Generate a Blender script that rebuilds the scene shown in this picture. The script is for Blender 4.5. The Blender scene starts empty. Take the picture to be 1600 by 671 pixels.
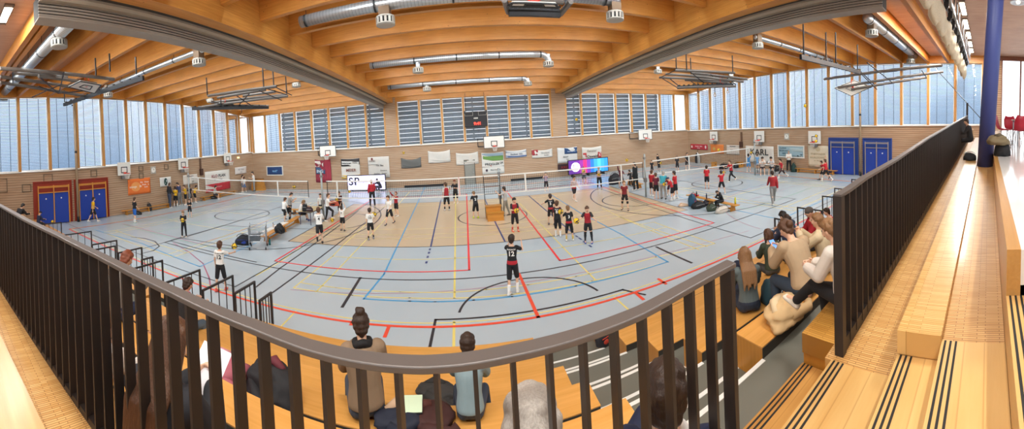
import bpy, bmesh, math, random
import numpy as np
from mathutils import Vector, Matrix, noise
from mathutils.bvhtree import BVHTree
R_ = random.Random(7)
PI = math.pi
sc = bpy.context.scene
COL = sc.collection
# ------------------------------------------------------------------ camera (cylindrical phone panorama)
CF, CU, CV, CP, CR, CH = 520.764, 726.581, 220.341, -0.015483, 0.061699, 4.286
RX = Matrix.Rotation(CP, 3, 'X'); RY = Matrix.Rotation(CR, 3, 'Y')
RC = RX @ RY
EYE = Vector((0, 0, CH))
def ray(px, py):
    th = (px - CU) / CF
    return RC @ Vector((math.sin(th), math.cos(th), (CV - py) / CF))
def atz(px, py, z=0.0):
    d = ray(px, py); return EYE + d * ((z - CH) / d.z)
def aty(px, py, y):
    d = ray(px, py); return EYE + d * (y / d.y)
def atn(px, py, nx, ny, c):
    d = ray(px, py); return EYE + d * (c / (nx * d.x + ny * d.y))
def atzc(px, py, z, rmax=21.5):
    p = atz(px, py, z); return p if 0 < math.hypot(p.x, p.y) < rmax and (p.y > 0 or p.x * 1 > 0) else atr(px, py, rmax)
def atr(px, py, r):
    d = ray(px, py); return EYE + d * (r / math.hypot(d.x, d.y))
cam = bpy.data.cameras.new('camera'); cam.type = 'PANO'
cam.panorama_type = 'CENTRAL_CYLINDRICAL'
cam.central_cylindrical_radius = 1.0
cam.central_cylindrical_range_u_min = (0 - CU) / CF
cam.central_cylindrical_range_u_max = (1600 - CU) / CF
cam.central_cylindrical_range_v_min = (CV - 671) / CF
cam.central_cylindrical_range_v_max = CV / CF
cam.clip_start = 0.02; cam.clip_end = 400
co = bpy.data.objects.new('camera', cam); COL.objects.link(co); sc.camera = co
m3 = Matrix((RC @ Vector((1, 0, 0)), RC @ Vector((0, 0, 1)), -(RC @ Vector((0, 1, 0))))).transposed()
co.matrix_world = Matrix.Translation(EYE) @ m3.to_4x4()

# ------------------------------------------------------------------ materials
MAT = {}
def newmat(name):
    m = bpy.data.materials.new(name); m.use_nodes = True
    nt = m.node_tree; b = nt.nodes['Principled BSDF']; MAT[name] = m
    return m, nt, b
def lin(c):
    if isinstance(c, str):
        c = [int(c[i:i+2], 16) / 255 for i in (0, 2, 4)]
    return tuple(((x / 12.92) if x <= .04045 else ((x + .055) / 1.055) ** 2.4) for x in c[:3]) + (1,)
def mat(name, c, rough=.6, metal=0, var=.08, scale=6, spec=.5, coat=0, bump=0):
    """plain surface with a little procedural unevenness"""
    if name in MAT: return MAT[name]
    m, nt, b = newmat(name); c = lin(c)
    tc = nt.nodes.new('ShaderNodeTexCoord'); n = nt.nodes.new('ShaderNodeTexNoise')
    n.inputs['Scale'].default_value = scale; n.inputs['Detail'].default_value = 4
    nt.links.new(tc.outputs['Object'], n.inputs['Vector'])
    mx = nt.nodes.new('ShaderNodeMix'); mx.data_type = 'RGBA'
    mx.inputs[6].default_value = tuple(x * (1 - var) for x in c[:3]) + (1,)
    mx.inputs[7].default_value = tuple(min(1, x * (1 + var)) for x in c[:3]) + (1,)
    nt.links.new(n.outputs['Fac'], mx.inputs[0]); nt.links.new(mx.outputs[2], b.inputs['Base Color'])
    b.inputs['Roughness'].default_value = rough; b.inputs['Metallic'].default_value = metal
    b.inputs['Specular IOR Level'].default_value = spec; b.inputs['Coat Weight'].default_value = coat
    if bump:
        bp = nt.nodes.new('ShaderNodeBump'); bp.inputs['Strength'].default_value = bump; bp.inputs['Distance'].default_value = .01
        nt.links.new(n.outputs['Fac'], bp.inputs['Height']); nt.links.new(bp.outputs[0], b.inputs['Normal'])
    return m
def emit(name, c, s):
    if name in MAT: return MAT[name]
    m, nt, b = newmat(name)
    b.inputs['Base Color'].default_value = lin(c); b.inputs['Emission Color'].default_value = lin(c)
    b.inputs['Emission Strength'].default_value = s; b.inputs['Roughness'].default_value = .4
    return m
def N(nt, t, **kw):
    n = nt.nodes.new(t)
    for k, v in kw.items():
        if k.startswith('i_'):
            key = k[2:]; n.inputs[int(key) if key.isdigit() else key.replace('_', ' ')].default_value = v
        else: setattr(n, k, v)
    return n
def ramp(nt, stops):
    r = nt.nodes.new('ShaderNodeValToRGB'); e = r.color_ramp.elements
    while len(e) < len(stops): e.new(.5)
    for el, (p, c) in zip(e, stops): el.position = p; el.color = c if len(c) == 4 else lin(c)
    return r
def wood(name, c1, c2, axis='X', rough=.45, knots=True, lam=0.0, lamaxis='Z', stretch=14, coat=0, freq=1.0):
    """timber: long grain along AXIS, optional knots, optional glue lines every LAM metres"""
    if name in MAT: return MAT[name]
    m, nt, b = newmat(name); L = nt.links
    tc = N(nt, 'ShaderNodeTexCoord'); mp = N(nt, 'ShaderNodeMapping')
    s = [stretch * freq] * 3; s['XYZ'.index(axis)] = .55 * freq
    mp.inputs['Scale'].default_value = s
    L.new(tc.outputs['Object'], mp.inputs['Vector'])
    n1 = N(nt, 'ShaderNodeTexNoise', i_Scale=1.6, i_Detail=6.0, i_Roughness=.6, i_Distortion=.6)
    L.new(mp.outputs[0], n1.inputs['Vector'])
    r = ramp(nt, [(.3, c2), (.72, c1)]); L.new(n1.outputs['Fac'], r.inputs[0])
    out = r.outputs[0]
    n2 = N(nt, 'ShaderNodeTexNoise', i_Scale=.9, i_Detail=2.0)
    L.new(tc.outputs['Object'], n2.inputs['Vector'])
    mx = N(nt, 'ShaderNodeMix', data_type='RGBA', blend_type='MULTIPLY'); mx.inputs[0].default_value = .5
    r2 = ramp(nt, [(.3, (.72, .72, .72, 1)), (.7, (1, 1, 1, 1))]); L.new(n2.outputs['Fac'], r2.inputs[0])
    L.new(out, mx.inputs[6]); L.new(r2.outputs[0], mx.inputs[7]); out = mx.outputs[2]
    if knots:
        mk = N(nt, 'ShaderNodeMapping'); k = [3.2, 3.2, 3.2]; k['XYZ'.index(axis)] = 1.5; mk.inputs['Scale'].default_value = k
        L.new(tc.outputs['Object'], mk.inputs['Vector'])
        v = N(nt, 'ShaderNodeTexVoronoi', i_Scale=1.7); L.new(mk.outputs[0], v.inputs['Vector'])
        r3 = ramp(nt, [(.035, (.16, .07, .03, 1)), (.09, (1, 1, 1, 1))]); L.new(v.outputs['Distance'], r3.inputs[0])
        m2 = N(nt, 'ShaderNodeMix', data_type='RGBA', blend_type='MULTIPLY'); m2.inputs[0].default_value = .75
        L.new(out, m2.inputs[6]); L.new(r3.outputs[0], m2.inputs[7]); out = m2.outputs[2]
    if lam:
        sx = N(nt, 'ShaderNodeSeparateXYZ'); L.new(tc.outputs['Object'], sx.inputs[0])
        d = N(nt, 'ShaderNodeMath', operation='DIVIDE'); d.inputs[1].default_value = lam; L.new(sx.outputs['XYZ'.index(lamaxis)], d.inputs[0])
        f = N(nt, 'ShaderNodeMath', operation='FRACT'); L.new(d.outputs[0], f.inputs[0])
        r4 = ramp(nt, [(.03, (.72, .66, .6, 1)), (.09, (1, 1, 1, 1))]); L.new(f.outputs[0], r4.inputs[0])
        m3_ = N(nt, 'ShaderNodeMix', data_type='RGBA', blend_type='MULTIPLY'); m3_.inputs[0].default_value = .8
        L.new(out, m3_.inputs[6]); L.new(r4.outputs[0], m3_.inputs[7]); out = m3_.outputs[2]
    L.new(out, b.inputs['Base Color']); b.inputs['Roughness'].default_value = rough
    b.inputs['Coat Weight'].default_value = coat; b.inputs['Coat Roughness'].default_value = .2
    return m
def parquet(name, cA, cB, cGap, w=.028, l=.34, rough=.35, along='X', coat=.2):
    """small strips laid side by side, each strip its own tone, strip length ALONG x, rows across y"""
    m, nt, b = newmat(name); L = nt.links
    tc = N(nt, 'ShaderNodeTexCoord'); mp = N(nt, 'ShaderNodeMapping'); L.new(tc.outputs['Object'], mp.inputs['Vector'])
    if along == 'Y': mp.inputs['Rotation'].default_value = (0, 0, PI / 2)
    br = N(nt, 'ShaderNodeTexBrick'); L.new(mp.outputs[0], br.inputs['Vector'])
    br.inputs['Color1'].default_value = lin(cA); br.inputs['Color2'].default_value = lin(cB); br.inputs['Mortar'].default_value = lin(cGap)
    br.inputs['Scale'].default_value = 1; br.inputs['Brick Width'].default_value = l; br.inputs['Row Height'].default_value = w
    br.inputs['Mortar Size'].default_value = .0022; br.inputs['Bias'].default_value = 0; br.offset = .37; br.offset_frequency = 2
    n = N(nt, 'ShaderNodeTexNoise', i_Scale=3.0, i_Detail=3.0); L.new(tc.outputs['Object'], n.inputs['Vector'])
    r = ramp(nt, [(.3, (.8, .78, .74, 1)), (.7, (1, 1, 1, 1))]); L.new(n.outputs['Fac'], r.inputs[0])
    mx = N(nt, 'ShaderNodeMix', data_type='RGBA', blend_type='MULTIPLY'); mx.inputs[0].default_value = .6
    L.new(br.outputs['Color'], mx.inputs[6]); L.new(r.outputs[0], mx.inputs[7]); L.new(mx.outputs[2], b.inputs['Base Color'])
    b.inputs['Roughness'].default_value = rough; b.inputs['Coat Weight'].default_value = coat; b.inputs['Coat Roughness'].default_value = .15
    return m

# ------------------------------------------------------------------ mesh builder
class MB:
    def __init__(s): s.v = []; s.f = []; s.mi = []; s.m = 0; s.cuts = []
    def add(s, vs, fs):
        o = len(s.v); s.cuts.append((o, len(s.f))); s.v += [tuple(v) for v in vs]; s.f += [tuple(i + o for i in f) for f in fs]; s.mi += [s.m] * len(fs); return s
    BF = ((0, 3, 2, 1), (4, 5, 6, 7), (0, 1, 5, 4), (1, 2, 6, 5), (2, 3, 7, 6), (3, 0, 4, 7))
    def hexa(s, p): return s.add(p, s.BF)
    def box(s, x0, x1, y0, y1, z0, z1):
        return s.hexa([(x0, y0, z0), (x1, y0, z0), (x1, y1, z0), (x0, y1, z0), (x0, y0, z1), (x1, y0, z1), (x1, y1, z1), (x0, y1, z1)])
    def obox(s, c, sx, sy, sz, M=None):
        M = M or Matrix.Identity(3); c = Vector(c)
        pts = [(a * sx / 2, b * sy / 2, d * sz / 2) for d in (-1, 1) for a, b in ((-1, -1), (1, -1), (1, 1), (-1, 1))]
        return s.hexa([c + M @ Vector(p) for p in pts])
    def bar(s, a, b, w, h, up=(0, 0, 1)):
        """rectangular bar from a to b, width w across, height h along up"""
        a = Vector(a); b = Vector(b); d = (b - a).normalized(); up = Vector(up)
        if abs(d.dot(up)) > .98: up = Vector((0, 1, 0))
        x = d.cross(up).normalized(); u = x.cross(d).normalized()
        o = [(-1, -1), (1, -1), (1, 1), (-1, 1)]
        P = [a + x * (i * w / 2) + u * (j * h / 2) for i, j in o] + [b + x * (i * w / 2) + u * (j * h / 2) for i, j in o]
        return s.hexa(P)
    def tube(s, pts, r, n=8, closed=False, caps=True):
        pts = [Vector(p) for p in pts]; k = len(pts); rs = r if isinstance(r, (list, tuple)) else [r] * k
        rings = []; ref = None
        for i, p in enumerate(pts):
            a = pts[(i - 1) % k] if (i or closed) else p; c = pts[(i + 1) % k] if (i < k - 1 or closed) else p
            d = (c - a)
            d = d.normalized() if d.length > 1e-9 else Vector((0, 0, 1))
            if ref is None:
                ref = Vector((0, 0, 1)) if abs(d.z) < .9 else Vector((1, 0, 0))
            x = d.cross(ref)
            if x.length < 1e-4: x = d.orthogonal()
            x.normalize(); y = d.cross(x).normalized(); ref = -(d.cross(y)) if False else x.cross(d)
            rings.append([p + (x * math.cos(2 * PI * j / n) + y * math.sin(2 * PI * j / n)) * rs[i] for j in range(n)])
        vs = [v for g in rings for v in g]; fs = []
        for i in range(k if closed else k - 1):
            for j in range(n):
                a = i * n + j; b = i * n + (j + 1) % n; i2 = ((i + 1) % k) * n
                fs.append((a, b, i2 + (j + 1) % n, i2 + j))
        if caps and not closed:
            fs.append(tuple(range(n - 1, -1, -1))); fs.append(tuple((k - 1) * n + j for j in range(n)))
        return s.add(vs, fs)
    def lathe(s, prof, c=(0, 0, 0), n=16, axis='Z', M=None):
        """prof: list of (radius, height)"""
        c = Vector(c); vs = []; fs = []
        for r, h in prof:
            for j in range(n):
                a = 2 * PI * j / n; p = Vector((r * math.cos(a), r * math.sin(a), h))
                if axis == 'X': p = Vector((p.z, p.x, p.y))
                if axis == 'Y': p = Vector((p.y, p.z, p.x))
                if M: p = M @ p
                vs.append(c + p)
        k = len(prof)
        for i in range(k - 1):
            for j in range(n): fs.append((i * n + j, i * n + (j + 1) % n, (i + 1) * n + (j + 1) % n, (i + 1) * n + j))
        if prof[0][0] > 1e-5: fs.append(tuple(range(n - 1, -1, -1)))
        if prof[-1][0] > 1e-5: fs.append(tuple((k - 1) * n + j for j in range(n)))
        return s.add(vs, fs)
    def ball(s, c, r, n=12, m=8, sc_=(1, 1, 1), M=None):
        c = Vector(c); vs = [c + (M @ Vector((0, 0, -r * sc_[2])) if M else Vector((0, 0, -r * sc_[2])))]; fs = []
        for i in range(1, m):
            t = -PI / 2 + PI * i / m
            for j in range(n):
                a = 2 * PI * j / n
                p = Vector((r * sc_[0] * math.cos(t) * math.cos(a), r * sc_[1] * math.cos(t) * math.sin(a), r * sc_[2] * math.sin(t)))
                vs.append(c + (M @ p if M else p))
        p = Vector((0, 0, r * sc_[2])); vs.append(c + (M @ p if M else p))
        for j in range(n): fs.append((0, 1 + (j + 1) % n, 1 + j))
        for i in range(m - 2):
            for j in range(n):
                a = 1 + i * n + j; b = 1 + i * n + (j + 1) % n
                fs.append((a, b, b + n, a + n))
        t = len(vs) - 1
        for j in range(n): fs.append((t, t - n + j, t - n + (j + 1) % n))
        return s.add(vs, fs)
    def cap(s, a, b, ra, rb, n=10):
        """tapered capsule"""
        a = Vector(a); b = Vector(b); d = b - a
        if d.length < 1e-6: return s.ball(a, ra, n, 6)
        d.normalize(); x = d.orthogonal().normalized(); y = d.cross(x)
        rows = []
        for i in range(0, 4): t = -PI / 2 + PI / 2 * i / 3; rows.append((a + d * (ra * math.sin(t)), max(ra * math.cos(t), 1e-4)))
        for i in range(0, 4): t = PI / 2 * i / 3; rows.append((b + d * (rb * math.sin(t)), max(rb * math.cos(t), 1e-4)))
        vs = [p + (x * math.cos(2 * PI * j / n) + y * math.sin(2 * PI * j / n)) * r for p, r in rows for j in range(n)]
        fs = [(i * n + j, i * n + (j + 1) % n, (i + 1) * n + (j + 1) % n, (i + 1) * n + j) for i in range(7) for j in range(n)]
        fs += [tuple(range(n - 1, -1, -1)), tuple(7 * n + j for j in range(n))]
        return s.add(vs, fs)
    def loft(s, rings, caps=True):
        n = len(rings[0]); vs = [v for r in rings for v in r]
        fs = [(i * n + j, i * n + (j + 1) % n, (i + 1) * n + (j + 1) % n, (i + 1) * n + j) for i in range(len(rings) - 1) for j in range(n)]
        if caps: fs += [tuple(range(n - 1, -1, -1)), tuple((len(rings) - 1) * n + j for j in range(n))]
        return s.add(vs, fs)
    def mesh(s, name, smooth=False):
        me = bpy.data.meshes.new(name); me.from_pydata(s.v, [], s.f)
        if any(s.mi): me.polygons.foreach_set('material_index', s.mi)
        if smooth: me.polygons.foreach_set('use_smooth', [True] * len(me.polygons))
        me.update(); return me
    def build(s, name, m, parent=None, smooth=False, bevel=0, auto=False):
        me = s.mesh(name, smooth or auto)
        return place(name, me, m, parent, bevel)
def place(name, me, m, parent=None, bevel=0):
    for x in (m if isinstance(m, (list, tuple)) else [m]): me.materials.append(x)
    o = bpy.data.objects.new(name, me); COL.objects.link(o)
    if parent:
        o.parent = parent
        o.matrix_parent_inverse = parent.matrix_basis.inverted()
    if bevel:
        b = o.modifiers.new('bevel', 'BEVEL'); b.width = bevel; b.segments = 2; b.limit_method = 'ANGLE'
    return o
def tag(o, label=None, cat=None, group=None, kind=None):
    for k, v in (('label', label), ('category', cat), ('group', group), ('kind', kind)):
        if v: o[k] = v
    return o
def thing(name, label, cat, loc=(0, 0, 0), rz=0, group=None, scale=1):
    o = bpy.data.objects.new(name, None); COL.objects.link(o)
    o.location = loc; o.rotation_euler = (0, 0, rz); o.scale = (scale,) * 3; o.empty_display_size = .1
    return tag(o, label, cat, group)
def local(o):
    """children of O built in O's own coordinates: parent without inverse"""
    return o
WHOLE = ('netting', 'wire_mesh', 'vent_grille', 'net', 'box_section')
def pieces(mb):
    """the shapes of a builder grouped into runs that touch or nearly touch"""
    k = len(mb.cuts)
    if not 1 < k <= 160: return [mb]
    ends = mb.cuts[1:] + [(len(mb.v), len(mb.f))]; V = np.array([tuple(v) for v in mb.v]); lo = []; hi = []
    for (a, _), (b, _) in zip(mb.cuts, ends): lo.append(V[a:b].min(0)); hi.append(V[a:b].max(0))
    lo = np.array(lo); hi = np.array(hi); size = (hi - lo).max(1)
    gap = np.maximum(0, np.maximum(lo[:, None] - hi[None], lo[None] - hi[:, None])); near = np.sqrt((gap ** 2).sum(2)) <= np.maximum(.018, .48 * np.maximum(size[:, None], size[None]))
    lab = list(range(k))
    for i in range(k):
        for j in range(i):
            if near[i, j] and lab[i] != lab[j]:
                a, b = lab[i], lab[j]; lab = [b if x == a else x for x in lab]
    if len(set(lab)) == 1: return [mb]
    out = []
    for g in dict.fromkeys(lab):
        m = MB()
        for i in range(k):
            if lab[i] == g:
                (a, f0), (b, f1) = mb.cuts[i], ends[i]; m.add(mb.v[a:b], [tuple(x - a for x in f) for f in mb.f[f0:f1]])
        out.append(m)
    return out
def part(mb, name, m, parent, smooth=False, bevel=0, label=None):
    first = None
    for q in (pieces(mb) if name not in WHOLE else [mb]):
        me = q.mesh(name, smooth)
        for x in (m if isinstance(m, (list, tuple)) else [m]): me.materials.append(x)
        o = bpy.data.objects.new(name, me); COL.objects.link(o); o.parent = parent
        if bevel:
            b = o.modifiers.new('bevel', 'BEVEL'); b.width = bevel; b.segments = 2; b.limit_method = 'ANGLE'
        if label: o['label'] = label
        first = first or o
    return first
def struct(mb, name, m, parent=None, smooth=False, bevel=0):
    o = mb.build(name, m, parent, smooth, bevel); o['kind'] = 'structure'; return o
def copy_tree(o, parent=None):
    c = o.copy(); COL.objects.link(c)
    if parent: c.parent = parent
    for ch in list(o.children): copy_tree(ch, c)
    return c
def text_mesh(s, size, extrude=.002, align='CENTER', bold=0):
    cu = bpy.data.curves.new('lettering', 'FONT'); cu.body = s; cu.size = size; cu.extrude = extrude; cu.align_x = align; cu.align_y = 'CENTER'
    cu.offset = bold * size; cu.resolution_u = 3
    o = bpy.data.objects.new('lettering', cu); COL.objects.link(o)
    dg = bpy.context.evaluated_depsgraph_get(); dg.update()
    me = bpy.data.meshes.new_from_object(o.evaluated_get(dg)); me.materials.clear()
    bpy.data.objects.remove(o); bpy.data.curves.remove(cu); return me
def interp(x, pts):
    if x <= pts[0][0]: return pts[0][1]
    for (a, va), (b, vb) in zip(pts, pts[1:]):
        if x <= b: return va + (vb - va) * (x - a) / (b - a)
    return pts[-1][1]
LAMP_W, GAL_W, EXPO = 32, 125, 0.17
# ------------------------------------------------------------------ hall: measured in metres, camera above the origin
KL, KR, KF = 0.0146, 0.0204, -0.0146
WL, WR, WD = -21.009, 23.964, 29.2
CX, CY = 1.08, 17.2                      # middle of the playing field
class Wall:
    """a vertical wall plane: u runs along it, d is the distance into the hall"""
    def __init__(s, o, u, n): s.o = Vector(o); s.u = Vector(u).normalized(); s.n = Vector(n).normalized()
    def p(s, u, z, d=0): v = s.o + s.u * u + s.n * d; return Vector((v.x, v.y, z))
    def hit(s, px, py, d=0):
        """(u, z) of the wall point seen at a pixel"""
        r = ray(px, py); t = ((s.o + s.n * d - EYE).xy.dot(s.n.xy)) / r.xy.dot(s.n.xy)
        q = EYE + r * t; return (q - s.o - s.n * d).xy.dot(s.u.xy), q.z
    def box(s, mb, u0, u1, z0, z1, d0, d1):
        za0, za1 = z0 if isinstance(z0, tuple) else (z0, z0); zb0, zb1 = z1 if isinstance(z1, tuple) else (z1, z1)
        P = [s.p(u0, za0, d0), s.p(u1, za1, d0), s.p(u1, za1, d1), s.p(u0, za0, d1), s.p(u0, zb0, d0), s.p(u1, zb1, d0), s.p(u1, zb1, d1), s.p(u0, zb0, d1)]
        return mb.hexa(P)
    def M(s):
        """matrix: x along the wall (as seen from the hall), y up, z into the hall"""
        x = s.n.cross(Vector((0, 0, 1))) * -1
        return Matrix((x, Vector((0, 0, 1)), s.n)).transposed()
LW = Wall((WL, 0, 0), (-KL, 1, 0), (1, KL, 0))        # u ~ y
RW = Wall((WR, 0, 0), (-KR, 1, 0), (-1, -KR, 0))
FW = Wall((0, WD, 0), (1, -KF, 0), (KF * -1, -1, 0))  # u ~ x
FW.n = Vector((-KF, -1, 0)).normalized(); RW.n = Vector((-1, -KR, 0)).normalized()
def zs(w, u):
    if w is LW: return 3.42 + .0196 * (u - 5.2)
    if w is RW: return 3.83 - .0138 * (u - 4.4)
    return 3.68 - .0045 * u
TOPP = [(0, 8.3), (4.5, 8.36), (9, 8.5), (14, 8.54), (19, 8.46), (24, 8.12), (27, 7.85), (29.6, 7.62)]
def zt(w, u):
    return interp(u, TOPP) if w is not FW else 7.68 - .0045 * u
def zjoist(y): return interp(y, TOPP) + (.04 if y < 26 else 0)
DECK = 1.12

wall_mat, nt, b = newmat('wall_slats'); L = nt.links
tc = N(nt, 'ShaderNodeTexCoord'); sx = N(nt, 'ShaderNodeSeparateXYZ'); L.new(tc.outputs['Object'], sx.inputs[0])
d = N(nt, 'ShaderNodeMath', operation='DIVIDE', i_1=.155); L.new(sx.outputs[2], d.inputs[0])
f = N(nt, 'ShaderNodeMath', operation='FRACT'); L.new(d.outputs[0], f.inputs[0])
r = ramp(nt, [(.0, '7d6450'), (.1, '8d735d'), (.18, 'c5a78a'), (.92, 'bd9e80'), (1, '856b55')]); L.new(f.outputs[0], r.inputs[0])
mp = N(nt, 'ShaderNodeMapping'); mp.inputs['Scale'].default_value = (.35, .35, 9); L.new(tc.outputs['Object'], mp.inputs['Vector'])
n = N(nt, 'ShaderNodeTexNoise', i_Scale=2.2, i_Detail=5.0); L.new(mp.outputs[0], n.inputs['Vector'])
r2 = ramp(nt, [(.3, 'e2cdb9'), (.62, 'ffffff')]); L.new(n.outputs['Fac'], r2.inputs[0])
mx = N(nt, 'ShaderNodeMix', data_type='RGBA', blend_type='MULTIPLY'); mx.inputs[0].default_value = .8
L.new(r.outputs[0], mx.inputs[6]); L.new(r2.outputs[0], mx.inputs[7]); L.new(mx.outputs[2], b.inputs['Base Color'])
b.inputs['Roughness'].default_value = .65
GLU_X = wood('glulam_joist', 'e39f4c', 'cd8436', 'X', .42, True, .04 * 1.0, 'Z', 10)
GLU_Y = wood('glulam_girder', 'e2a04e', 'cc863a', 'Y', .42, True, .08, 'Z', 10)
GLU_Z = wood('glulam_post', 'dca25c', 'c48642', 'Z', .45, False)
DECKM = wood('deck_boards', 'd8b494', 'c49c7c', 'X', .6, False, .12, 'Y', 8)
PANELM = wood('ceiling_panel', 'cba893', 'b8927b', 'Y', .6, False, .02, 'X', 6)
WHITE = mat('white_paint', 'e8e4dc', .5, var=.03)
SILL = mat('sill_white', 'efeae0', .5, var=.03)

glass, nt, b = newmat('window_glass'); nt.nodes.remove(b); L = nt.links
tr = N(nt, 'ShaderNodeBsdfTransparent'); tr.inputs[0].default_value = (.96, .98, 1, 1); gl = N(nt, 'ShaderNodeBsdfGlossy'); gl.inputs['Roughness'].default_value = .02
fr = N(nt, 'ShaderNodeFresnel', i_IOR=1.3); ms = N(nt, 'ShaderNodeMixShader'); L.new(fr.outputs[0], ms.inputs[0]); L.new(tr.outputs[0], ms.inputs[1]); L.new(gl.outputs[0], ms.inputs[2])
L.new(ms.outputs[0], nt.nodes['Material Output'].inputs[0])
# floor ------------------------------------------------------------
fm, nt, b = newmat('sports_floor'); L = nt.links
tc = N(nt, 'ShaderNodeTexCoord'); n = N(nt, 'ShaderNodeTexNoise', i_Scale=.5, i_Detail=5.0); L.new(tc.outputs['Object'], n.inputs['Vector'])
r = ramp(nt, [(.2, 'b3bfc6'), (.8, 'bac5ca')]); L.new(n.outputs['Fac'], r.inputs[0]); L.new(r.outputs[0], b.inputs['Base Color'])
n2 = N(nt, 'ShaderNodeTexNoise', i_Scale=1.3, i_Detail=6.0); L.new(tc.outputs['Object'], n2.inputs['Vector'])
r2 = ramp(nt, [(.2, (.22, .22, .22, 1)), (.8, (.27, .27, .27, 1))]); L.new(n2.outputs['Fac'], r2.inputs[0]); L.new(r2.outputs[0], b.inputs['Roughness'])
b.inputs['Specular IOR Level'].default_value = .55
mb = MB(); mb.hexa([(WL - .4, -9, -.2), (WR + .4, -9, -.2), (WR - .2, 30.2, -.2), (WL - .9, 30.2, -.2), (WL - .4, -9, 0), (WR + .4, -9, 0), (WR - .2, 30.2, 0), (WL - .9, 30.2, 0)])
floor = struct(mb, 'floor', fm)
beige = mat('sports_floor_beige', 'cdb595', .26, var=.05, scale=.6)
def flatrect(mb, x0, x1, y0, y1, z): return mb.add([(x0, y0, z), (x1, y0, z), (x1, y1, z), (x0, y1, z)], [(0, 1, 2, 3)])
mb = MB(); flatrect(mb, -7.92, 10.08, 13.0, 22.0, .0012); struct(mb, 'floor_field', beige, floor)
class Lines:
    """painted court lines of one colour"""
    def __init__(s, name, color, z, w=.06): s.mb = MB(); s.n = name; s.c = color; s.z = z; s.w = w
    def seg(s, x0, y0, x1, y1, w=None):
        w = (w or s.w) / 2; a = Vector((x0, y0)); b = Vector((x1, y1)); d = (b - a).normalized(); n = Vector((-d.y, d.x)) * w; a = a - d * w; b = b + d * w
        s.mb.add([(p.x, p.y, s.z) for p in (a - n, b - n, b + n, a + n)], [(0, 1, 2, 3)]); return s
    def rect(s, x0, x1, y0, y1, w=None):
        s.seg(x0, y0, x1, y0, w); s.seg(x1, y0, x1, y1, w); s.seg(x1, y1, x0, y1, w); s.seg(x0, y1, x0, y0, w); return s
    def arc(s, cx, cy, r, a0, a1, w=None, n=48):
        w = (w or s.w) / 2; vs = []; 
        for i in range(n + 1):
            a = a0 + (a1 - a0) * i / n
            for q in (r - w, r + w): vs.append((cx + q * math.cos(a), cy + q * math.sin(a), s.z))
        s.mb.add(vs, [(2 * i, 2 * i + 1, 2 * i + 3, 2 * i + 2) for i in range(n)]); return s
    def done(s, rough=.35): return struct(s.mb, 'floor_lines', mat(s.n, s.c, rough, var=.05), floor)
# handball court, orange
o = Lines('line_orange', 'f0543c', .0050, .075)
HX0, HX1, HY0, HY1 = CX - 20, CX + 20, 7.45, 27.1
o.rect(HX0, HX1, HY0, HY1, .085)
for x in (-2.9, 4.85): o.seg(x, HY0 - .1, x, HY0 + .25, .085)
for x in (-2.0, 3.95): o.seg(x, HY0 - .42, x, HY0 - .08, .085)
o.seg(1.42, HY0, 1.38, 9.9, .085); o.done()
def pxl(L_, *P, w=None):
    """line through floor points measured in the photograph"""
    Q = [atz(a, b, 0) for a, b in P]
    for a, c in zip(Q, Q[1:]): L_.seg(a.x, a.y, c.x, c.y, w)
navy = Lines('line_navy', '3a4a7c', .0042, .07)
pxl(navy, (758, 312), (770, 340), (789, 378)); pxl(navy, (689, 313), (673, 386)); pxl(navy, (826, 306), (860, 335), (897, 366))
for a, c in (((672, 389), (671.5, 391)), ((670.5, 394.5), (670, 396.5)), ((668.5, 401), (668, 403)), ((666.5, 409.5), (666, 411.5)), ((900, 369), (902, 370.5)), ((905, 372.5), (908, 374.5)), ((912, 377.5), (914, 379)), ((921, 384), (923.5, 386))): pxl(navy, a, c, w=.08)
navy.done()
# red tape of the two small courts
rd = Lines('line_red_tape', 'f0383c', .0056, .07)
rd.rect(-7.08, -.12, 10.55, 24.4); rd.rect(2.83, 9.5, 10.45, 24.4); rd.done()
# black: basketball, centre circle, outline of the beige field
bk = Lines('line_black', '33343a', .0036, .065)
bk.rect(CX - 14, CX + 14, 9.95, 24.6, .06)
bk.arc(1.2, 17.35, 1.8, 0, 2 * PI); bk.rect(-7.92, 10.08, 13.0, 22.0, .05)
for sgn, x0 in ((1, CX - 14), (-1, CX + 14)):
    bk.seg(x0, CY - 2.9, x0 + sgn * 5.8, CY - 1.8); bk.seg(x0, CY + 2.9, x0 + sgn * 5.8, CY + 1.8); bk.seg(x0 + sgn * 5.8, CY - 1.8, x0 + sgn * 5.8, CY + 1.8)
    a = -PI / 2 if sgn > 0 else PI / 2
    bk.arc(x0 + sgn * 5.8, CY, 1.8, a, a + PI); bk.arc(x0 + sgn * 1.6, CY, 6.4, a, a + PI)
pxl(bk, (535, 480), (563, 434.5), w=.09); pxl(bk, (1026, 386.5), (1080, 411), w=.09)
bk.arc(CX + .3, 7.75, 1.8, .05 * PI, .95 * PI); bk.seg(-.95, 7.75, 3.75, 7.75); bk.seg(-.98, 6.75, -.95, 7.75); bk.seg(3.75, 7.75, 4.1, 7.2)
for s in (-15, 15):            # cross courts of the two outer thirds
    bk.rect(CX + s - 7, CX + s + 7, 8.0, 26.4, .05); bk.arc(CX + s, CY, 1.8, 0, 2 * PI);
pxl(bk, (220, 390), (280, 372), (375, 345)); pxl(bk, (267, 377), (335, 395), (400, 410)); pxl(bk, (282, 372), (400, 389)); pxl(bk, (206, 371), (225, 372.5), (242, 377.5), (249, 385), (240, 392), (220, 397))
pxl(bk, (400, 449), (437, 420), (500, 375), (560, 330)); pxl(bk, (420, 462), (480, 418), (545, 368), (600, 325))
bk.done()
bl = Lines('line_blue', '4b9fd0', .0030, .06)
pxl(bl, (147, 359), (220, 380), (312, 417), (335, 407), (400, 380))
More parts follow.
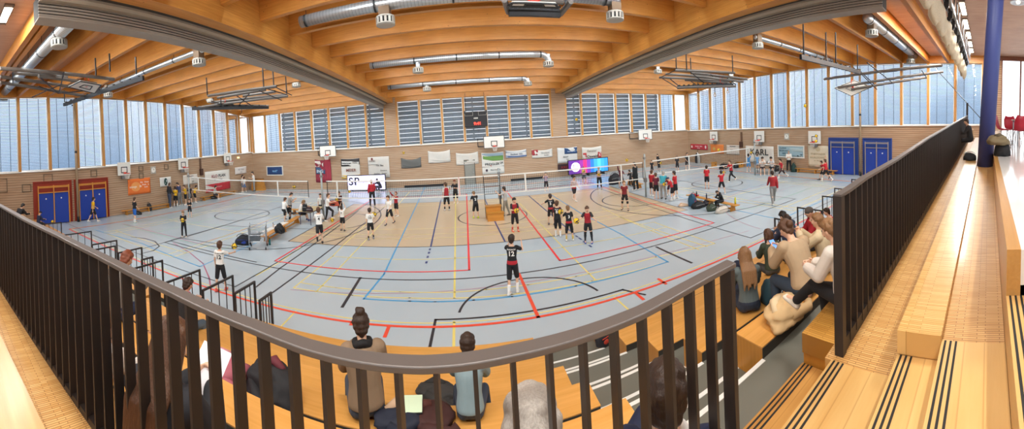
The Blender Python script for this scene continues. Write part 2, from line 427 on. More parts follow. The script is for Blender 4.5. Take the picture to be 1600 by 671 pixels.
for s in (15,):
    bl.rect(CX + s - 4.5, CX + s + 4.5, 8.45, 26.2); bl.seg(CX + s - 4.5, 14.2, CX + s + 4.5, 14.2, .04); bl.seg(CX + s - 4.5, 20.2, CX + s + 4.5, 20.2, .04)
pxl(bl, (568, 468), (600, 429), (655, 312), (664, 292)); pxl(bl, (570, 467.5), (640, 471), (680, 472), (740, 469.5), (800, 464), (900, 447.5), (1042, 410)); pxl(bl, (862, 305), (905, 332), (932, 346), (970, 366), (1044, 410))
bl.done()
ye = Lines('line_yellow', 'ecd87a', .0024, .045)
ye.rect(HX0 - .1, HX1 + .1, HY0 + .16, HY1 - .15, .04)
for s in (-15, 15):
    for (a, bb) in ((8.75, 22.2),):
        x0 = CX + s - 3.05 if s in (-15, 15) else CX + s; x1 = x0 + 6.1 if s in (-15, 15) else x0 + 4.2
        ye.rect(x0, x1, a, bb); ye.seg(x0 + .46, a, x0 + .46, bb); ye.seg(x1 - .46, a, x1 - .46, bb); ye.seg(x0, a + .76, x1, a + .76); ye.seg(x0, 13.5, x1, 13.5); ye.seg(x0, 17.4, x1, 17.4)
pxl(ye, (459, 450), (520, 400.5), (536, 384), (620, 305)); pxl(ye, (494, 456.5), (560, 388), (576, 371), (640, 300)); pxl(ye, (472, 442.5), (525, 450), (625, 456.5), (710, 457), (760, 453), (825, 445.5), (900, 432.5), (1025, 402), (1117, 381))
pxl(ye, (460, 450.5), (550, 462), (640, 466), (710, 466.5), (800, 460.5), (925, 439.5), (1041, 410)); pxl(ye, (520, 401), (587, 405), (710, 404), (882, 386), (965, 372), (1042, 355))
pxl(ye, (712, 300), (711, 404), (710, 466), w=.06); pxl(ye, (709.5, 503), (709, 542), w=.06); pxl(ye, (812, 318), (849, 355), (930, 437.5)); pxl(ye, (970, 340), (1092, 390.5)); pxl(ye, (997, 351), (1022, 347.5), (1117, 381)); pxl(ye, (940, 325), (970, 340), (1105, 385.5))
pxl(ye, (400, 431), (437, 410.5), (470, 386)); pxl(ye, (440, 510), (462, 487)); pxl(ye, (960, 465), (985, 487))
for yy in (14.1, 14.7, 15.6, 21.1): ye.seg(-7.9, yy, 10, yy, .03)
ye.done()
wn = Lines('line_wine', 'b0647e', .0018, .025)
for s in (15,): wn.arc(CX + s, 8.0, 6.0, .02 * PI, .98 * PI); wn.rect(CX + s - 5, CX + s + 5, 12, 22)
pxl(wn, (271, 380), (295, 394), (317, 412), (327, 435), (329, 450), w=.05); pxl(wn, (192, 350), (270, 370), (310, 381), (352, 369), (420, 345), w=.05)
wn.arc(2.2, -30.6, 39.9, .44 * PI, .56 * PI); wn.done()
gr = Lines('line_green', '79b58a', .0015, .035)
for s in (-15, 15):
    gr.rect(CX + s - 4, CX + s + 4, 10.7, 23.5); gr.seg(CX + s - 1, 10.7, CX + s - 1, 23.5)
gr.seg(-20, 13.6, -10, 14.3); gr.done()

# walls ------------------------------------------------------------
UL1, UR1 = 28.9, 29.56
FX0, FX1 = -21.43, 23.36
def mullions(w, pxs):
    out = []
    for px, py in pxs: out.append(w.hit(px, py)[0])
    return out
ML = sorted([w for w in [-2.6, -.65, 1.3, 3.25] + mullions(LW, [(31, 240), (78.5, 230), (122, 230), (162, 230), (200, 225), (231, 225), (261, 220), (288, 215), (313, 215), (336, 212), (357, 210), (375, 210)])])
MR = sorted([-3.5, -1.5, .45, 2.42] + mullions(RW, [(1450, 150), (1408, 150), (1367, 150), (1331, 150), (1294, 150), (1260, 155), (1231, 155), (1205, 158), (1179, 160), (1155, 160), (1131, 165), (1109, 170), (1091, 170)]))
MF = mullions(FW, [(414, 205), (437, 207), (461, 205), (487, 204), (514, 203), (542, 200), (572, 198)]) + [None] + \
     mullions(FW, [(656, 190), (691, 188), (725, 186), (760, 184), (796, 182), (829, 180)]) + [None] + \
     mullions(FW, [(909, 178), (936, 178), (963, 178), (987, 176), (1010, 176), (1032, 175), (1054, 175)])
def wall_shell(name, w, u0, u1, th=.35, segs=12):
    """masonry below the sill and the timber head above the windows, one wall"""
    mb = MB(); mb2 = MB()
    for i in range(segs):
        a = u0 + (u1 - u0) * i / segs; c = u0 + (u1 - u0) * (i + 1) / segs
        w.box(mb, a, c, 0, (zs(w, a), zs(w, c)), -th, 0)
        w.box(mb2, a, c, (zt(w, a), zt(w, c)), (zt(w, a) + 1.7, zt(w, c) + 1.7), -.3, .02)
    o = struct(mb, name, wall_mat); h = struct(mb2, 'window_head', GLU_X, o)
    mb3 = MB()
    for i in range(segs):
        a = u0 + (u1 - u0) * i / segs; c = u0 + (u1 - u0) * (i + 1) / segs
        w.box(mb3, a, c, (zs(w, a), zs(w, c)), (zs(w, a) + .07, zs(w, c) + .07), -.34, .1)
    struct(mb3, 'window_sill', SILL, o); return o
wl = wall_shell('wall_left', LW, -9, UL1); wr = wall_shell('wall_right', RW, -.35, UR1); wf = wall_shell('wall_far', FW, FX0, FX1)
mb = MB(); mb.box(WL - .4, WR + .4, -9.3, -9, 0, 4.1); bw = struct(mb, 'wall_back', mat('back_wall', 'd6c8b2', .7))
mb = MB(); mb.box(WL - .4, WR + .4, -9.3, -9, 8.7, 9.2); struct(mb, 'window_head', GLU_X, bw)
for k in range(19):  # unseen back glazing, added to throw daylight onto joists and gallery
    x = WL + 45 * k / 18; mb = MB(); mb.box(x - .07, x + .07, -9.25, -9, 4.1, 8.7); struct(mb, 'window_mullion', GLU_Z)
    if k < 18: mb = MB(); mb.box(x + .07, x + 2.43, -9.16, -9.15, 4.1, 8.7); struct(mb, 'window_%d' % (101 + k), glass)
# masonry piers in the far window band
for c in ((603, 200, 620, 200), (862.5, 180, 883.5, 180)):
    a = FW.hit(*c[:2])[0]; e = FW.hit(*c[2:])[0]; mb = MB(); FW.box(mb, a, e, zs(FW, a) - .02, zt(FW, a) + 1.4, -.36, .03); struct(mb, 'wall_pier', wall_mat, wf)
    mb = MB(); 
PIER = [(FW.hit(603, 200)[0], FW.hit(620, 200)[0]), (FW.hit(862.5, 180)[0], FW.hit(883.5, 180)[0])]
def blindmat(name, c, tc_, mixf):
    m, nt, b = newmat(name); L = nt.links
    t = N(nt, 'ShaderNodeBsdfTranslucent'); t.inputs[0].default_value = lin(tc_)
    b.inputs['Base Color'].default_value = lin(c); b.inputs['Roughness'].default_value = .5
    ms = N(nt, 'ShaderNodeMixShader'); ms.inputs[0].default_value = mixf
    L.new(b.outputs[0], ms.inputs[1]); L.new(t.outputs[0], ms.inputs[2]); L.new(ms.outputs[0], nt.nodes['Material Output'].inputs[0]); return m
BLIND = blindmat('venetian_slat', 'a9bccd', '7fa3c8', .42)
LOUV = blindmat('louvre_slat', '8c949c', '7f8890', .2)
wcount = 0
def glazing(w, us, mats):
    """window bays between mullions, each bay a window with pane, blind and ladder tapes"""
    global wcount
    for i, u in enumerate(us):
        mb = MB(); w.box(mb, u - .075, u + .075, zs(w, u) + .05, zt(w, u) + .02, -.22, .03)
        wcount_m = struct(mb, 'window_mullion', GLU_Z)
    for a, c in zip(us, us[1:]):
        wcount += 1
        a0, c0 = a + .075, c - .075; z0, z1 = max(zs(w, a0), zs(w, c0)) + .07, min(zt(w, a0), zt(w, c0))
        kind = mats(0.5 * (a + c))
        mb = MB()
        for (p, q, r, s) in ((a0, a0 + .05, z0, z1), (c0 - .05, c0, z0, z1), (a0, c0, z0, z0 + .05), (a0, c0, z1 - .05, z1)): w.box(mb, p, q, r, s, -.2, -.13)
        o = struct(mb, 'window_%d' % wcount, SILL)
        mb = MB(); w.box(mb, a0 + .05, c0 - .05, z0 + .05, z1 - .05, -.17, -.16); struct(mb, 'pane', glass, o)
        if kind == 'fine':
            mb = MB(); z = z0 + R_.uniform(0, .05)
            tilt = R_.uniform(.016, .034); 
            while z < z1 - .02:
                P = [w.p(a0 + .03, z, -.24), w.p(c0 - .03, z, -.24), w.p(c0 - .03, z + .112 - tilt, -.31), w.p(a0 + .03, z + .112 - tilt, -.31)]
                mb.add(P, [(0, 1, 2, 3)]); z += .1
            struct(mb, 'venetian_blind', BLIND, o)
            mb = MB()
            for t in (.3, .7):
                u = a0 + (c0 - a0) * t; w.box(mb, u - .02, u + .02, z0, z1, -.235, -.23)
            struct(mb, 'blind_tape', mat('tape', '7f93a6', .8), o)
        elif kind == 'louvre':
            mb = MB(); z = z0 - .12
            while z < z1 - .02:
                h = min(.374, z1 - z); zz = max(z, z0 - .05)
                w.box(mb, a0 - .02, c0 + .02, zz, z + h, -.42, -.40); z += .40
            struct(mb, 'louvre_blind', LOUV, o)
glazing(LW, ML + [UL1 - .1], lambda u: 'fine')
glazing(RW, [u for u in MR if u > .3] + [UR1 - .1], lambda u: 'fine')
F1 = [FX0 + .12] + MF[:7] + [PIER[0][0] - .06]; F2 = [PIER[0][1] + .06] + MF[8:14] + [PIER[1][0] - .06]; F3 = [PIER[1][1] + .06] + MF[15:] + [FX1 - .12]
glazing(FW, F1, lambda u: 'none' if u < -19.9 else ('fine' if u < -18 else 'louvre'))
glazing(FW, F2, lambda u: 'louvre')
glazing(FW, F3, lambda u: 'none' if u > 21.6 else ('fine' if u > 19.7 else 'louvre'))
# steel posts standing outside the far windows
for px in (444, 509, 579, 660, 740, 823, 898, 1026):
    u = FW.hit(px, 200, -.8)[0]; mb = MB(); FW.box(mb, u - .06, u + .06, 0, 8.6, -.86, -.74); struct(mb, 'exterior_pillar', mat('ext_post', '51719a', .5))

# roof: joists, girders, deck ----------------------------------------
GXL, GXR = (-6.62, -6.18), (8.36, 8.80)
def joist(x0, x1, y, sag=0):
    z = zjoist(y); mb = MB(); mb.box(x0, x1, y - .1, y + .1, z, z + DECK + .05); return struct(mb, 'ceiling_joist', GLU_X, None, bevel=.008)
YL = [u for u in ML if u > 3] ; YR = [u for u in MR if u > 4]
YC = [5.3 + 1.985 * k for k in range(12)]
for y in YL: joist(LW.p(y, 0).x - .1, GXL[0] - .005, y)
for y in YC: joist(GXL[1] + .005, GXR[0] - .005, y)
for y in YR: joist(GXR[1] + .005, RW.p(y, 0).x + .1, y)
def strip(prof, ys, name, m, zf, kind=None, parent=None):
    """profile (x, dz) swept along y on the roof curve"""
    mb = MB(); mb.loft([[(x, y, zf(y) + dz) for x, dz in prof] for y in ys]); return mb
YS = [-9, 0, 3, 6, 9, 11.5, 14, 16.5, 19, 21.5, 24, 26, 28, 29.8]
def zflat(y): return interp(y, [(0, 7.9), (8, 7.98), (14, 7.9), (20, 7.84), (29.6, 7.62)])
for (a, c) in (GXL, GXR):
    ys = [3.2 + .01] + [y for y in YS if y > 4]; mb = MB()
    mb.loft([[(a, y, zflat(y)), (c, y, zflat(y)), (c, y, zjoist(y) + DECK + .1), (a, y, zjoist(y) + DECK + .1)] for y in ys])
    struct(mb, 'ceiling_girder', GLU_Y)
mb = MB()
ys = [2.9] + [y for y in YS if y > 4]
mb.loft([[(-23, y, zjoist(y) + DECK), (25, y, zjoist(y) + DECK), (25, y, zjoist(y) + DECK + .2), (-23, y, zjoist(y) + DECK + .2)] for y in ys])
ceiling = struct(mb, 'ceiling', DECKM)
GPZ = 8.85
mb = MB(); mb.box(-23, 25, -9.3, 3.05, GPZ, GPZ + .1); struct(mb, 'ceiling_panel', PANELM, ceiling)
mb = MB(); mb.box(9, 25, 3.05, 4.2, GPZ, GPZ + .1); struct(mb, 'ceiling_panel', PANELM, ceiling)
mb = MB(); mb.box(-23, 25, 2.85, 3.05, 8.36, 9.8); struct(mb, 'ceiling_beam', GLU_X)
# ------------------------------------------------------------------ things under the roof
DARK = mat('dark_steel', '3a3a3c', .45, .6); STEEL = mat('galvanised', 'b9bcc0', .35, .85, var=.15, scale=12); GREY = mat('grey_metal', '8b8b8a', .45, .5)
BLACK = mat('black_plastic', '18181a', .5); RAILM = mat('rail_steel', '37312f', .45, .2, var=.1); RAILTOP = mat('rail_top', '6a635f', .4, .3)
BROWNM = mat('bronze_box', '6e563f', .5, .3)
def spiral(name='spiral_duct'):
    if name in MAT: return MAT[name]
    m, nt, b = newmat(name); L = nt.links; tc = N(nt, 'ShaderNodeTexCoord'); sx = N(nt, 'ShaderNodeSeparateXYZ'); L.new(tc.outputs['Object'], sx.inputs[0])
    d = N(nt, 'ShaderNodeMath', operation='MULTIPLY', i_1=9.0); L.new(sx.outputs[0], d.inputs[0]); f = N(nt, 'ShaderNodeMath', operation='FRACT'); L.new(d.outputs[0], f.inputs[0])
    r = ramp(nt, [(0, '8f9396'), (.12, 'c9ccce'), (.9, 'c2c5c8'), (1, '8f9396')]); L.new(f.outputs[0], r.inputs[0]); L.new(r.outputs[0], b.inputs['Base Color'])
    bp = N(nt, 'ShaderNodeBump'); bp.inputs['Strength'].default_value = .4; L.new(f.outputs[0], bp.inputs['Height']); L.new(bp.outputs[0], b.inputs['Normal'])
    b.inputs['Metallic'].default_value = .75; b.inputs['Roughness'].default_value = .32; return m
SPIRAL = spiral()
DIFF = mat('diffuser_grey', 'b3ada3', .45, .4); SLOT = mat('slot_black', '151515', .7)
def diffuser(parent, x, y, ztop, zc, box):
    mb = MB()
    if box: mb.obox((x, y, (ztop + zc) / 2 + .1), .34, .34, ztop - zc + .1)
    else: mb.tube([(x, y, ztop), (x, y, zc + .1)], .13, 12)
    n = part(mb, 'outlet_neck', BROWNM if box else SPIRAL, parent)
    mb = MB(); mb.lathe([(.05, .16), (.2, .16), (.29, .13), (.3, .1), (.3, .075), (.26, .07), (.26, -.09), (.3, -.1), (.3, -.14), (.2, -.17), (.0, -.18)], (x, y, zc), 22)
    dd = part(mb, 'diffuser', DIFF, parent, True)
    mb = MB(); mb.lathe([(.27, -.085), (.275, -.085), (.275, .068), (.27, .068)], (x, y, zc), 22); part(mb, 'vent_slot', SLOT, dd, True)
    mb = MB()
    for k in range(14):
        M = Matrix.Rotation(2 * PI * k / 14, 3, 'Z'); mb.obox(Vector((x, y, zc - .01)) + M @ Vector((.284, 0, 0)), .03, .075, .175, M)
    part(mb, 'vent_grille', DIFF, dd)
def duct(label, pa, pb, outs, z=None, elbow=None, r=.2, zo=8.35, yb=None, pz=None):
    """spiral duct along the joists from pixel-measured end PA to PB; OUTS outlets as (px, py, boxed)"""
    O = [atz(a, b, zo) for a, b, _ in outs]
    y = sum(p.y for p in O) / len(O); J = YC if abs(O[0].x - 1) < 7.5 else (YL if O[0].x < 0 else YR); J = list(J) + [J[0] - 1.98, J[-1] + 1.98]; J.sort()
    mids = [(p + q) / 2 for p, q in zip(J, J[1:])]; y = yb or min(mids, key=lambda m: abs(m - y))
    mx, my = pz or ((pa[0] + pb[0]) / 2, (pa[1] + pb[1]) / 2); zz = aty(mx, my, y).z; O = [aty(a, b, y) for a, b, _ in outs]
    zo = min(sum(p.z for p in O) / len(O), zz - .35)
    xa, xb = aty(pa[0], pa[1], y).x, aty(pb[0], pb[1], y).x
    t = thing('ventilation_duct', label, 'ventilation duct', ((xa + xb) / 2, y, zz), 0, 'spiral ventilation ducts'); cx = (xa + xb) / 2
    mb = MB(); pts = [(xa - cx, 0, 0)]
    if elbow:
        s = 1 if xb > xa else -1
        pts += [(xb - cx - s * .5 + s * .5 * math.sin(k * PI / 10), 0, -.5 + .5 * math.cos(k * PI / 10)) for k in range(6)]
    else: pts.append((xb - cx, 0, 0))
    mb.tube(pts, r, 14); part(mb, 'duct', SPIRAL, t, True)
    mb = MB(); n = max(2, int(abs(xb - xa) / 2.2))
    for k in range(n + 1):
        x = xa + (xb - xa) * (k / n) * .93 - cx + (xb - xa) * .02; mb.tube([(x - .03, 0, 0), (x + .03, 0, 0)], r + .014, 14); mb.box(x - .008, x + .008, -.008, .008, r, .75)
    part(mb, 'duct_rib', DARK, t)
    for p, (_, _, bx) in zip(O, outs): diffuser(t, p.x - cx, p.y - y, 0, zo - zz, bx)
    return t
duct('long silver spiral duct in the middle bay with elbow outlet, nearer of two', (578, 98), (858, 90), [(653, 107, 0), (857, 103, 0)], elbow=1, yb=18.2, pz=(740, 88), r=.17)
duct('silver spiral duct nearest the far windows of the middle bay with elbow outlet', (606, 132), (826, 123), [(667, 136, 0), (825, 134, 0)], elbow=1, yb=24.2, pz=(740, 126), r=.17)
duct('silver duct high in the near part of the middle bay with two big boxed diffusers', (470, 30), (966, 5), [(602, 28, 1), (961, 30, 1)], yb=10.25, pz=(560, 14))
duct('shiny spiral duct beside the gallery ceiling panel at upper left', (140, 22), (2, 128), [(93, 86, 1), (5, 141, 1)], r=.24)
duct('narrow duct in the left bay with a boxed diffuser beside the near girder', (335, 78), (155, 132), [(311, 98, 1), (169, 148, 1)], r=.12)
duct('white lit duct above the far left folded hoop frame', (475, 116), (325, 150), [(463, 132, 0), (329, 158, 0)], elbow=1)
duct('duct over the far left corner windows ending above a small outlet', (545, 142), (395, 165), [(516, 155, 0), (397, 168, 0)], elbow=1)
duct('shiny spiral duct beside the gallery ceiling panel at upper right', (1355, 32), (1436, 88), [(1362, 52, 1), (1423, 96, 1)], r=.24)
duct('narrow duct in the right bay with a small diffuser below the divider curtain', (1180, 56), (1300, 95), [(1184, 73, 1), (1288, 99, 1)], r=.12)
duct('duct above the far right folded hoop frame', (1020, 97), (1143, 113), [(1028, 113, 0), (1141, 120, 0)], elbow=1)
duct('duct over the far right corner windows with one small outlet', (960, 124), (1073, 134), [(967, 134, 0), (1071, 141, 0)], elbow=1)
# folded divider curtains under the girders
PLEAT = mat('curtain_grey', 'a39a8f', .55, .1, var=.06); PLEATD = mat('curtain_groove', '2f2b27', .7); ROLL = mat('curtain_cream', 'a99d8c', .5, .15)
def divider(xg, s, label, y0):
    ys = [y0] + [y for y in YS if y0 + .5 < y < 28.5] + [28.95]; t = thing('divider_curtain', label, 'divider curtain', (xg, 15, 7.8), 0, 'folded divider curtains')
    q = lambda prof: (lambda mb: (mb.loft([[(s * x, y - 15, zflat(y) - 7.8 + z) for x, z in prof] for y in ys]), mb)[1])(MB())
    part(q([(.0, .0), (.0, .35), (.12, .35), (.12, .0)]), 'curtain_housing', mat('housing_dark', '3d3733', .6), t)
    part(q([(.12, -.06), (.12, .3), (.33, .3), (.33, -.1), (.28, -.13), (.18, -.12)]), 'curtain_roll', ROLL, t)
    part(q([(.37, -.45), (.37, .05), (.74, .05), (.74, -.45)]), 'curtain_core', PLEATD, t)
    mb = MB()
    for k in range(6):
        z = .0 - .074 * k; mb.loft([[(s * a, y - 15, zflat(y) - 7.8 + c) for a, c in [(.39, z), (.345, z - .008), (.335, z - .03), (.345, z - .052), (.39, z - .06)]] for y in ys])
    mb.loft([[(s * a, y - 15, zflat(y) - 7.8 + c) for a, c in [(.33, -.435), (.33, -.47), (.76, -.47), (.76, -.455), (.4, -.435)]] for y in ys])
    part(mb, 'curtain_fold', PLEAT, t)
    mb = MB()
    for k in range(9): y = y0 + 1 + k * 3.1; mb.box(s * .745, s * .77, y - 15 - .03, y - 15 + .03, zflat(y) - 7.8 - .46, zflat(y) - 7.8 + .25)
    part(mb, 'curtain_clip', GREY, t)
divider(GXL[0], -1, 'folded grey divider curtain packed under the left girder', 2.2)
divider(GXR[1], 1, 'folded grey divider curtain packed under the right girder', 3.0)

# ------------------------------------------------------------------ ceiling-hung folded hoop frames
TUBE = mat('frame_tube', '77706a', .45, .5); BOARD = mat('board_white', 'ece7dd', .45, var=.03); REDM = mat('hoop_red', 'd8402c', .45)
def tubes(mb, segs, z, r=.04):
    for a, b in segs: mb.tube([atzc(*a, z), atzc(*b, z)], r, 8)
    return mb
def rel(mb, o): mb.v = [tuple(Vector(v) - Vector(o)) for v in mb.v]; return mb
def hoop_frame(label, z, long_, cross, rods, board, beam=None, ztop=8.5):
    c = atzc(*board[0], z); t = thing('folded_hoop_frame', label, 'basketball hoop frame', c, 0, 'ceiling basketball frames folded up')
    mb = MB()
    for i, (a, b) in enumerate(long_): mb.tube([atzc(*a, z + .12 * (i % 2)), atzc(*b, z + .12 * (i % 2))], .08, 8)
    part(rel(mb, c), 'long_tube', TUBE, t)
    mb = MB(); tubes(mb, cross, z - .05, .028); part(rel(mb, c), 'cross_brace', DARK, t)
    mb = MB()
    for px, py in rods: p = atzc(px, py, z); mb.box(p.x - .025, p.x + .025, p.y - .025, p.y + .025, z, z + (ztop - z) * 1.0)
    part(rel(mb, c), 'hanger_rod', DARK, t)
    mb = MB(); P = [atzc(*q, z - .15) for q in board]; up = Vector((0, 0, .04)); mb.hexa(P + [p + up for p in P]); bd = part(rel(mb, c), 'backboard', BOARD, t)
    mb = MB(); m = sum(P, Vector()) / 4
    for k in range(4):
        a, b = P[k], P[(k + 1) % 4]; mb.bar(a - Vector((0, 0, .01)), b - Vector((0, 0, .01)), .06, .03)
        mb.bar(m + (a - m) * .4 - Vector((0, 0, .012)), m + (b - m) * .4 - Vector((0, 0, .012)), .05, .02)
    part(rel(mb, c), 'board_marking', BLACK, bd)
    mb = MB(); h = m + Vector((0, 0, .3)); mb.tube([h + Vector((.225 * math.cos(k * PI / 8), 0.02, .225 * math.sin(k * PI / 8))) for k in range(16)], .02, 6, True); mb.box(h.x - .08, h.x + .08, h.y - .05, h.y + .05, h.z - .3, h.z - .2)
    part(rel(mb, c), 'hoop', REDM, t)
    if beam:
        mb = MB(); a, b = atzc(*beam[0], z - .1), atzc(*beam[1], z - .1); mb.bar(a, b, .12, .2)
        d = (b - a)
        for k in range(12): q = a + d * ((k + .5) / 12); mb.bar(q + Vector((0, 0, .1)), q + Vector((0, 0, .16)), .1, .1)
        part(rel(mb, c), 'support_beam', DARK, t)
hoop_frame('folded basketball frame under the left joists nearest the gallery', 7.75,
           [((0, 107), (178, 124)), ((0, 120), (155, 143)), ((0, 129), (132, 150)), ((20, 114), (105, 121)), ((60, 119), (150, 131))],
           [((20, 113), (20, 131)), ((100, 113), (92, 146)), ((60, 135), (92, 146)), ((62, 121), (90, 145)), ((96, 132), (50, 152)), ((155, 140), (90, 146))],
           [(150, 118), (172, 112), (213, 116), (101, 160)], [(107, 136), (125, 127), (158, 133), (148, 146)], ((100, 164), (224, 122)))
hoop_frame('folded basketball frame under the right joists nearest the gallery', 7.0,
           [((1472, 102), (1288, 124)), ((1474, 112), (1310, 137)), ((1448, 121), (1330, 140)), ((1380, 112), (1440, 105))],
           [((1350, 117), (1366, 132)), ((1366, 132), (1400, 128)), ((1345, 115), (1370, 140)), ((1395, 130), (1355, 98)), ((1440, 110), (1448, 122))],
           [(1291, 100), (1306, 100), (1256, 92), (1340, 112)], [(1304, 138), (1335, 126), (1362, 136), (1330, 150)], ((1251, 89), (1343, 113)))
hoop_frame('folded basketball frame under the far left joists near the corner windows', 7.45,
           [((325, 150), (432, 135)), ((330, 160), (448, 148)), ((310, 168), (450, 150)), ((350, 165), (420, 166)), ((340, 153), (415, 140)), ((380, 150), (430, 143)), ((335, 163), (440, 152))],
           [((330, 158), (360, 168)), ((415, 138), (450, 149)), ((405, 142), (440, 157)), ((370, 150), (400, 170)), ((345, 152), (345, 166)), ((430, 136), (456, 149)), ((390, 146), (372, 166))],
           [(324, 150), (412, 136), (428, 138), (448, 147)], [(330, 166), (345, 161), (365, 163), (352, 169)], ((300, 170), (420, 168)))
hoop_frame('folded basketball frame under the far right joists near the corner windows', 7.45,
           [((1055, 110), (1148, 114)), ((1030, 121), (1140, 127)), ((1058, 137), (1150, 135)), ((1040, 116), (1130, 122)), ((1062, 117), (1162, 128)), ((1080, 114), (1168, 124)), ((1070, 125), (1140, 130))],
           [((1032, 121), (1058, 137)), ((1044, 121), (1060, 134)), ((1078, 126), (1092, 136)), ((1078, 112), (1100, 130)), ((1110, 116), (1125, 132)), ((1055, 110), (1030, 122)), ((1130, 117), (1150, 133))],
           [(1057, 111), (1073, 110), (1145, 113), (1080, 122)], [(1112, 134), (1126, 130), (1146, 131), (1134, 136)], ((1058, 137), (1146, 133)))
hoop_frame('dark folded basketball frame hanging high in the middle bay', 7.75,
           [((788, 0), (794, 19)), ((795, 19), (876, 22)), ((876, 22), (892, 2)), ((796, 8), (872, 12)), ((800, 1), (880, 3))],
           [((792, 8), (876, 11)), ((832, 8), (838, 1)), ((795, 15), (874, 18))], [(791, 12), (884, 10)],
           [(800, 4), (868, 6), (872, 12), (797, 10)], ((795, 19.5), (875, 22)))
for i, (px, py, lb) in enumerate(((1091, 149, 'hanging gymnastic ring rope left of the right folded hoop frame'), (1117, 148, 'second hanging gymnastic ring by the far right windows'), (1137, 143, 'gymnastic ring with red strap below the far right hoop frame'),
                                  (346, 168, 'red-strapped gymnastic ring below the far left hoop frame'), (360, 170, 'second gymnastic ring hanging in front of the left windows'), (378, 180, 'gymnastic ring hanging beside the far left corner'))):
    p = atr(px, py, 30.5); t = thing('gymnastic_ring', lb, 'gymnastic ring', p, 0, 'gymnastic rings')
    mb = MB(); mb.box(-.025, .025, -.01, .01, .1, zjoist(p.y) + .05 - p.z); part(mb, 'strap', REDM if 'red' in lb else DARK, t)
    mb = MB(); mb.tube([(.13 * math.cos(k * PI / 8), 0, .13 * math.sin(k * PI / 8) - .05) for k in range(16)], .022, 6, True); mb.obox((0, 0, .12), .09, .05, .14); part(mb, 'ring', mat('ring_wood', 'c79a5d', .4), t, True)

# ------------------------------------------------------------------ wall equipment
def wall_thing(name, label, cat, w, px, py, group=None, d=0):
    u, z = w.hit(px, py, d); o = thing(name, label, cat, w.p(u, z, d), 0, group); o.rotation_euler = w.M().to_euler(); return o
def rectpx(w, x0, y0, x1, y1, d=0):
    xm, ym = (x0 + x1) / 2, (y0 + y1) / 2
    ua, _ = w.hit(x0, ym, d); ub, _ = w.hit(x1, ym, d); _, za = w.hit(xm, y0, d); _, zb = w.hit(xm, y1, d); return abs(ub - ua), abs(za - zb)
def text(parent, s, size, x, y, m, z=.012, align='CENTER', ex=.002, bold=0, sx=1):
    if len(s.split()) == 2 and sx == 1 and align == 'CENTER':      # two words: each its own lettering
        w1, w2 = s.split(); u = size * .52; n = len(s); text(parent, w1, size, x - u * (n - len(w1)) / 2, y, m, z, align, ex, bold, 1.0001); return text(parent, w2, size, x + u * (n - len(w2)) / 2, y, m, z, align, ex, bold, 1.0001)
    me = text_mesh(s, size, ex, align, bold); me.transform(Matrix.Translation((x, y, z)) @ Matrix.Diagonal((sx, 1, 1, 1))); me.materials.append(m)
    o = bpy.data.objects.new('lettering', me); COL.objects.link(o); o.parent = parent; return o
def flat(mb, x0, x1, y0, y1, z=.0, th=.004): return mb.box(x0, x1, y0, y1, z, z + th)
NETM = mat('net_cord', 'e6e2da', .8)
def backboard(w, px, py, wd, ht, label, arm=.35, bracket=0, group=None):
    t = wall_thing('basketball_backboard', label, 'basketball backboard', w, px, py, group, arm)
    mb = MB(); mb.box(-wd / 2, wd / 2, -ht / 2, ht / 2, -.03, 0); bd = part(mb, 'board', BOARD, t, bevel=.01)
    mb = MB(); e = .04
    for a in ((-wd / 2, wd / 2, -ht / 2, -ht / 2 + e), (-wd / 2, wd / 2, ht / 2 - e, ht / 2), (-wd / 2, -wd / 2 + e, -ht / 2, ht / 2), (wd / 2 - e, wd / 2, -ht / 2, ht / 2)):
        if bracket: flat(mb, *a, .001)
    q = .27; y0 = -ht / 2 + .17; y1 = y0 + .45
    for a in ((-q, q, y0, y0 + .06), (-q, q, y1 - .06, y1), (-q, -q + .06, y0, y1), (q - .06, q, y0, y1)): flat(mb, *a, .001)
    part(mb, 'board_marking', BLACK, bd)
    mb = MB(); mb.tube([(.225 * math.cos(k * PI / 10), y0 - .02, .37 + .225 * math.sin(k * PI / 10)) for k in range(20)], .018, 6, True); mb.box(-.07, .07, y0 - .06, y0 + .06, 0, .16)
    rm = part(mb, 'rim', REDM, t, True)
    mb = MB()
    for k in range(12):
        a = 2 * PI * k / 12
        for s in (1, -1):
            pts = [((.225 - .1 * j / 3) * math.cos(a + s * j * PI / 12), y0 - .02 - .13 * j, .37 + (.225 - .1 * j / 3) * math.sin(a + s * j * PI / 12)) for j in range(4)]; mb.tube(pts, .006, 4, caps=False)
    part(mb, 'net', NETM, rm)
    mb = MB()
    if bracket:
        for yy in (-ht * .3, ht * .25): mb.bar((-.5, yy, -arm), (-.1, yy, -.03), .05, .05); mb.bar((-1.35, yy, -arm + .04), (-.5, yy, -.1), .045, .045)
        mb.bar((-1.35, -ht * .35, -arm + .05), (-1.35, ht * .35, -arm + .05), .05, .05); mb.bar((-1.35, -ht * .35, -arm + .08), (-.4, -ht * .38, -.06), .04, .04)
    else:
        mb.obox((0, 0, -arm / 2 - .02), .5, .5, arm - .02); mb.obox((0, -ht / 2 - .12, -arm / 2), .3, .28, .2)
    part(mb, 'wall_bracket', DARK if bracket else GREY, t)
G3 = 'wall basketball backboards'
backboard(LW, 194, 264, 1.1, .95, 'white basketball backboard on the left wall above the orange banner', group=G3)
backboard(LW, 286.5, 256, 1.1, .95, 'white basketball backboard, middle one on the left wall beside the swirl sign', group=G3)
backboard(LW, 356, 247, 1.1, .95, 'white basketball backboard above the red and white banner on the left wall', group=G3)
backboard(FW, 512, 236.5, 1.62, 1.05, 'framed basketball backboard on the far wall above the dark red banner', .9, 1, G3)
backboard(FW, 772, 222, 1.8, 1.05, 'framed basketball backboard on the far wall under the scoreboard', .9, 1, G3)
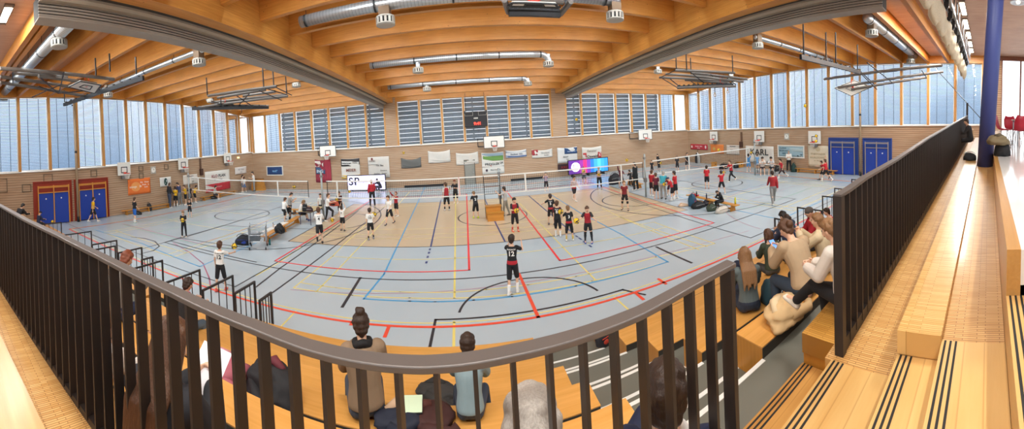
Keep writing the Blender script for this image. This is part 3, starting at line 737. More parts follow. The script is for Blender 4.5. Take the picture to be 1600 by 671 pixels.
backboard(FW, 1008.5, 210.5, 1.62, 1.05, 'framed basketball backboard at the right end of the far wall', .9, 1, G3)
backboard(RW, 1115, 213, 1.1, .95, 'small white basketball backboard on the right wall above the red banner', group=G3)
backboard(RW, 1186, 213.5, 1.15, 1.0, 'white basketball backboard on the right wall above the KARL banner', group=G3)
backboard(RW, 1272.5, 215, 1.15, 1.05, 'white basketball backboard with a ball at its hoop beside the blue doors', group=G3)
# scoreboard
SCR = emit('digit_red', 'ff3a28', 3.0)
t = wall_thing('scoreboard', 'black scoreboard with red digits hanging before the far windows', 'scoreboard', FW, 743.5, 186, d=.45)
wd, ht = rectpx(FW, 725.5, 173, 761, 197, .45)
mb = MB(); mb.box(-wd / 2, wd / 2, -ht / 2, ht / 2, -.15, 0); cs = part(mb, 'case', mat('score_black', '161417', .5), t, bevel=.02)
mb = MB()
for s in (-1, 1):
    for a in ((-.36, .36, .0, .03), (-.36, .36, .33, .36), (-.36, -.33, 0, .36), (.33, .36, 0, .36)): flat(mb, a[0] + s * wd * .3, a[1] + s * wd * .3, a[2] + ht * .22, a[3] + ht * .22, .004)
part(mb, 'score_window', mat('window_outline', '8d8a84', .5), cs)
mb = MB(); flat(mb, -.25, wd * .28, -ht * .45, -ht * .17, .003); part(mb, 'clock_window', mat('clock_bg', '3a0d0c', .4), cs)
text(t, '9:41', .33, .12, -ht * .31, SCR, .012, bold=.02, sx=1.15); text(t, 'HEIM', .16, 0, .06, BOARD, .006, bold=.02)
mb = MB()
for s in (-1, 1): mb.box(s * wd * .42 - .02, s * wd * .42 + .02, ht / 2, ht / 2 + 1.6, -.1, -.06); mb.obox((s * wd * .48, ht / 2 - .05, -.05), .12, .25, .12)
part(mb, 'hanger', DARK, t)
# banners ------------------------------------------------------------
def C(h): return mat('cloth_' + h, h, .75, var=.05)
def sheet(mb, w, h, sag=0, nx=14, z=.0, x0=0, y0=0, wav=.012, seed=0):
    """cloth with a little hang: top edge sags by SAG between its pinned corners"""
    th = .006; vs = []; ny = 6
    for side in (0, 1):
        for j in range(ny + 1):
            for i in range(nx + 1):
                u = i / nx; v = j / ny; s = sag * 4 * u * (1 - u)
                zz = z + wav * (math.sin(u * 11 + seed) * .6 + math.sin(v * 5 + u * 4 + seed)) + .03 + (th if side else 0)
                vs.append((x0 + (u - .5) * w, y0 + (v - .5) * h - s * (.25 + .75 * v), zz))
    k = (nx + 1) * (ny + 1); fs = []
    for j in range(ny):
        for i in range(nx):
            a = j * (nx + 1) + i; q = (a, a + 1, a + nx + 2, a + nx + 1); fs.append(tuple(k + x for x in q)); fs.append(q[::-1])
    bd = [i for i in range(nx + 1)] + [(j + 1) * (nx + 1) - 1 for j in range(1, ny + 1)] + [ny * (nx + 1) + i for i in range(nx - 1, -1, -1)] + [j * (nx + 1) for j in range(ny - 1, 0, -1)]
    for a, b in zip(bd, bd[1:] + bd[:1]): fs.append((a, b, b + k, a + k))
    return mb.add(vs, fs)
def banner(w, box, label, base, bands=(), texts=(), sag=0, blobs=(), frame=None, group=None, wav=.012):
    x0, y0, x1, y1 = box; xm, ym = (x0 + x1) / 2, (y0 + y1) / 2
    t = wall_thing('banner', label, 'banner', w, xm, ym, group or 'advertising banners on the walls', .02); W_, H_ = rectpx(w, x0, y0, x1, y1)
    mb = MB(); sheet(mb, W_, H_, sag, seed=xm, wav=wav); part(mb, 'cloth', C(base), t, True)
    for (a, b, c, d, h) in bands:      # fractions of width and height, measured from lower left
        mb = MB(); ww, hh = (b - a) * W_, (d - c) * H_; sheet(mb, ww, hh, sag * (b - a) ** 2, 10, .008 + .002 * len(t.children), ((a + b) / 2 - .5) * W_, ((c + d) / 2 - .5) * H_ - sag * 4 * (a + b) / 2 * (1 - (a + b) / 2) * (.25 + .75 * (c + d) / 2) + sag * (b - a) ** 2 * (.25 + .75 * .5), wav=wav, seed=xm + ((a - 0) * 11)); part(mb, 'printed_panel', C(h), t, True)
    for (s, fx, fy, sz, col, *sx_) in texts:
        text(t, s, sz * H_, (fx - .5) * W_, (fy - .5) * H_ - sag * 4 * fx * (1 - fx) * (.25 + .75 * fy), C(col), .075, bold=.015, sx=sx_[0] if sx_ else 1)
    for (fx, fy, rx, ry, col) in blobs:
        mb = MB(); mb.lathe([(rx * H_, 0), (rx * H_, .006), (0, .007)], (0, 0, 0), 24); me = mb.mesh('emblem'); me.transform(Matrix.Translation(((fx - .5) * W_, (fy - .5) * H_, .066)) @ Matrix.Diagonal((1, ry / rx, 1, 1))); me.materials.append(C(col))
        o = bpy.data.objects.new('emblem', me); COL.objects.link(o); o.parent = t
    if frame:
        mb = MB(); e = .1
        for a in ((-W_ / 2 - e, W_ / 2 + e, -H_ / 2 - e, -H_ / 2), (-W_ / 2 - e, W_ / 2 + e, H_ / 2, H_ / 2 + e), (-W_ / 2 - e, -W_ / 2, -H_ / 2, H_ / 2), (W_ / 2, W_ / 2 + e, -H_ / 2, H_ / 2)): flat(mb, *a, .0, .06)
        part(mb, 'border', C(frame), t)
    return t
banner(LW, (200, 279, 235, 303.5), 'orange banner with white lettering on the left wall', 'ee7a35', [], [('Die Fitness', .74, .74, .13, 'fff4e6'), ('Praxis in', .76, .58, .13, 'fff4e6'), ('Seckl', .78, .42, .13, 'fff4e6'), ('orange fit', .33, .5, .2, 'fbe9d2')], blobs=[(.33, .5, .36, .3, 'f3a15a'), (.33, .5, .3, .24, 'ee7a35')])
banner(LW, (249.5, 277, 267, 291.5), 'white sign with dark green swirl emblem on the left wall', 'e9e6de', blobs=[(.5, .5, .24, .4, '2f4a45'), (.56, .56, .1, .22, 'dfe3dd'), (.46, .36, .07, .12, 'c8d2cc')])
banner(LW, (286, 273, 308.5, 288), 'white printed sheet beside the swirl sign on left wall', 'e4dcd0', texts=[('TROPHÄEN', .5, .82, .16, '6b4a44'), ('Sport', .35, .5, .14, '8a8580'), ('Pokale', .65, .3, .14, '8a8580')])
banner(LW, (321, 266.5, 359.5, 298), 'white over red banner reading KLOPLAN on the left wall', 'e9e3d8', [(0, 1, 0, .37, 'c9323a')], [('KLO', .36, .73, .2, 'a03a48', 1.1), ('PLAN', .66, .73, .2, '33343c', 1.1), ('planung und beratung', .5, .56, .07, '6c6a70'), ('www.kloplan', .5, .2, .1, 'e8b0ae')])
banner(LW, (367, 261, 385, 272), 'pale lettered sheet near the left corner of the hall', 'dfd6cf', texts=[('VfB Verein', .5, .62, .28, 'a9a09c'), ('Halle', .5, .28, .24, 'a9a09c')])
banner(FW, (418, 261, 441, 273), 'framed dark blue banner at the left end of the far wall', '27406e', [(.35, .7, .3, .6, '4d86b8')], [('SPORT', .5, .45, .22, '9cc4e4')], frame='d8d4cb')
banner(FW, (493, 249, 517.5, 285), 'dark red and blue banner below the left far backboard', '8d2a3a', [(.0, .52, .7, .96, 'dccfc3'), (.04, .62, .38, .68, '34506e'), (.62, 1, .05, 1, 'a02f3f')], [('ING', .3, .5, .18, 'cdd6de'), ('Bank', .28, .8, .12, '8d2a3a')], sag=.1)
banner(FW, (533.5, 247.5, 562.5, 279), 'white, black and yellow striped banner above the lit screen', 'dcd6cd', [(0, 1, .62, 1, '403c3c'), (.04, .96, .70, .88, 'e4dfd8'), (0, 1, 0, .17, 'd9a92c')], [('Hamburger Wache', .5, .79, .09, '2f2c2c'), ('MEIER', .52, .42, .2, '8a5145'), ('MT', .5, .08, .14, '2a2622')], sag=.06)
banner(FW, (575.5, 245, 608.5, 278), 'large pale grey printed banner left of the far pier', 'd5cfc6', [(.0, .62, .62, .64, '8f8a84')], [('WAPPEN', .2, .8, .08, '6e4a44'), ('TSV Bau', .55, .58, .1, '5c5858'), ('Zimmerei', .72, .34, .08, '5c5858'), ('Dachbau', .4, .2, .08, '5c5858'), ('Fenster', .75, .2, .08, '5c5858')], blobs=[(.2, .9, .05, .06, '7d3b38')])
banner(FW, (627, 246, 658, 262), 'dark grey cloth sagging on the far wall', '6a6864', [(0, 1, .0, .28, '5f5d59')], sag=.22, wav=.03)
banner(FW, (669, 235, 703.5, 254), 'white cloth with a deep fold, left of the two blank ones on the far wall', 'd9d2c8', [(0, 1, .0, .3, 'cfc8be')], sag=.14, wav=.03)
banner(FW, (712.5, 238, 747.5, 257), 'white cloth above the grey doorway on the far wall', 'd6cfc4', [(0, 1, .0, .3, 'ccc4ba')], sag=.12, wav=.03)
banner(FW, (753, 238, 787.5, 272), 'green and white banner below the far centre backboard', 'ddd8cf', [(.06, .98, .62, .86, '6f9a4f'), (.02, .98, .84, .98, '9bb0bd'), (0, 1, .33, .36, '9d9892')], [('PREIGLER', .46, .47, .15, '33312f', 1.05), ('QR', .88, .5, .12, '4b4845'), ('Malerbetrieb', .6, .2, .09, '7d7873')], sag=.06, blobs=[(.2, .18, .05, .06, '4c3a44'), (.4, .38, .03, .02, 'c0392f')])
banner(FW, (790, 234, 822.5, 246), 'white and blue banner right of the green one on the far wall', 'd5d4d2', [(0, 1, .0, .28, '5d6f96'), (.0, 1, .72, .84, '8f9aac')], [('Rechner KG', .5, .5, .3, '4c5568')], sag=.1)
banner(FW, (831, 233, 863, 246), 'white banner with a red left end below the pier', 'd9d4cb', [(.0, .3, .35, 1, 'a33a40')], [('Druckerei', .65, .62, .24, '8d8984'), ('Sander', .7, .3, .22, '8d8984')], sag=.12)
banner(FW, (871, 230, 902, 254), 'white and dark blue banner right of the pier', 'dad7d2', [(.36, 1, .58, .98, '2c4a76')], [('Haus & Hof', .7, .74, .12, 'b9cbe2'), ('Metall', .4, .4, .14, '77716e'), ('bau', .5, .24, .12, '77716e')], sag=.07)
banner(FW, (871.5, 255.5, 902.5, 267), 'dark banner with red lettering under the white and blue one', '3a2327', [], [('KREMER', .5, .5, .45, '9c3138', 1.15)])
banner(FW, (909.5, 229, 940, 249), 'white banner reading Oswald between red squares', 'ddd5c9', [(.04, .22, .08, .55, 'b8393b'), (.8, .98, .08, .55, 'b8393b')], [('Oswald', .51, .26, .3, '2c2b2b'), ('Fenster', .5, .72, .26, '9a8f86'), ('R', .13, .3, .26, 'f0dcd6'), ('R', .89, .3, .26, 'f0dcd6')], sag=.1)
banner(RW, (1079, 225.5, 1105.5, 234), 'narrow red banner at the left end of the right wall', 'b5323c', [], [('Getränke Markt', .5, .62, .28, 'f0d6d4'), ('Seckach', .5, .3, .24, 'f0d6d4')], blobs=[(.1, .5, .2, .25, 'e8c8c4'), (.9, .5, .2, .3, 'e8c8c4')])
banner(RW, (1110.5, 226, 1131, 240), 'small orange banner on the right wall', 'e0803e', [], [('fit', .3, .5, .3, 'c9b06a'), ('Praxis', .68, .3, .2, 'ffd98a')], blobs=[(.3, .5, .24, .2, 'cf9a50')])
banner(RW, (1135.5, 227, 1155.5, 241.5), 'pale sheet with dark heading left of the KARL banner', 'dccfc2', [(0, 1, .78, .97, 'cfc2b5')], [('TROPHÄEN', .5, .85, .16, '3c3634', 1.05), ('Pokale', .45, .5, .16, '9b928a')])
banner(RW, (1165, 228.5, 1208.5, 254), 'white banner with big black letters KARL', 'e2d9cd', [], [('KARL', .5, .62, .52, '2f2c2a', 1.12)])
banner(RW, (1216.5, 229, 1255, 245), 'pale blue landscape banner beside the standing referee', '9fb9c2', [(.76, .96, .05, .26, '3d4548'), (.45, 1, .5, .85, 'b3c6c8')], [('KLANGE', .2, .82, .2, '4a6b78'), ('MUSIK UND', .22, .56, .2, '4a6b78'), ('GEFÜHLE', .3, .3, .2, '4a6b78')], frame='e9e4da')
banner(RW, (1263, 228, 1294.5, 262), 'cream banner with engraved lettering beside the blue doors', 'e3d3b8', [], [('PFARRKINDER', .5, .62, .12, 'b9a684', 1.0), ('WORLDDANCE', .5, .46, .12, 'b9a684', 1.0), ('im Pfarrheim', .5, .32, .06, 'b9a684')], blobs=[(.5, .84, .12, .1, 'cdbb98'), (.5, .84, .1, .08, 'e3d3b8')])
# small square hatches, clocks
def hatch(w, px, py, wd, ht, lb, col='7d6a55'):
    t = wall_thing('wall_frame', lb, 'wall fitting', w, px, py, 'empty wall frames', .01); mb = MB(); e = .045
    for a in ((-wd / 2, wd / 2, -ht / 2, -ht / 2 + e), (-wd / 2, wd / 2, ht / 2 - e, ht / 2), (-wd / 2, -wd / 2 + e, -ht / 2, ht / 2), (wd / 2 - e, wd / 2, -ht / 2, ht / 2)): flat(mb, *a, .0, .04)
    part(mb, 'frame', mat('fr_' + col, col, .5), t)
for px, py, wd, ht, lb in ((75, 278.5, .65, .5, 'thin square frame on the wall above the left red door'), (41.5, 294, .62, .5, 'thin square frame left of the red doors'), (146.5, 271, .5, .45, 'thin square frame above the second red door'),
                           (220, 264, .42, .42, 'upper thin frame above the orange banner'), (220.5, 275, .42, .42, 'lower thin frame above the orange banner'), (259.5, 261, .42, .42, 'thin frame above the swirl sign'), (3, 290, .7, .9, 'tall thin frame at the left edge beside the stand')):
    hatch(LW, px, py, wd, ht, lb)
for w, px, py, lb in ((LW, 239, 266, 'grey wall clock on the left wall'), (RW, 1229.5, 213.5, 'grey wall clock on the right wall')):
    t = wall_thing('wall_clock', lb, 'clock', w, px, py, None, .01); mb = MB(); mb.box(-.25, .25, -.28, .28, 0, .06); part(mb, 'case', mat('clock_case', 'b9b2a6', .5), t, bevel=.01)
    mb = MB(); mb.lathe([(.2, .06), (.2, .07), (0, .071)], (0, 0, 0), 20); f = part(mb, 'dial', BOARD, t); mb = MB(); mb.bar((0, 0, .075), (.09, .05, .075), .02, .01); mb.bar((0, 0, .075), (-.03, .15, .075), .015, .01); part(mb, 'clock_hand', BLACK, f)
for w, px, py, z0, lb in ((LW, 313.5, 257, .5, ''), (RW, 1159, 214, .5, '')):
    t = wall_thing('wall_speaker', 'brown loudspeaker box on the wall under the window beside the %s banner' % ('red and white KLOPLAN' if w is LW else 'KARL'), 'loudspeaker', w, px, py + 12, None, .01)
    mb = MB(); mb.box(-.16, .16, -.28, .28, 0, .2); part(mb, 'case', mat('spk', '4c2f22', .6), t, bevel=.01); mb = MB(); mb.box(-.12, .12, .3, 1.2, 0, .03); part(mb, 'cable_duct', mat('spk2', '6b4c38', .6), t)
t = wall_thing('exit_light', 'small glowing emergency light at the left corner of the hall', 'exit light', LW, 372, 246.5, None, .01); mb = MB(); mb.box(-.15, .15, -.08, .08, 0, .06); part(mb, 'case', emit('exit_glow', 'ffe9a0', 1.4), t)
# lit advertising screens
def screen(label, a, b, ztop, zbot, draw, d):
    (xa, ya), (xb, yb) = a, b; t = None
    ua, _ = FW.hit(xa, ya, d); ub, _ = FW.hit(xb, yb, d); u = (ua + ub) / 2; W_ = ub - ua; H_ = ztop - zbot
    t = thing('advertising_screen', label, 'advertising screen', FW.p(u, (ztop + zbot) / 2, d)); t.rotation_euler = FW.M().to_euler()
    mb = MB(); mb.box(-W_ / 2 - .06, W_ / 2 + .06, -H_ / 2 - .05, H_ / 2 + .06, -.14, -.01); part(mb, 'casing', BLACK, t)
    mb = MB()
    for s in (-.8, 0, .8): mb.box(s * W_ / 2 - .05, s * W_ / 2 + .05, -(ztop + zbot) / 2, -H_ / 2, -.5, -.05)
    part(mb, 'foot', DARK, t); draw(t, W_, H_); return t
def s1(t, W_, H_):
    mb = MB(); flat(mb, -W_ / 2, W_ / 2, -H_ / 2, H_ / 2, -.008, .006); part(mb, 'display', emit('screen_lilac', 'dcd6ff', 1.15), t)
    text(t, 'S', .95, -W_ * .41, H_ * .08, BLACK, .002, bold=.02); text(t, '&', .5, -W_ * .33, H_ * .08, mat('amp', '9d93b8', .5), .002); text(t, 'P', .95, -W_ * .25, H_ * .08, BLACK, .002, bold=.02)
    text(t, 'immobilien', .2, -W_ * .09, H_ * .06, mat('amp2', '7d78a8', .5), .002)
screen('lit lilac advertising screen with black letters S and P by the far wall', (544, 295), (602, 291), 1.35, .12, s1, 1.3)
def s2(t, W_, H_):
    cols = ['5a2c86', '5a2c86', '6a2d8c', '8c3090', 'e2306e', '7a3aa0', '2a6fd6', '3d9cf0', '52b4f6', '3a9cf0', '2f8ce8']
    for k, c in enumerate(cols):
        mb = MB(); x = -W_ / 2 + W_ * k / len(cols); flat(mb, x, x + W_ / len(cols), -H_ / 2, H_ / 2, -.008, .006); part(mb, 'display_field', emit('scr_' + c, c, .9), t)
    mb = MB(); mb.lathe([(.42, 0), (.42, .01), (0, .011)], (0, 0, 0), 6 * 5); me = mb.mesh('emblem'); me.transform(Matrix.Translation((-W_ * .33, .0, .0))); me.materials.append(emit('scr_white', 'f4ecff', 1.2)); o = bpy.data.objects.new('emblem', me); COL.objects.link(o); o.parent = t
    mb = MB(); x = -W_ * .33
    for a in ((-.2, .2, .18, .22), (-.2, -.16, -.05, .2), (.16, .2, -.05, .2), (-.1, .1, -.1, -.06)): flat(mb, x + a[0], x + a[1], a[2], a[3], .012)
    part(mb, 'emblem_mark', mat('scr_ink', '3c2a50', .5), t)
screen('lit purple, pink and blue advertising screen by the far wall', (889, 268), (950, 265), 1.5, .3, s2, 1.2)
# far wall: grey passage and black strips painting the dark of low openings
t = wall_thing('door_far', '', '', FW, 734.5, 274); wd, ht = rectpx(FW, 727, 258, 742, 289)
for k in ('label', 'category'): 
    if k in t: del t[k]
t['kind'] = 'structure'; t.location.z = 0; mb = MB(); mb.box(-wd / 2, wd / 2, 0, 2.1, 0, .03); part(mb, 'door_leaf', mat('door_grey', '8d8a80', .5), t); mb = MB()
for a in ((-wd / 2 - .06, -wd / 2, 0, 2.16), (wd / 2, wd / 2 + .06, 0, 2.16), (-wd / 2, wd / 2, 2.1, 2.16)): flat(mb, *a, 0, .05)
part(mb, 'door_frame', mat('door_fr', '5f564c', .5), t); mb = MB(); mb.obox((wd / 2 - .12, 1.05, .06), .14, .03, .05); part(mb, 'door_handle', STEEL, t)
for a, b, c in ((632, 694, 290.5), (798, 856, 280)):
    ua, _ = FW.hit(a, c); ub, _ = FW.hit(b, c); mb = MB(); FW.box(mb, ua, ub, .02, .2, 0, .04); struct(mb, 'dark_gap_strip', BLACK)
# doors with wall bars folded before them
BLUEM = mat('mat_blue', '1d3fa0', .5, var=.08); REDD = mat('door_red', 'a33a26', .5); BLUED = mat('door_blue', '2f4f9e', .5); BARW = mat('bar_wood', 'd9953f', .45)
def gate(w, px0, px1, pyb, wallcol, label, top=2.75, leaf=2.05):
    ua, _ = w.hit(px0, pyb); ub, _ = w.hit(px1, pyb); u = (ua + ub) / 2; W_ = abs(ub - ua)
    t = thing('equipment_gate', label, 'equipment gate', w.p(u, 0, .0)); t.rotation_euler = w.M().to_euler()
    mb = MB(); mb.box(-W_ / 2, W_ / 2, 0, top, .0, .02); part(mb, 'recess', wallcol, t)
    mb = MB()
    for a in ((-W_ / 2 - .05, -W_ / 2, 0, top + .05), (W_ / 2, W_ / 2 + .05, 0, top + .05), (-W_ / 2, W_ / 2, top, top + .05)): flat(mb, *a, 0, .12)
    part(mb, 'surround', wallcol, t)
    w2 = W_ * .82
    for s in (-1, 1):
        x0, x1 = sorted((0, s * w2 / 2)); mb = MB(); mb.box(x0 + .02, x1 - .02, .04, leaf, .1, .2); dl = part(mb, 'mat_leaf', BLUEM, t, bevel=.015)
        mb = MB(); mb.lathe([(.05, 0), (.05, .01), (0, .012)], ((x0 + x1) / 2, leaf - .38, .2), 12); part(mb, 'handle_plate', BOARD, dl)
    mb = MB()
    for x in (-w2 / 2, 0, w2 / 2): mb.box(x - .03, x + .03, .02, top - .22, .21, .27)
    for y in (leaf + .02, leaf + .35, top - .28): mb.box(-w2 / 2, w2 / 2, y - .025, y + .025, .22, .26)
    part(mb, 'wall_bar_frame', BARW if wallcol is REDD else mat('bar_grey', '9a8f86', .5), t)
    return t
gate(LW, 54, 112, 343, REDD, 'blue double gate in red surround at the left end of the left wall')
gate(LW, 118, 169, 336, REDD, 'blue double gate in red surround nearer the orange banner')
gate(RW, 1297, 1341, 268, BLUED, 'blue double gate in blue surround beside the cream banner', 2.85, 2.15)
gate(RW, 1350, 1393, 268, BLUED, 'blue double gate in blue surround beside the gallery railing', 2.85, 2.15)
for w, px, py0, py1, lb in ((LW, 117, 200, 334, 'tall tan pole between the red-framed gates'), (RW, 1344, 190, 266, 'tall tan pole between the blue-framed gates')):
    u, _ = w.hit(px, py0, .35); t = thing('climbing_pole', lb, 'pole', w.p(u, 0, .35)); mb = MB(); mb.tube([(0, 0, .35), (0, 0, 8.1)], .085, 10); part(mb, 'pole', mat('pole_tan', 'b49a7c', .45, .3), t, True)
    mb = MB(); mb.tube([(0, 0, .0), (0, 0, .35)], .09, 10); part(mb, 'pole_foot', BLACK, t, True); mb = MB(); mb.tube([(0, 0, 4.6), (0, 0, 4.75)], .09, 10); mb.bar((0, 0, 7.9), w.n * -.4 + Vector((0, 0, 7.9)), .05, .05); part(mb, 'pole_bracket', DARK, t)
# gallery lamps in the ceiling panel
LAMPG = emit('lamp_diffuser', 'fff3dd', 9)
def glamp(px0, py0, px1, py1, lb, wd=.2):
    a = atz(px0, py0, GPZ - .03); b = atz(px1, py1, GPZ - .03); y = (a.y + b.y) / 2; x = (a.x + b.x) / 2; l = abs(b.x - a.x)
    t = thing('ceiling_light', lb, 'ceiling light', (x, y, GPZ - .03), 0, 'strip lights in the gallery ceiling'); mb = MB(); mb.box(-l / 2, l / 2, -wd / 2, wd / 2, -.02, .02); part(mb, 'diffuser', LAMPG, t)
    mb = MB()
    for s in (-1, 1): mb.box(-l / 2 - .2, l / 2 + .2, s * wd / 2 - (.02 if s < 0 else 0), s * wd / 2 + (.02 if s > 0 else 0), -.03, .03)
    for s in (-1, 1): mb.box(s * (l / 2 + .1) - .1, s * (l / 2 + .1) + .1, -wd / 2, wd / 2, -.005, .03)
    part(mb, 'lamp_trough', mat('trough', '6d5a4c', .6), t)
for k, (a, b, c, d) in enumerate(((1502, 4, 1508, 23), (1507, 31, 1512, 45), (1511.5, 50, 1516, 60), (1514.5, 65, 1518, 73), (1516.5, 76, 1520, 82))): glamp(a, b, c, d, ['nearest', 'second', 'third', 'fourth', 'farthest'][k] + ' strip light in the row beside the blue pillar')
for k, (a, b, c, d) in enumerate(((1423, 17, 1430, 23), (1433, 30, 1446, 43), (1447, 49, 1457, 59), (1460, 67, 1466, 70), (1466.5, 74, 1473, 81))): glamp(a, b, c, d, ['nearest', 'second', 'third', 'fourth', 'farthest'][k] + ' strip light in the row left of the bundled net', .24)
glamp(0, 34, 17, 12, 'strip light at the upper left corner beside the first joist', .26)
# bundled ball-stop net under the gallery ceiling
NETW = mat('bundle_net', 'e8dabd', .85, var=.25, scale=30, bump=.6)
A, B = Vector((4.9, 1.55, 8.05)), Vector((22.8, 1.7, 8.05))
t = thing('ball_stop_net', 'bundled cream ball-stop net hanging from a rail below the gallery ceiling', 'net', A)
mb = MB(); n = 60; pts = []; rs = []
rings = []
for i in range(n + 1):
    f = i / n; p = (B - A) * f; hw = .16 + .05 * math.sin(i * 2.1) + .03 * math.sin(i * 5.3); hh = .42 + .1 * math.sin(i * 1.3) + .06 * math.sin(i * 3.7)
    rings.append([p + Vector((0, hw * math.cos(a) * (1 + .15 * math.sin(3 * a + i)), -.5 + hh * math.sin(a) * (1 + .1 * math.sin(4 * a + i * 1.7)))) for a in [2 * PI * k / 14 for k in range(14)]])
mb.loft(rings); part(mb, 'net_bundle', NETW, t, True)
mb = MB(); mb.bar((0, -.28, .12), B - A + Vector((0, -.28, .12)), .1, .12); mb.tube([(0, -.12, .02), B - A + Vector((0, -.12, .02))], .03, 8); part(mb, 'rail', STEEL, t)
mb = MB()
for k in range(16):
    p = (B - A) * ((k + .3) / 16); mb.obox(p + Vector((0, -.2, -.02)), .1, .16, .34); mb.lathe([(.08, -.04), (.08, .04)], p + Vector((0, -.16, -.2)), 10, 'X'); mb.box(p.x - .015, p.x + .015, -.3, -.26, .1, .75)
part(mb, 'pulley', DARK, t)
# ------------------------------------------------------------------ spectator stand and gallery
BENCHW = mat('stand_bench_wood', 'd9a04a', .38, var=.07, scale=3)
BENCHW = wood('stand_bench_wood2', 'e8ab60', 'd69a48', 'X', .36, False, 0, stretch=10, coat=.15)
ENDW = wood('stand_bench_end', 'c98a38', 'b87a2c', 'Z', .4, False)
GREYF = mat('stand_linoleum', '6f6e63', .5, var=.05, scale=4); DARKR = mat('stand_riser', '38352f', .6); WHITEL = mat('nosing_white', 'ecebe4', .5)
ZK = [0, .45, .91, 1.36, 1.82, 2.27, 2.70]; YB = [6.9, 5.42, 4.52, 3.58, 2.69, 1.84, .98]; YF = [7, 6.03, 4.88, 3.92, 3.02, 2.17, 1.30]
PK = [0.0] + [z - .11 for z in ZK[1:6]]
TR = .05
SEGS = [(-20.6, -13.35, 'at the left end of the stand'), (-11.4, -9.85, 'between the second and third aisles from the left'), (-8.75, -6.75, 'left of the first left aisle'), (-5.75, 1.03, 'left of the central aisle'),
        (2.2, 7.65, 'right of the central aisle'), (8.75, 10.3, 'beyond the first right aisle'), (12.4, 14.0, 'beyond the second right aisle'), (16.5, 23.0, 'at the right end of the stand')]
ROWN = ['', 'lowest', 'second', 'third', 'fourth', 'fifth', 'topmost']
def aisles():
    return [(a[1], b[0]) for a, b in zip(SEGS, SEGS[1:])]
for k in range(1, 6):
    mb = MB(); y0 = YB[k + 1] if k < 5 else .9
    mb.box(-20.6, 23.0, y0, YB[k], 0, PK[k]); t = struct(mb, 'stand_floor', GREYF)
    mb = MB(); mb.box(-20.6, 23.0, y0 + .01, YB[k] + .004, PK[k - 1], PK[k] - .03); struct(mb, 'stand_riser', DARKR, t)
    mb = MB(); ms = MB()
    for a, b in aisles():
        h = (PK[k - 1] + PK[k]) / 2; ym = YF[k] - .0
        ms.box(a, b, YB[k], ym, 0, h)
        mb.box(a, b, ym - .035, ym + .004, h - .002, h + .004); mb.box(a, b, YB[k] - .035, YB[k] + .004, PK[k] - .002, PK[k] + .004)
        ms.box(a - .0, a + .02, ym - .01, ym, 0, h)
    struct(ms, 'stand_step', GREYF, t); struct(mb, 'step_nosing', WHITEL, t)
mb = MB(); mb.box(-20.6, 23, .2, .92, 0, 2.6); struct(mb, 'stand_back', DARKR)
for k in range(1, 7):
    for (a, b, where) in SEGS:
        if k == 6 and b > 2 and a > 2: continue
        if k == 6 and a < -1 and b > 0: b = .95
        z0 = PK[k - 1]; y0, y1 = YB[k], YF[k]; cx = (a + b) / 2; top_ = ZK[k] - (.17 if k == 6 else 0)
        t = thing('stand_bench', 'long wooden stand bench, %s row, %s' % (ROWN[k], where), 'bench', (cx, (y0 + y1) / 2, z0), 0, 'wooden benches of the spectator stand')
        hw = (b - a) / 2; hd = (y1 - y0) / 2; h = top_ - z0
        mb = MB(); mb.box(-hw, hw, -hd, hd, h - .014, h); part(mb, 'seat_board', BENCHW, t, bevel=.003)
        mb = MB(); mb.box(-hw + .002, hw - .002, -hd + .004, hd - .004, .0, h - .0145); part(mb, 'bench_box', ENDW, t)
        mb = MB(); mb.box(-hw + .004, hw - .004, -hd - .004, -hd + .003, max(0, h - .2), h - .012); part(mb, 'back_strip', DARKR, t)
        if k == 1:
            mb = MB(); mb.box(-hw + .01, hw - .01, -hd * .1 - .006, -hd * .1 + .006, h - .002, h + .0015); part(mb, 'board_joint', mat('joint', '7c5a2a', .6), t)
# short steel rails beside the aisles
def aisle_rail(x, y0, y1, zb, zt_, lb):
    t = thing('aisle_rail', lb, 'railing', (x, (y0 + y1) / 2, zb), 0, 'short steel rails along the stand aisles'); h = zt_ - zb; d = (y1 - y0) / 2
    mb = MB(); mb.box(-.022, .022, -d - .02, d + .02, h - .045, h); part(mb, 'top_rail', RAILM, t)
    n = 5
    for i in range(n):
        y = -d + 2 * d * i / (n - 1); mb = MB(); w = .022 if i in (0, n - 1) else .009; mb.box(-w, w, y - w, y + w, 0, h - .045); part(mb, 'post' if i in (0, n - 1) else 'baluster', RAILM, t)
LBL = ['nearest short dark rail at the foot of the stand, left of centre', 'second short dark rail, close behind the nearest left one', 'third short dark rail left of centre, beside the number 12 boy in white', 'fourth dark aisle rail from the centre, beside the woman with pink collar',
       'fifth dark aisle rail on the left, before the wooden boxes', 'small dark rail behind the fifth left one', 'dark aisle rail with a yellow ball behind it', 'dark rail in the left far aisle, upper one of a pair', 'dark rail in the left far aisle, lower one of a pair', 'dark rail farther along toward the blue left gates', 'dark rail at the far left before the red gate']
for (x, y0, y1), lb in zip([(-4.3, 5.74, 6.17), (-5.0, 5.75, 6.5), (-5.72, 5.45, 6.53), (-6.75, 5.12, 6.35), (-8.2, 5.09, 6.18), (-8.7, 5.77, 6.18), (-9.82, 5.59, 6.53), (-11.3, 5.33, 6.38), (-10.65, 5.05, 5.94), (-13.33, 5.0, 6.27), (-16.0, 5.0, 5.87)], LBL):
    aisle_rail(x, y0, y1, 0.0, 1.07, lb)
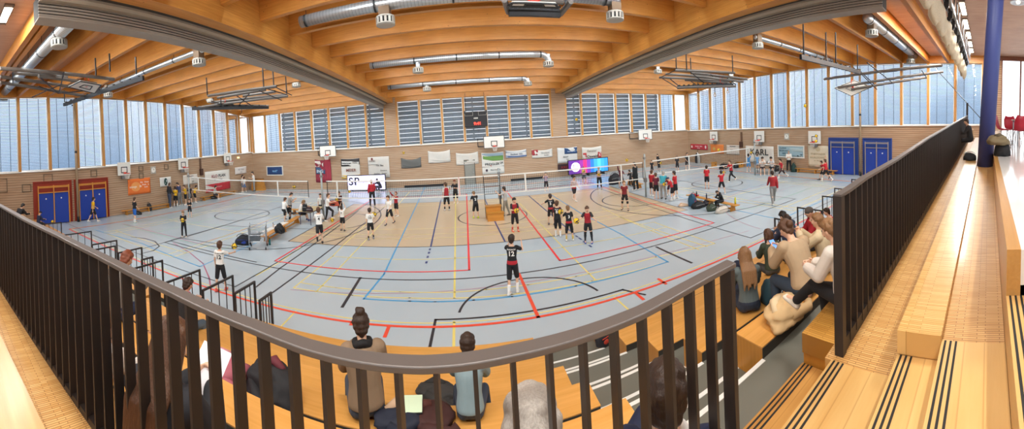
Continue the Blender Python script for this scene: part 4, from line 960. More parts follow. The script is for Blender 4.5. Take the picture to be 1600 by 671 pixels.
for (x, y0, y1), lb in zip([(7.63, 5.6, 6.13), (8.73, 6.0, 6.6), (10.3, 5.69, 6.71), (12.35, 5.9, 6.76), (14.0, 6.2, 7.0), (16.5, 6.3, 7.2), (19.2, 6.4, 7.3)],
                           ['short dark rail beside the green jacket spectator', 'short dark rail beside the dark-haired man in navy', 'short dark rail beside the spectator in a grey beanie', 'dark rail behind the right gallery railing, first one', 'dark rail behind the right gallery railing, second one', 'dark rail behind the right gallery railing, third one', 'dark rail behind the right gallery railing, farthest one']):
    aisle_rail(x, y0, y1, 0.0, 1.07, lb)
# gallery floors -----------------------------------------------------
PARQ = parquet('gallery_parquet', 'e2b676', 'cc9856', '94693a', .016, .13, .4, 'Y'); PLAIN = wood('step_wood', 'dcb474', 'cfa15f', 'X', .3, False, .11, 'Y', 7, coat=.2)
PLAIND = wood('step_wood_dark', 'cf9a55', 'b9823f', 'X', .35, False, .09, 'Y', 7)
STRIPB = mat('antislip', '1c1a18', .7)
def rail_y(x): return .932 + .06 * x
mb = MB(); ys = lambda x, o: o + .06 * x
def slab(x0, x1, f0, f1, zt0, zt1, zb): # quad slab between curves y=f0(x), y=f1(x)
    m = MB(); m.hexa([(x0, f0(x0), zb), (x1, f0(x1), zb), (x1, f1(x1), zb), (x0, f1(x0), zb), (x0, f0(x0), zt0), (x1, f0(x1), zt1), (x1, f1(x1), zt1), (x0, f1(x0), zt0)]); return m
struct(slab(-20.6, -1.05, lambda x: .52 + .06 * x, lambda x: max(.98 + .06 * x, -9), 2.74, 2.74, 2.4), 'gallery_floor', PARQ)
mb = MB(); mb.box(-20.6, .96, -.4, .975, 2.2, 2.64); struct(mb, 'gallery_floor', DARKR)
t = thing('gallery_bench', 'long wooden bench along the left gallery at the lower left corner', 'bench', (-10, .1, 2.74))
m = slab(-20.6, -1.05, lambda x: .2 + .06 * x, lambda x: .52 + .06 * x, 3.1, 3.1, 3.06); part(rel(m, t.location), 'seat_board', wood('gallery_bench_wood', 'd2a563', 'c39350', 'X', .32, False, 0, stretch=8, coat=.2), t)
m = slab(-20.55, -1.06, lambda x: .21 + .06 * x, lambda x: .51 + .06 * x, 3.06, 3.06, 2.74); part(rel(m, t.location), 'bench_box', ENDW, t)
X1 = 14.0
def ramp_(x0, x1, y0, y1, b0, zb): return slab(x0, x1, lambda x: y0, lambda x: y1, b0 + TR * x0, b0 + TR * x1, zb)
struct(ramp_(1.78, X1, .495, .975, 2.69, 2.2), 'gallery_floor', PARQ)
t = thing('gallery_bench', 'long wooden bench box along the right gallery behind the railing', 'bench', (7.8, .37, 3.0))
BT = parquet('bench_parquet', 'e2ba7a', 'd0a05c', 'b58a4c', .016, .2, .3, 'Y')
part(rel(ramp_(1.76, 12.6, .243, .495, 3.0, 2.95), t.location), 'seat_board', BT, t)
me = MB(); x0, x1 = 1.765, 12.6
me.hexa([(x0, .25, 2.69 + TR * x0), (x1, .25, 2.69 + TR * x1), (x1, .49, 2.69 + TR * x1), (x0, .49, 2.69 + TR * x0), (x0, .25, 2.955 + TR * x0), (x1, .25, 2.955 + TR * x1), (x1, .49, 2.955 + TR * x1), (x0, .49, 2.955 + TR * x0)])
part(rel(me, t.location), 'bench_box', wood('bench_end', 'cd9f63', 'b98a50', 'Y', .4, False), t)
struct(ramp_(1.78, X1, -.11, .243, 2.95, 2.2), 'gallery_floor', parquet('gallery_parquet_dark', 'd8ac70', 'c69658', '94693a', .016, .13, .42, 'Y'))
FOY = mat('foyer_floor', 'dcdad8', .1, var=.04, spec=.6)
mb = MB(); mb.box(1.78, WR, -9, -.19, 3.38, 3.58); struct(mb, 'foyer_floor', FOY)
mb = MB(); mb.box(1.78, WR, -.19, -.112, 2.2, 3.581); struct(mb, 'foyer_edge', wood('edge_wood', 'cb9a5a', 'b98748', 'X', .3, False, coat=.2))
# F row bench and wooden step beside the railing foot, right side
t = thing('stand_bench', 'topmost wooden bench block at the foot of the right gallery railing', 'bench', (2.02, 1.14, 2.47), 0, 'wooden benches of the spectator stand')
m = ramp_(2.02, 22, .985, 1.30, 2.60, 2.55); part(rel(m, t.location), 'seat_board', parquet('top_bench', 'd9a250', 'c98f3f', 'a8742f', .02, .33, .35, 'Y'), t)
mm = MB(); mm.box(2.03, 22, .99, 1.295, 2.16, 2.66); part(rel(mm, t.location), 'bench_box', ENDW, t)
def step(x0, x1, y0, y1, z, m, zb, dz=0):
    mb = MB(); mb.box(x0, x1, y0, y1, zb, z); o = struct(mb, 'gallery_step', m); mb = MB()
    for i in range(3): y = y1 - .022 - .03 * i; mb.box(x0, x1 - .0, y - .006, y + .006, z - .001, z + .002)
    struct(mb, 'step_strip', STRIPB, o); return o
step(.98, 2.02, .935, 1.30, 2.47, PLAIND, 2.1)
step(-1.05, 1.78, .495, .93, 2.78, PLAIN, 2.2); step(-1.05, 1.78, .243, .495, 2.94, PLAIN, 2.2); step(-1.05, 1.78, -.11, .243, 3.05, PLAIN, 2.2)
step(-1.05, 1.78, -.5, -.112, 3.32, PLAIN, 2.2)
mb = MB(); mb.box(-21, 1.78, -9, -.5, 3.38, 3.58); struct(mb, 'foyer_floor', FOY)
# railings -----------------------------------------------------------
HR = [(0, 320), (40, 342), (95, 367.5), (157, 397.5), (200, 419), (275, 454), (350, 488), (400, 507), (430, 519), (480, 537), (540, 552), (600, 561), (660, 564), (720, 560), (800, 546), (850, 535), (900, 521), (950, 504), (1000, 484), (1067, 448), (1100, 430), (1143, 408)]
def plane_l(px, py): return atn(px, py, -.06, 1, .932)
top = [plane_l(*p) for p in HR]; first = top[0]; top = [Vector((-20.5, rail_y(-20.5), first.z + .03))] + top
def ztop(x): return interp(x, [(p.x, p.z) for p in top])
t = thing('gallery_railing', 'dark steel gallery railing with flat bars and curved-looking handrail in front', 'railing', (0, .93, 2.74))
rings = []
for p in top: rings.append([(p.x, p.y - .028, p.z - .022), (p.x, p.y + .028, p.z - .022), (p.x, p.y + .028, p.z), (p.x, p.y - .028, p.z)])
mb = MB(); mb.loft(rings); part(rel(mb, t.location), 'handrail', RAILTOP, t, bevel=.004)
mb = MB(); mb.hexa([(a, rail_y(a) + b, z) for z in (2.70, 2.78) for a, b in ((-20.5, -.02), (.99, -.02), (.99, .02), (-20.5, .02))]); part(rel(mb, t.location), 'base_rail', RAILM, t)
xs = [.965 - .1085 * i for i in range(197)]; rest = MB()
for i, x in enumerate(xs):
    th, dp = (.013, .055) if i else (.022, .07)
    m = rest if i >= 99 else MB(); zt_ = ztop(x) - .02; m.box(x - th / 2, x + th / 2, rail_y(x) - dp / 2, rail_y(x) + dp / 2, 2.76 if i else 2.6, zt_)
    if i < 99: part(rel(m, t.location), 'baluster' if i else 'end_post', RAILM, t)
o = part(rel(rest, t.location), 'baluster', RAILM, t); o['kind'] = 'stuff'
RR = [(1317, 300), (1325, 295), (1350, 277.5), (1400, 249), (1450, 216), (1487, 195), (1505, 185)]
topr = [aty(px, py - 1, .898) for px, py in RR]; topr.append(Vector((14.0, .898, topr[-1].z + .05 * (14 - topr[-1].x))))
ztr = lambda x: interp(x, [(p.x, p.z) for p in topr])
t = thing('gallery_railing', 'long dark steel railing running away along the right gallery', 'railing', (1.85, .9, 2.78))
mb = MB(); mb.loft([[(p.x, .87, p.z - .02), (p.x, .926, p.z - .02), (p.x, .926, p.z), (p.x, .87, p.z)] for p in [Vector((1.83, .9, ztr(1.86) - .004))] + topr[1:]]); part(rel(mb, t.location), 'handrail', RAILTOP, t)
mb = MB(); mb.hexa([(x, y, 2.69 + TR * x + z) for z in (.0, .09) for x, y in ((1.83, .875), (14, .875), (14, .92), (1.83, .92))]); part(rel(mb, t.location), 'base_rail', RAILM, t)
rest = MB()
for i in range(112):
    x = 1.85 + .1085 * i; m = rest if i >= 98 else MB(); th, dp = (.014, .055) if i else (.05, .06)
    m.box(x - th / 2, x + th / 2, .898 - dp / 2, .898 + dp / 2, 2.72 + TR * x if i else 2.5, ztr(x) - .015)
    if i < 98: part(rel(m, t.location), 'baluster' if i else 'end_post', RAILM, t)
mbp = MB(); mbp.box(13.96, 14.04, .86, .94, 3.2, 5.0); part(rel(mbp, t.location), 'end_post', RAILM, t)
o = part(rel(rest, t.location), 'baluster', RAILM, t); o['kind'] = 'stuff'
# blue pillar, foyer glazing, downlight
p = atz(1534, 262, 3.27); r = .17; t = thing('gallery_pillar', 'round blue pillar rising from the right gallery', 'pillar', (p.x, .068, 3.2))
mb = MB(); h = GPZ - 3.2; mb.tube([(0, 0, 0), (0, -.05 * h, h)], r, 40); part(mb, 'shaft', mat('pillar_blue', '3c4988', .45, var=.05, scale=2), t, True); t['kind'] = 'structure'
for k in ('label', 'category'): del t[k]
FRM = mat('foyer_frame', '7c4a35', .5)
for u0, u1 in ((-.95, -.88), (-2.3, -2.2), (-4.2, -4.1), (-6.4, -6.3), (-8.9, -8.8)):
    mb = MB(); RW.box(mb, u0, u1, 3.58, GPZ, -.15, .05); struct(mb, 'window_post', FRM)
mb = MB(); RW.box(mb, -9, -.35, GPZ - .3, GPZ, -.15, .06); struct(mb, 'window_head', FRM)
mb = MB(); RW.box(mb, -9, -.35, 0, 3.58, -.3, 0); struct(mb, 'wall_right_foyer', wall_mat)
mb = MB(); RW.box(mb, -.88, -.35, 3.58, GPZ, -.25, 0.0); struct(mb, 'wall_right_foyer', wall_mat)
mb = MB(); RW.box(mb, -9, -.9, 3.58, GPZ - .3, -.12, -.11); struct(mb, 'window_90', glass)
p = atz(1591, 0, GPZ - .2); t = thing('ceiling_downlight', 'round silver lamp at the upper right corner', 'ceiling lamp', (p.x, p.y, GPZ - .25)); mb = MB(); mb.lathe([(.05, .25), (.05, .1), (.2, .08), (.3, -.02), (.3, -.05), (.26, -.05), (.0, .02)], (0, 0, 0), 24); part(mb, 'shade', STEEL, t, True)
mb = MB(); mb.ball((0, 0, -.02), .08, 12, 8); part(mb, 'bulb', emit('bulb', 'fff4e0', 2), t, True)
a, b = atr(1458, 103, 21), atr(1533, 186, 15); t = thing('guy_wire', 'thin dark cable slanting across the right windows beside the pillar', 'cable', a); mb = MB(); mb.tube([(0, 0, 0), b - a], .018, 6); part(mb, 'cable', DARK, t)
# foyer chairs and tables ---------------------------------------------
CHRED = mat('chair_red', 'b8233a', .4)
def shell_chair(loc, rz, label, group=None, col=CHRED):
    t = thing('chair', label, 'chair', loc, rz, group)
    mb = MB(); rings = []
    for k, (y, z, w) in enumerate([(.22, .44, .2), (.1, .43, .22), (-.05, .43, .22), (-.16, .46, .22), (-.21, .58, .22), (-.24, .72, .21), (-.26, .84, .15)]):
        rings.append([(-w, y, z + .03), (-w * .5, y - .01, z), (w * .5, y - .01, z), (w, y, z + .03), (w, y - .012, z + .018), (0, y - .025, z - .016), (-w, y - .012, z + .018)])
    mb.loft(rings); part(mb, 'shell', col, t, True)
    for sx_ in (-1, 1):
        for sy in (-1, 1):
            mb = MB(); mb.tube([(sx_ * .13, sy * .1, .42), (sx_ * .2, sy * .21, 0)], .011, 6); part(mb, 'leg', STEEL, t)
    return t
def table(loc, rz, w, d, h, label, topm, legm, group=None):
    t = thing('table', label, 'table', loc, rz, group)
    mb = MB(); mb.box(-w / 2, w / 2, -d / 2, d / 2, h - .03, h); part(mb, 'tabletop', topm, t, bevel=.006)
    mb = MB(); mb.box(-w / 2 + .05, w / 2 - .05, -d / 2 + .05, d / 2 - .05, h - .08, h - .032); part(mb, 'apron', legm, t)
    for sx_ in (-1, 1):
        for sy in (-1, 1): mb = MB(); mb.tube([(sx_ * (w / 2 - .06), sy * (d / 2 - .06), h - .04), (sx_ * (w / 2 - .06), sy * (d / 2 - .06), 0)], .02, 8); part(mb, 'leg', legm, t)
    return t
FZ = 3.58
T = atz(1601, 226, FZ)
for dx, dy, rz, lb in ((.0, .62, 2.9, 'red shell chair at the foyer table, leftmost'), (.78, .3, 2.0, 'red shell chair behind the foyer table'), (-.78, .22, -1.4, 'red shell chair at the near corner of the foyer table'), (.7, -.5, 1.4, 'red shell chair partly hidden at the right picture edge')):
    shell_chair((T.x + dx, T.y + dy, FZ), rz, lb, 'red foyer chairs')
table((T.x, T.y, FZ), .1, .9, .7, .74, 'pale foyer table between the red chairs', WHITE, STEEL)
# equipment on the floor ---------------------------------------------
BWOOD = wood('gym_bench_wood', 'dd9a45', 'c98535', 'X', .4, False, 0, stretch=8)
def gym_bench(a, b, label, h=.33, w=.3):
    a = Vector((a[0], a[1], 0)); b = Vector((b[0], b[1], 0)); d = b - a; l = d.length; t = thing('gym_bench', label, 'bench', (a + b) / 2, math.atan2(d.y, d.x), 'long wooden gym benches')
    mb = MB(); mb.box(-l / 2, l / 2, -w / 2, w / 2, h - .035, h); part(mb, 'seat_board', BWOOD, t, bevel=.006)
    for s in (-1, 0, 1) if l > 3 else (-1, 1):
        mb = MB(); x = s * (l / 2 - .35); mb.hexa([(x - .04, -w * .55, 0), (x + .04, -w * .55, 0), (x + .04, w * .55, 0), (x - .04, w * .55, 0), (x - .04, -w * .3, h - .036), (x + .04, -w * .3, h - .036), (x + .04, w * .3, h - .036), (x - .04, w * .3, h - .036)]); part(mb, 'foot', ENDW, t)
    mb = MB(); mb.box(-l / 2 + .3, l / 2 - .3, -.025, .025, .05, .13); part(mb, 'balance_beam', BWOOD, t); return t
gym_bench(LW.p(12.3, 0, .4).xy, LW.p(16.9, 0, .4).xy, 'long gym bench against the left wall below the orange banner')
gym_bench(LW.p(20.3, 0, .4).xy, LW.p(25.2, 0, .4).xy, 'long gym bench against the left wall below the red and white banner')
gym_bench(atz(411, 370, .33).xy, atz(467, 337.5, .33).xy, 'gym bench running toward the score table with a white cloth on it'); gym_bench((-10.9, 18.3), (-9.6, 18.2), 'short gym bench behind the score table')
gym_bench(atz(1075, 304, .33).xy, atz(1153, 321, .33).xy, 'gym bench strewn with bags where the boy in black sits'); gym_bench(RW.p(15.3, 0, .45).xy, RW.p(11.4, 0, .45).xy, 'long gym bench against the right wall under the cream banner')
gym_bench((11.5, 22.0), (11.3, 19.6), 'gym bench beyond the net behind the coach in black')
def wbox(px, py, w, d, h, label, zb=0, rz=0, grp=None):
    p = atz(px, py, zb); t = thing('wooden_box', label, 'box', (p.x, p.y, zb), rz, grp); mb = MB(); mb.box(-w / 2, w / 2, -d / 2, d / 2, .02, h); part(mb, 'body', BWOOD, t, bevel=.01); mb = MB(); mb.box(-w / 2 - .01, w / 2 + .01, -d / 2 - .01, d / 2 + .01, h, h + .04); part(mb, 'lid', ENDW, t); mb = MB(); mb.box(-.1, .1, -d / 2 - .004, -d / 2, h * .55, h * .68); part(mb, 'hand_hole', SLOT, t); return t
wbox(1156, 262, .55, .45, .5, 'small wooden box by the right wall below the pale sheet'); wbox(1116, 261, .4, .4, .45, 'small wooden box against the far corner of the right wall')
wbox(357, 300, .4, .4, .35, 'small orange box at the end of the left wall bench')
t = thing('vaulting_box', 'orange wooden vaulting box in the far left corner', 'vaulting box', (-20.2, 27.9, 0)); 
for i in range(4): mb = MB(); a, b = .75 - .04 * i, .3 - .03 * i; mb.hexa([(-a, -b, i * .28), (a, -b, i * .28), (a, b, i * .28), (-a, b, i * .28), (-a + .03, -b + .03, i * .28 + .27), (a - .03, -b + .03, i * .28 + .27), (a - .03, b - .03, i * .28 + .27), (-a + .03, b - .03, i * .28 + .27)]); part(mb, 'box_section', BWOOD, t)
mb = MB(); mb.box(-.6, .6, -.2, .2, 1.12, 1.22); part(mb, 'padded_top', mat('leather', '8a5a33', .5), t, bevel=.03)
# referee step box beside the middle net post
p = (1.24, 16.7); t = thing('referee_stand', 'stepped wooden referee box beside the middle net post', 'referee stand', (p[0], p[1], 0))
mb = MB(); mb.box(-.4, .36, -.05, .33, 0, .62); part(mb, 'upper_box', BWOOD, t, bevel=.01); mb = MB(); mb.box(-.36, .44, -.45, -.06, 0, .36); part(mb, 'lower_step', BWOOD, t, bevel=.01)
mb = MB(); mb.box(-.43, .39, -.08, .36, .62, .66); part(mb, 'tread', ENDW, t); mb = MB(); mb.box(-.39, .47, -.48, -.06, .36, .4); part(mb, 'tread', ENDW, t)
for s in (-1, 1): mb = MB(); mb.tube([(s * .4, .36, 0), (s * .42, .42, 2.15)], .02, 6); part(mb, 'ladder_pole', BLACK, t)
mb = MB(); [mb.tube([(-.41, .41, z), (.41, .41, z)], .015, 6) for z in (1.2, 1.6, 2.0)]; part(mb, 'ladder_rung', BLACK, t)
# nets ----------------------------------------------------------------
CORD = mat('net_black', '2b2b2d', .8)
def tapez(x, pts): return interp(x, pts)
def volley_net(label, x0, x1, topz, botz, posts, sidebars, antennas=()):
    t = thing('volleyball_net', label, 'volleyball net', (x0, 17.2, 0)); q = lambda m: rel(m, t.location)
    n = 60; X = [x0 + (x1 - x0) * i / n for i in range(n + 1)]
    for nm, f, h in (('top_tape', topz, .07), ('bottom_tape', botz, .05)):
        mb = MB(); mb.loft([[(x, 17.193, tapez(x, f) - h), (x, 17.207, tapez(x, f) - h), (x, 17.207, tapez(x, f)), (x, 17.193, tapez(x, f))] for x in X]); part(q(mb), nm, WHITE, t)
    mb = MB(); w = .0045; k = int((x1 - x0) / .1)
    for i in range(k + 1):
        x = x0 + (x1 - x0) * i / k; mb.add([(x - w, 17.2, tapez(x, botz)), (x + w, 17.2, tapez(x, botz)), (x + w, 17.2, tapez(x, topz)), (x - w, 17.2, tapez(x, topz))], [(0, 1, 2, 3)])
    for j in range(1, 9):
        g = j / 9; vs = []
        for x in X: z = tapez(x, botz) * (1 - g) + tapez(x, topz) * g; vs += [(x, 17.2, z - w), (x, 17.2, z + w)]
        mb.add(vs, [(2 * i, 2 * i + 2, 2 * i + 3, 2 * i + 1) for i in range(n)])
    part(q(mb), 'netting', CORD, t)
    for x, c in sidebars:
        mb = MB(); mb.box(x - (.04 if c else .015), x + (.04 if c else .015), 17.185, 17.215, tapez(x, botz) - .03, tapez(x, topz)); part(q(mb), 'side_band', WHITE if c else BLACK, t)
    for x in antennas: mb = MB(); mb.tube([(x, 17.19, tapez(x, botz)), (x, 17.19, tapez(x, topz) + .0)], .012, 6); part(q(mb), 'antenna', REDM, t)
    for x, h in posts:
        mb = MB(); mb.tube([(x, 17.2, 0), (x, 17.2, h)], .055, 12); part(q(mb), 'net_post', mat('post_grey', 'a3a7a4', .4, .4), t, True)
        mb = MB(); mb.box(x - .09, x + .09, 17.13, 17.27, .9, 1.15); mb.box(x - .07, x + .07, 17.12, 17.28, h - .3, h - .2); part(q(mb), 'winch', GREY, t)
volley_net('long white-taped volleyball net across the middle court', -7.75, 10.05, [(-7.7, 2.24), (-3.4, 2.17), (2, 2.16), (10, 2.12)], [(-7.7, 1.31), (-3.4, 1.22), (2, 1.22), (10, 1.15)], [(-8.04, 2.75), (1.64, 2.5), (10.2, 2.6)], [(-7.1, 1), (-.45, 1), (3.02, 1), (8.6, 1), (-7.7, 0), (10.05, 0)], (-.44,))
volley_net('volleyball net on the left court before the red and white banner', -18.6, -8.9, [(-18.6, 2.46), (-15.6, 2.3), (-8.9, 2.25)], [(-18.6, 1.5), (-15.6, 1.43), (-8.9, 1.3)], [(-18.98, 2.75)], [(-17.9, 1), (-11.0, 1), (-8.92, 0)])
volley_net('volleyball net on the right court running toward the KARL banner', 10.75, 19.6, [(10.7, 2.15), (15, 2.23), (19.6, 2.26)], [(10.7, 1.36), (19.6, 1.12)], [(20.28, 2.9)], [(13.6, 1), (19.3, 1)])
# tables on the court
table((-8.52, 16.7, 0), 1.5, 1.55, .78, .73, 'pale score table beside the long left bench', wood('table_top', 'dcc79a', 'cdb685', 'X', .4, False), mat('leg_dark', '2c2a4a', .5))
shell_chair((-9.75, 16.6, 0), -1.45, 'dark chair at the score table under the boy in white', None, mat('chair_dark', '3a3a3d', .5))
p = atz(1195, 271, 0); table((p.x + .2, p.y, 0), 1.5, 1.6, .7, .73, 'score table in front of the KARL banner', WHITE, DARK)
# ball trolley --------------------------------------------------------
p = atz(404, 388, 0); t = thing('ball_trolley', 'grey wire ball trolley with bags standing near the left bench', 'trolley', (p.x, p.y, 0), .5); mb = MB()
for (x, y) in ((-.35, -.28), (.35, -.28), (.35, .28), (-.35, .28)): mb.tube([(x, y, .12), (x * 1.05, y * 1.05, .95 if y < 0 else 1.05)], .014, 6)
for z in (.35, .62, .95): mb.tube([(-.36, -.29, z), (.36, -.29, z), (.36, .29, z), (-.36, .29, z)], .012, 6, True)
part(mb, 'frame', STEEL, t); mb = MB()
for k in range(13):
    x = -.35 + .7 * k / 12
    for y in (-.29, .29): mb.tube([(x, y, .35), (x, y, .95)], .005, 4)
    mb.tube([(x, -.29, .35), (x, .29, .35)], .005, 4)
for k in range(1, 10):
    y = -.29 + .58 * k / 10
    for x in (-.36, .36): mb.tube([(x, y, .35), (x, y, .95)], .005, 4)
part(mb, 'wire_mesh', STEEL, t)
for (x, y) in ((-.35, -.28), (.35, -.28), (.35, .28), (-.35, .28)): mb = MB(); mb.lathe([(.055, -.02), (.055, .02)], (x, y, .055), 12, 'X'); part(mb, 'wheel', BLACK, t)
mb = MB(); mb.box(-.3, .1, -.22, .1, .36, .6); part(mb, 'tray', mat('tray', '555b60', .5), t)
# ------------------------------------------------------------------ people
def remesh(mb, vox, smooth=3, f=.5):
    me = mb.mesh('tmp'); o = bpy.data.objects.new('tmp', me); COL.objects.link(o)
    m = o.modifiers.new('r', 'REMESH'); m.mode = 'VOXEL'; m.voxel_size = vox; m.use_smooth_shade = True
    if smooth: s = o.modifiers.new('s', 'SMOOTH'); s.factor = f; s.iterations = smooth
    dg = bpy.context.evaluated_depsgraph_get(); r = bpy.data.meshes.new_from_object(o.evaluated_get(dg))
    bpy.data.objects.remove(o); bpy.data.meshes.remove(me)
    r.polygons.foreach_set('use_smooth', [True] * len(r.polygons)); return r
def dr(a): return math.radians(a)
def sag(f, abd, s): return Vector((s * math.sin(dr(abd)), math.sin(dr(f)) * math.cos(dr(abd)), -math.cos(dr(f)) * math.cos(dr(abd))))
# arm = (flex, abduct, elbow, inward); leg = (flex, abduct, knee)
POSES = {
 'stand': dict(lean=3, L=(6, 8, 14, 4), R=(4, 8, 12, 4), l=(3, 4, 3), r=(-3, 4, 3)),
 'contra': dict(lean=2, L=(-4, 12, 20, 6), R=(10, 10, 35, 14), l=(8, 7, 12), r=(-3, 5, 2), hy=15),
 'walk': dict(lean=5, L=(25, 6, 25, 4), R=(-22, 6, 18, 2), l=(-20, 2, 12), r=(26, 2, 10)),
 'stride': dict(lean=10, L=(-35, 12, 50, 4), R=(45, 12, 60, 8), l=(38, 3, 30), r=(-30, 3, 25)),
 'run1': dict(lean=8, L=(40, 14, 85, 20), R=(30, 16, 80, 20), l=(-25, 3, 62), r=(14, 3, 12)),
 'hold': dict(lean=4, L=(22, 6, 82, 22), R=(22, 6, 82, 22), l=(4, 6, 4), r=(-2, 6, 4), hp=12),
 'holdside': dict(lean=6, L=(35, 26, 40, 0), R=(14, 16, 30, 0), l=(6, 8, 8), r=(0, 8, 6), hp=10),
 'set': dict(lean=-3, L=(135, 14, 50, 22), R=(135, 14, 50, 22), l=(6, 7, 10), r=(-4, 7, 8), hp=-22),
 'hit': dict(lean=-5, L=(55, 30, 35, 5), R=(172, 12, 10, 4), l=(18, 8, 30), r=(-14, 6, 16), hp=-18),
 'reach': dict(lean=10, L=(75, 10, 25, 5), R=(70, 10, 25, 5), l=(16, 8, 24), r=(-10, 6, 14)),
 'ready': dict(lean=26, L=(45, 14, 45, 14), R=(45, 14, 45, 14), l=(42, 12, 62), r=(36, 12, 58), hp=-14),
 'leanfwd': dict(lean=48, L=(40, 10, 20, 8), R=(50, 10, 25, 8), l=(18, 6, 16), r=(10, 6, 12), hp=10),
 'face': dict(lean=2, L=(60, 24, 118, 34), R=(60, 24, 118, 34), l=(3, 5, 4), r=(-3, 5, 4)),
 'phone': dict(lean=6, L=(30, 8, 95, 24), R=(26, 8, 98, 24), l=(4, 5, 6), r=(-4, 5, 4), hp=28),
 'armout': dict(lean=5, L=(35, 48, 30, 10), R=(10, 14, 25, 4), l=(8, 8, 12), r=(-6, 7, 6)),
 'armoutR': dict(lean=4, R=(48, 38, 38, 18), L=(-4, 10, 18, 4), l=(-6, 6, 8), r=(10, 6, 8)),
 'push': dict(lean=14, L=(60, 16, 45, 12), R=(58, 16, 45, 12), l=(30, 10, 52), r=(22, 12, 44)),
 'lunge': dict(lean=8, L=(20, 20, 40, 0), R=(150, 22, 25, 0), l=(36, 10, 34), r=(-26, 10, 16), hp=-12),
 'sit': dict(seat=1, lean=12, L=(28, 8, 55, 14), R=(28, 8, 55, 14), l=(84, 8, 84), r=(80, 8, 80), hp=10),
 'sitlean': dict(seat=1, lean=34, L=(45, 12, 40, 16), R=(40, 12, 45, 16), l=(88, 14, 92), r=(86, 14, 88), hp=18),
 'sitphone': dict(seat=1, lean=28, L=(32, 8, 78, 22), R=(30, 8, 80, 22), l=(88, 8, 96), r=(84, 8, 92), hp=34),
 'sittable': dict(seat=1, lean=20, L=(50, 12, 50, 20), R=(48, 12, 52, 20), l=(82, 6, 70), r=(80, 6, 66), hp=24),
 'squat': dict(seat=0, lean=30, L=(60, 14, 50, 12), R=(55, 14, 50, 12), l=(105, 12, 128), r=(98, 12, 122), hp=0),
 'crossleg': dict(seat=1, lean=16, L=(26, 8, 62, 22), R=(26, 8, 62, 22), l=(96, -6, 52), r=(80, 8, 86), hp=14),
 'hugknee': dict(seat=1, lean=26, L=(58, 12, 30, 14), R=(58, 12, 30, 14), l=(112, 6, 118), r=(110, 6, 116), hp=12),
 'sitclap': dict(seat=1, lean=10, L=(52, 8, 92, 26), R=(52, 8, 92, 26), l=(84, 8, 86), r=(82, 8, 84), hp=-4),
 'sithead': dict(seat=1, lean=22, L=(70, 14, 108, 24), R=(34, 10, 60, 18), l=(86, 10, 88), r=(84, 10, 86), hp=6),
 'bench_step': dict(lean=12, L=(24, 8, 40, 8), R=(30, 8, 36, 8), l=(52, 6, 68), r=(-4, 4, 4), hp=14),
}
def rig(P, kid, fem):
    hs = 1.16 if kid else 1.0; w = .9 if kid else (.93 if fem else 1.0)
    J = {'w': w, 'hs': hs}
    a = P.get('lean', 0); tw = P.get('tw', 0)
    rot = lambda ang, v: Matrix.Rotation(-dr(ang), 3, 'X') @ Vector(v)
    a0, a1 = a * .55, a * 1.12
    pc = Vector((0, 0, 0)); wa = pc + rot(a0, (0, 0, .21)); ch = wa + rot(a1, (0, 0, .31)); Rt = Matrix.Rotation(dr(tw), 3, 'Z')
    nk = ch + rot(a1 * .75, (0, .012, .085)); hp = P.get('hp', 0); ha = a * .45 + hp
    HR = Matrix.Rotation(dr(P.get('hy', 0)), 3, 'Z') @ Matrix.Rotation(-dr(ha), 3, 'X')
    hc = nk + HR @ Vector((0, .022, .105 * hs))
    J.update(pc=pc, wa=wa, ch=ch, nk=nk, hc=hc, HR=HR, a0=a0, a1=a1, Rt=Rt)
    for k, s in (('L', -1), ('R', 1)):
        f, ab, e, inn = P[k]; S = ch + Rt @ (rot(a1, (s * .172 * w, 0, -.03)))
        d1 = Rt @ sag(f, ab, s); d2 = Rt @ sag(f + e, ab - inn * 1.6, s)
        E = S + d1 * .285; W = E + d2 * .25; J['S' + k], J['E' + k], J['W' + k], J['D' + k] = S, E, W, d2
    for k, s in (('l', -1), ('r', 1)):
        f, ab, kn = P[k]; h = pc + Vector((s * .092 * w, 0, -.03)); d1 = sag(f, ab, s); d2 = sag(f - kn, ab * .4, s)
        K = h + d1 * .42; A = K + d2 * .40; fa = f - kn
        ft = 90 + max(-75, min(25, fa if fa < -40 else fa * .35)); fd = sag(ft, -6 if ab < 12 else ab * .5, s)
        J['H' + k], J['K' + k], J['A' + k], J['F' + k] = h, K, A, fd
    return J
def spine(J, s):
    """point and tilt on the spine, s from 0 (pelvis) to 1 (neck base)"""
    t = .21 / .52
    if s <= t: p = J['pc'].lerp(J['wa'], s / t); a = J['a0']
    else: p = J['wa'].lerp(J['ch'], (s - t) / (1 - t)); a = J['a1']
    a = J['a0'] + (J['a1'] - J['a0']) * max(0, min(1, (s - .2) / .45)); return p, a
TORSO = [(-.16, .11, .09), (-.08, .15, .115), (.04, .163, .122), (.2, .152, .112), (.38, .137, .1), (.55, .15, .108), (.75, .17, .118), (.9, .168, .105), (1.0, .125, .085), (1.06, .07, .06)]
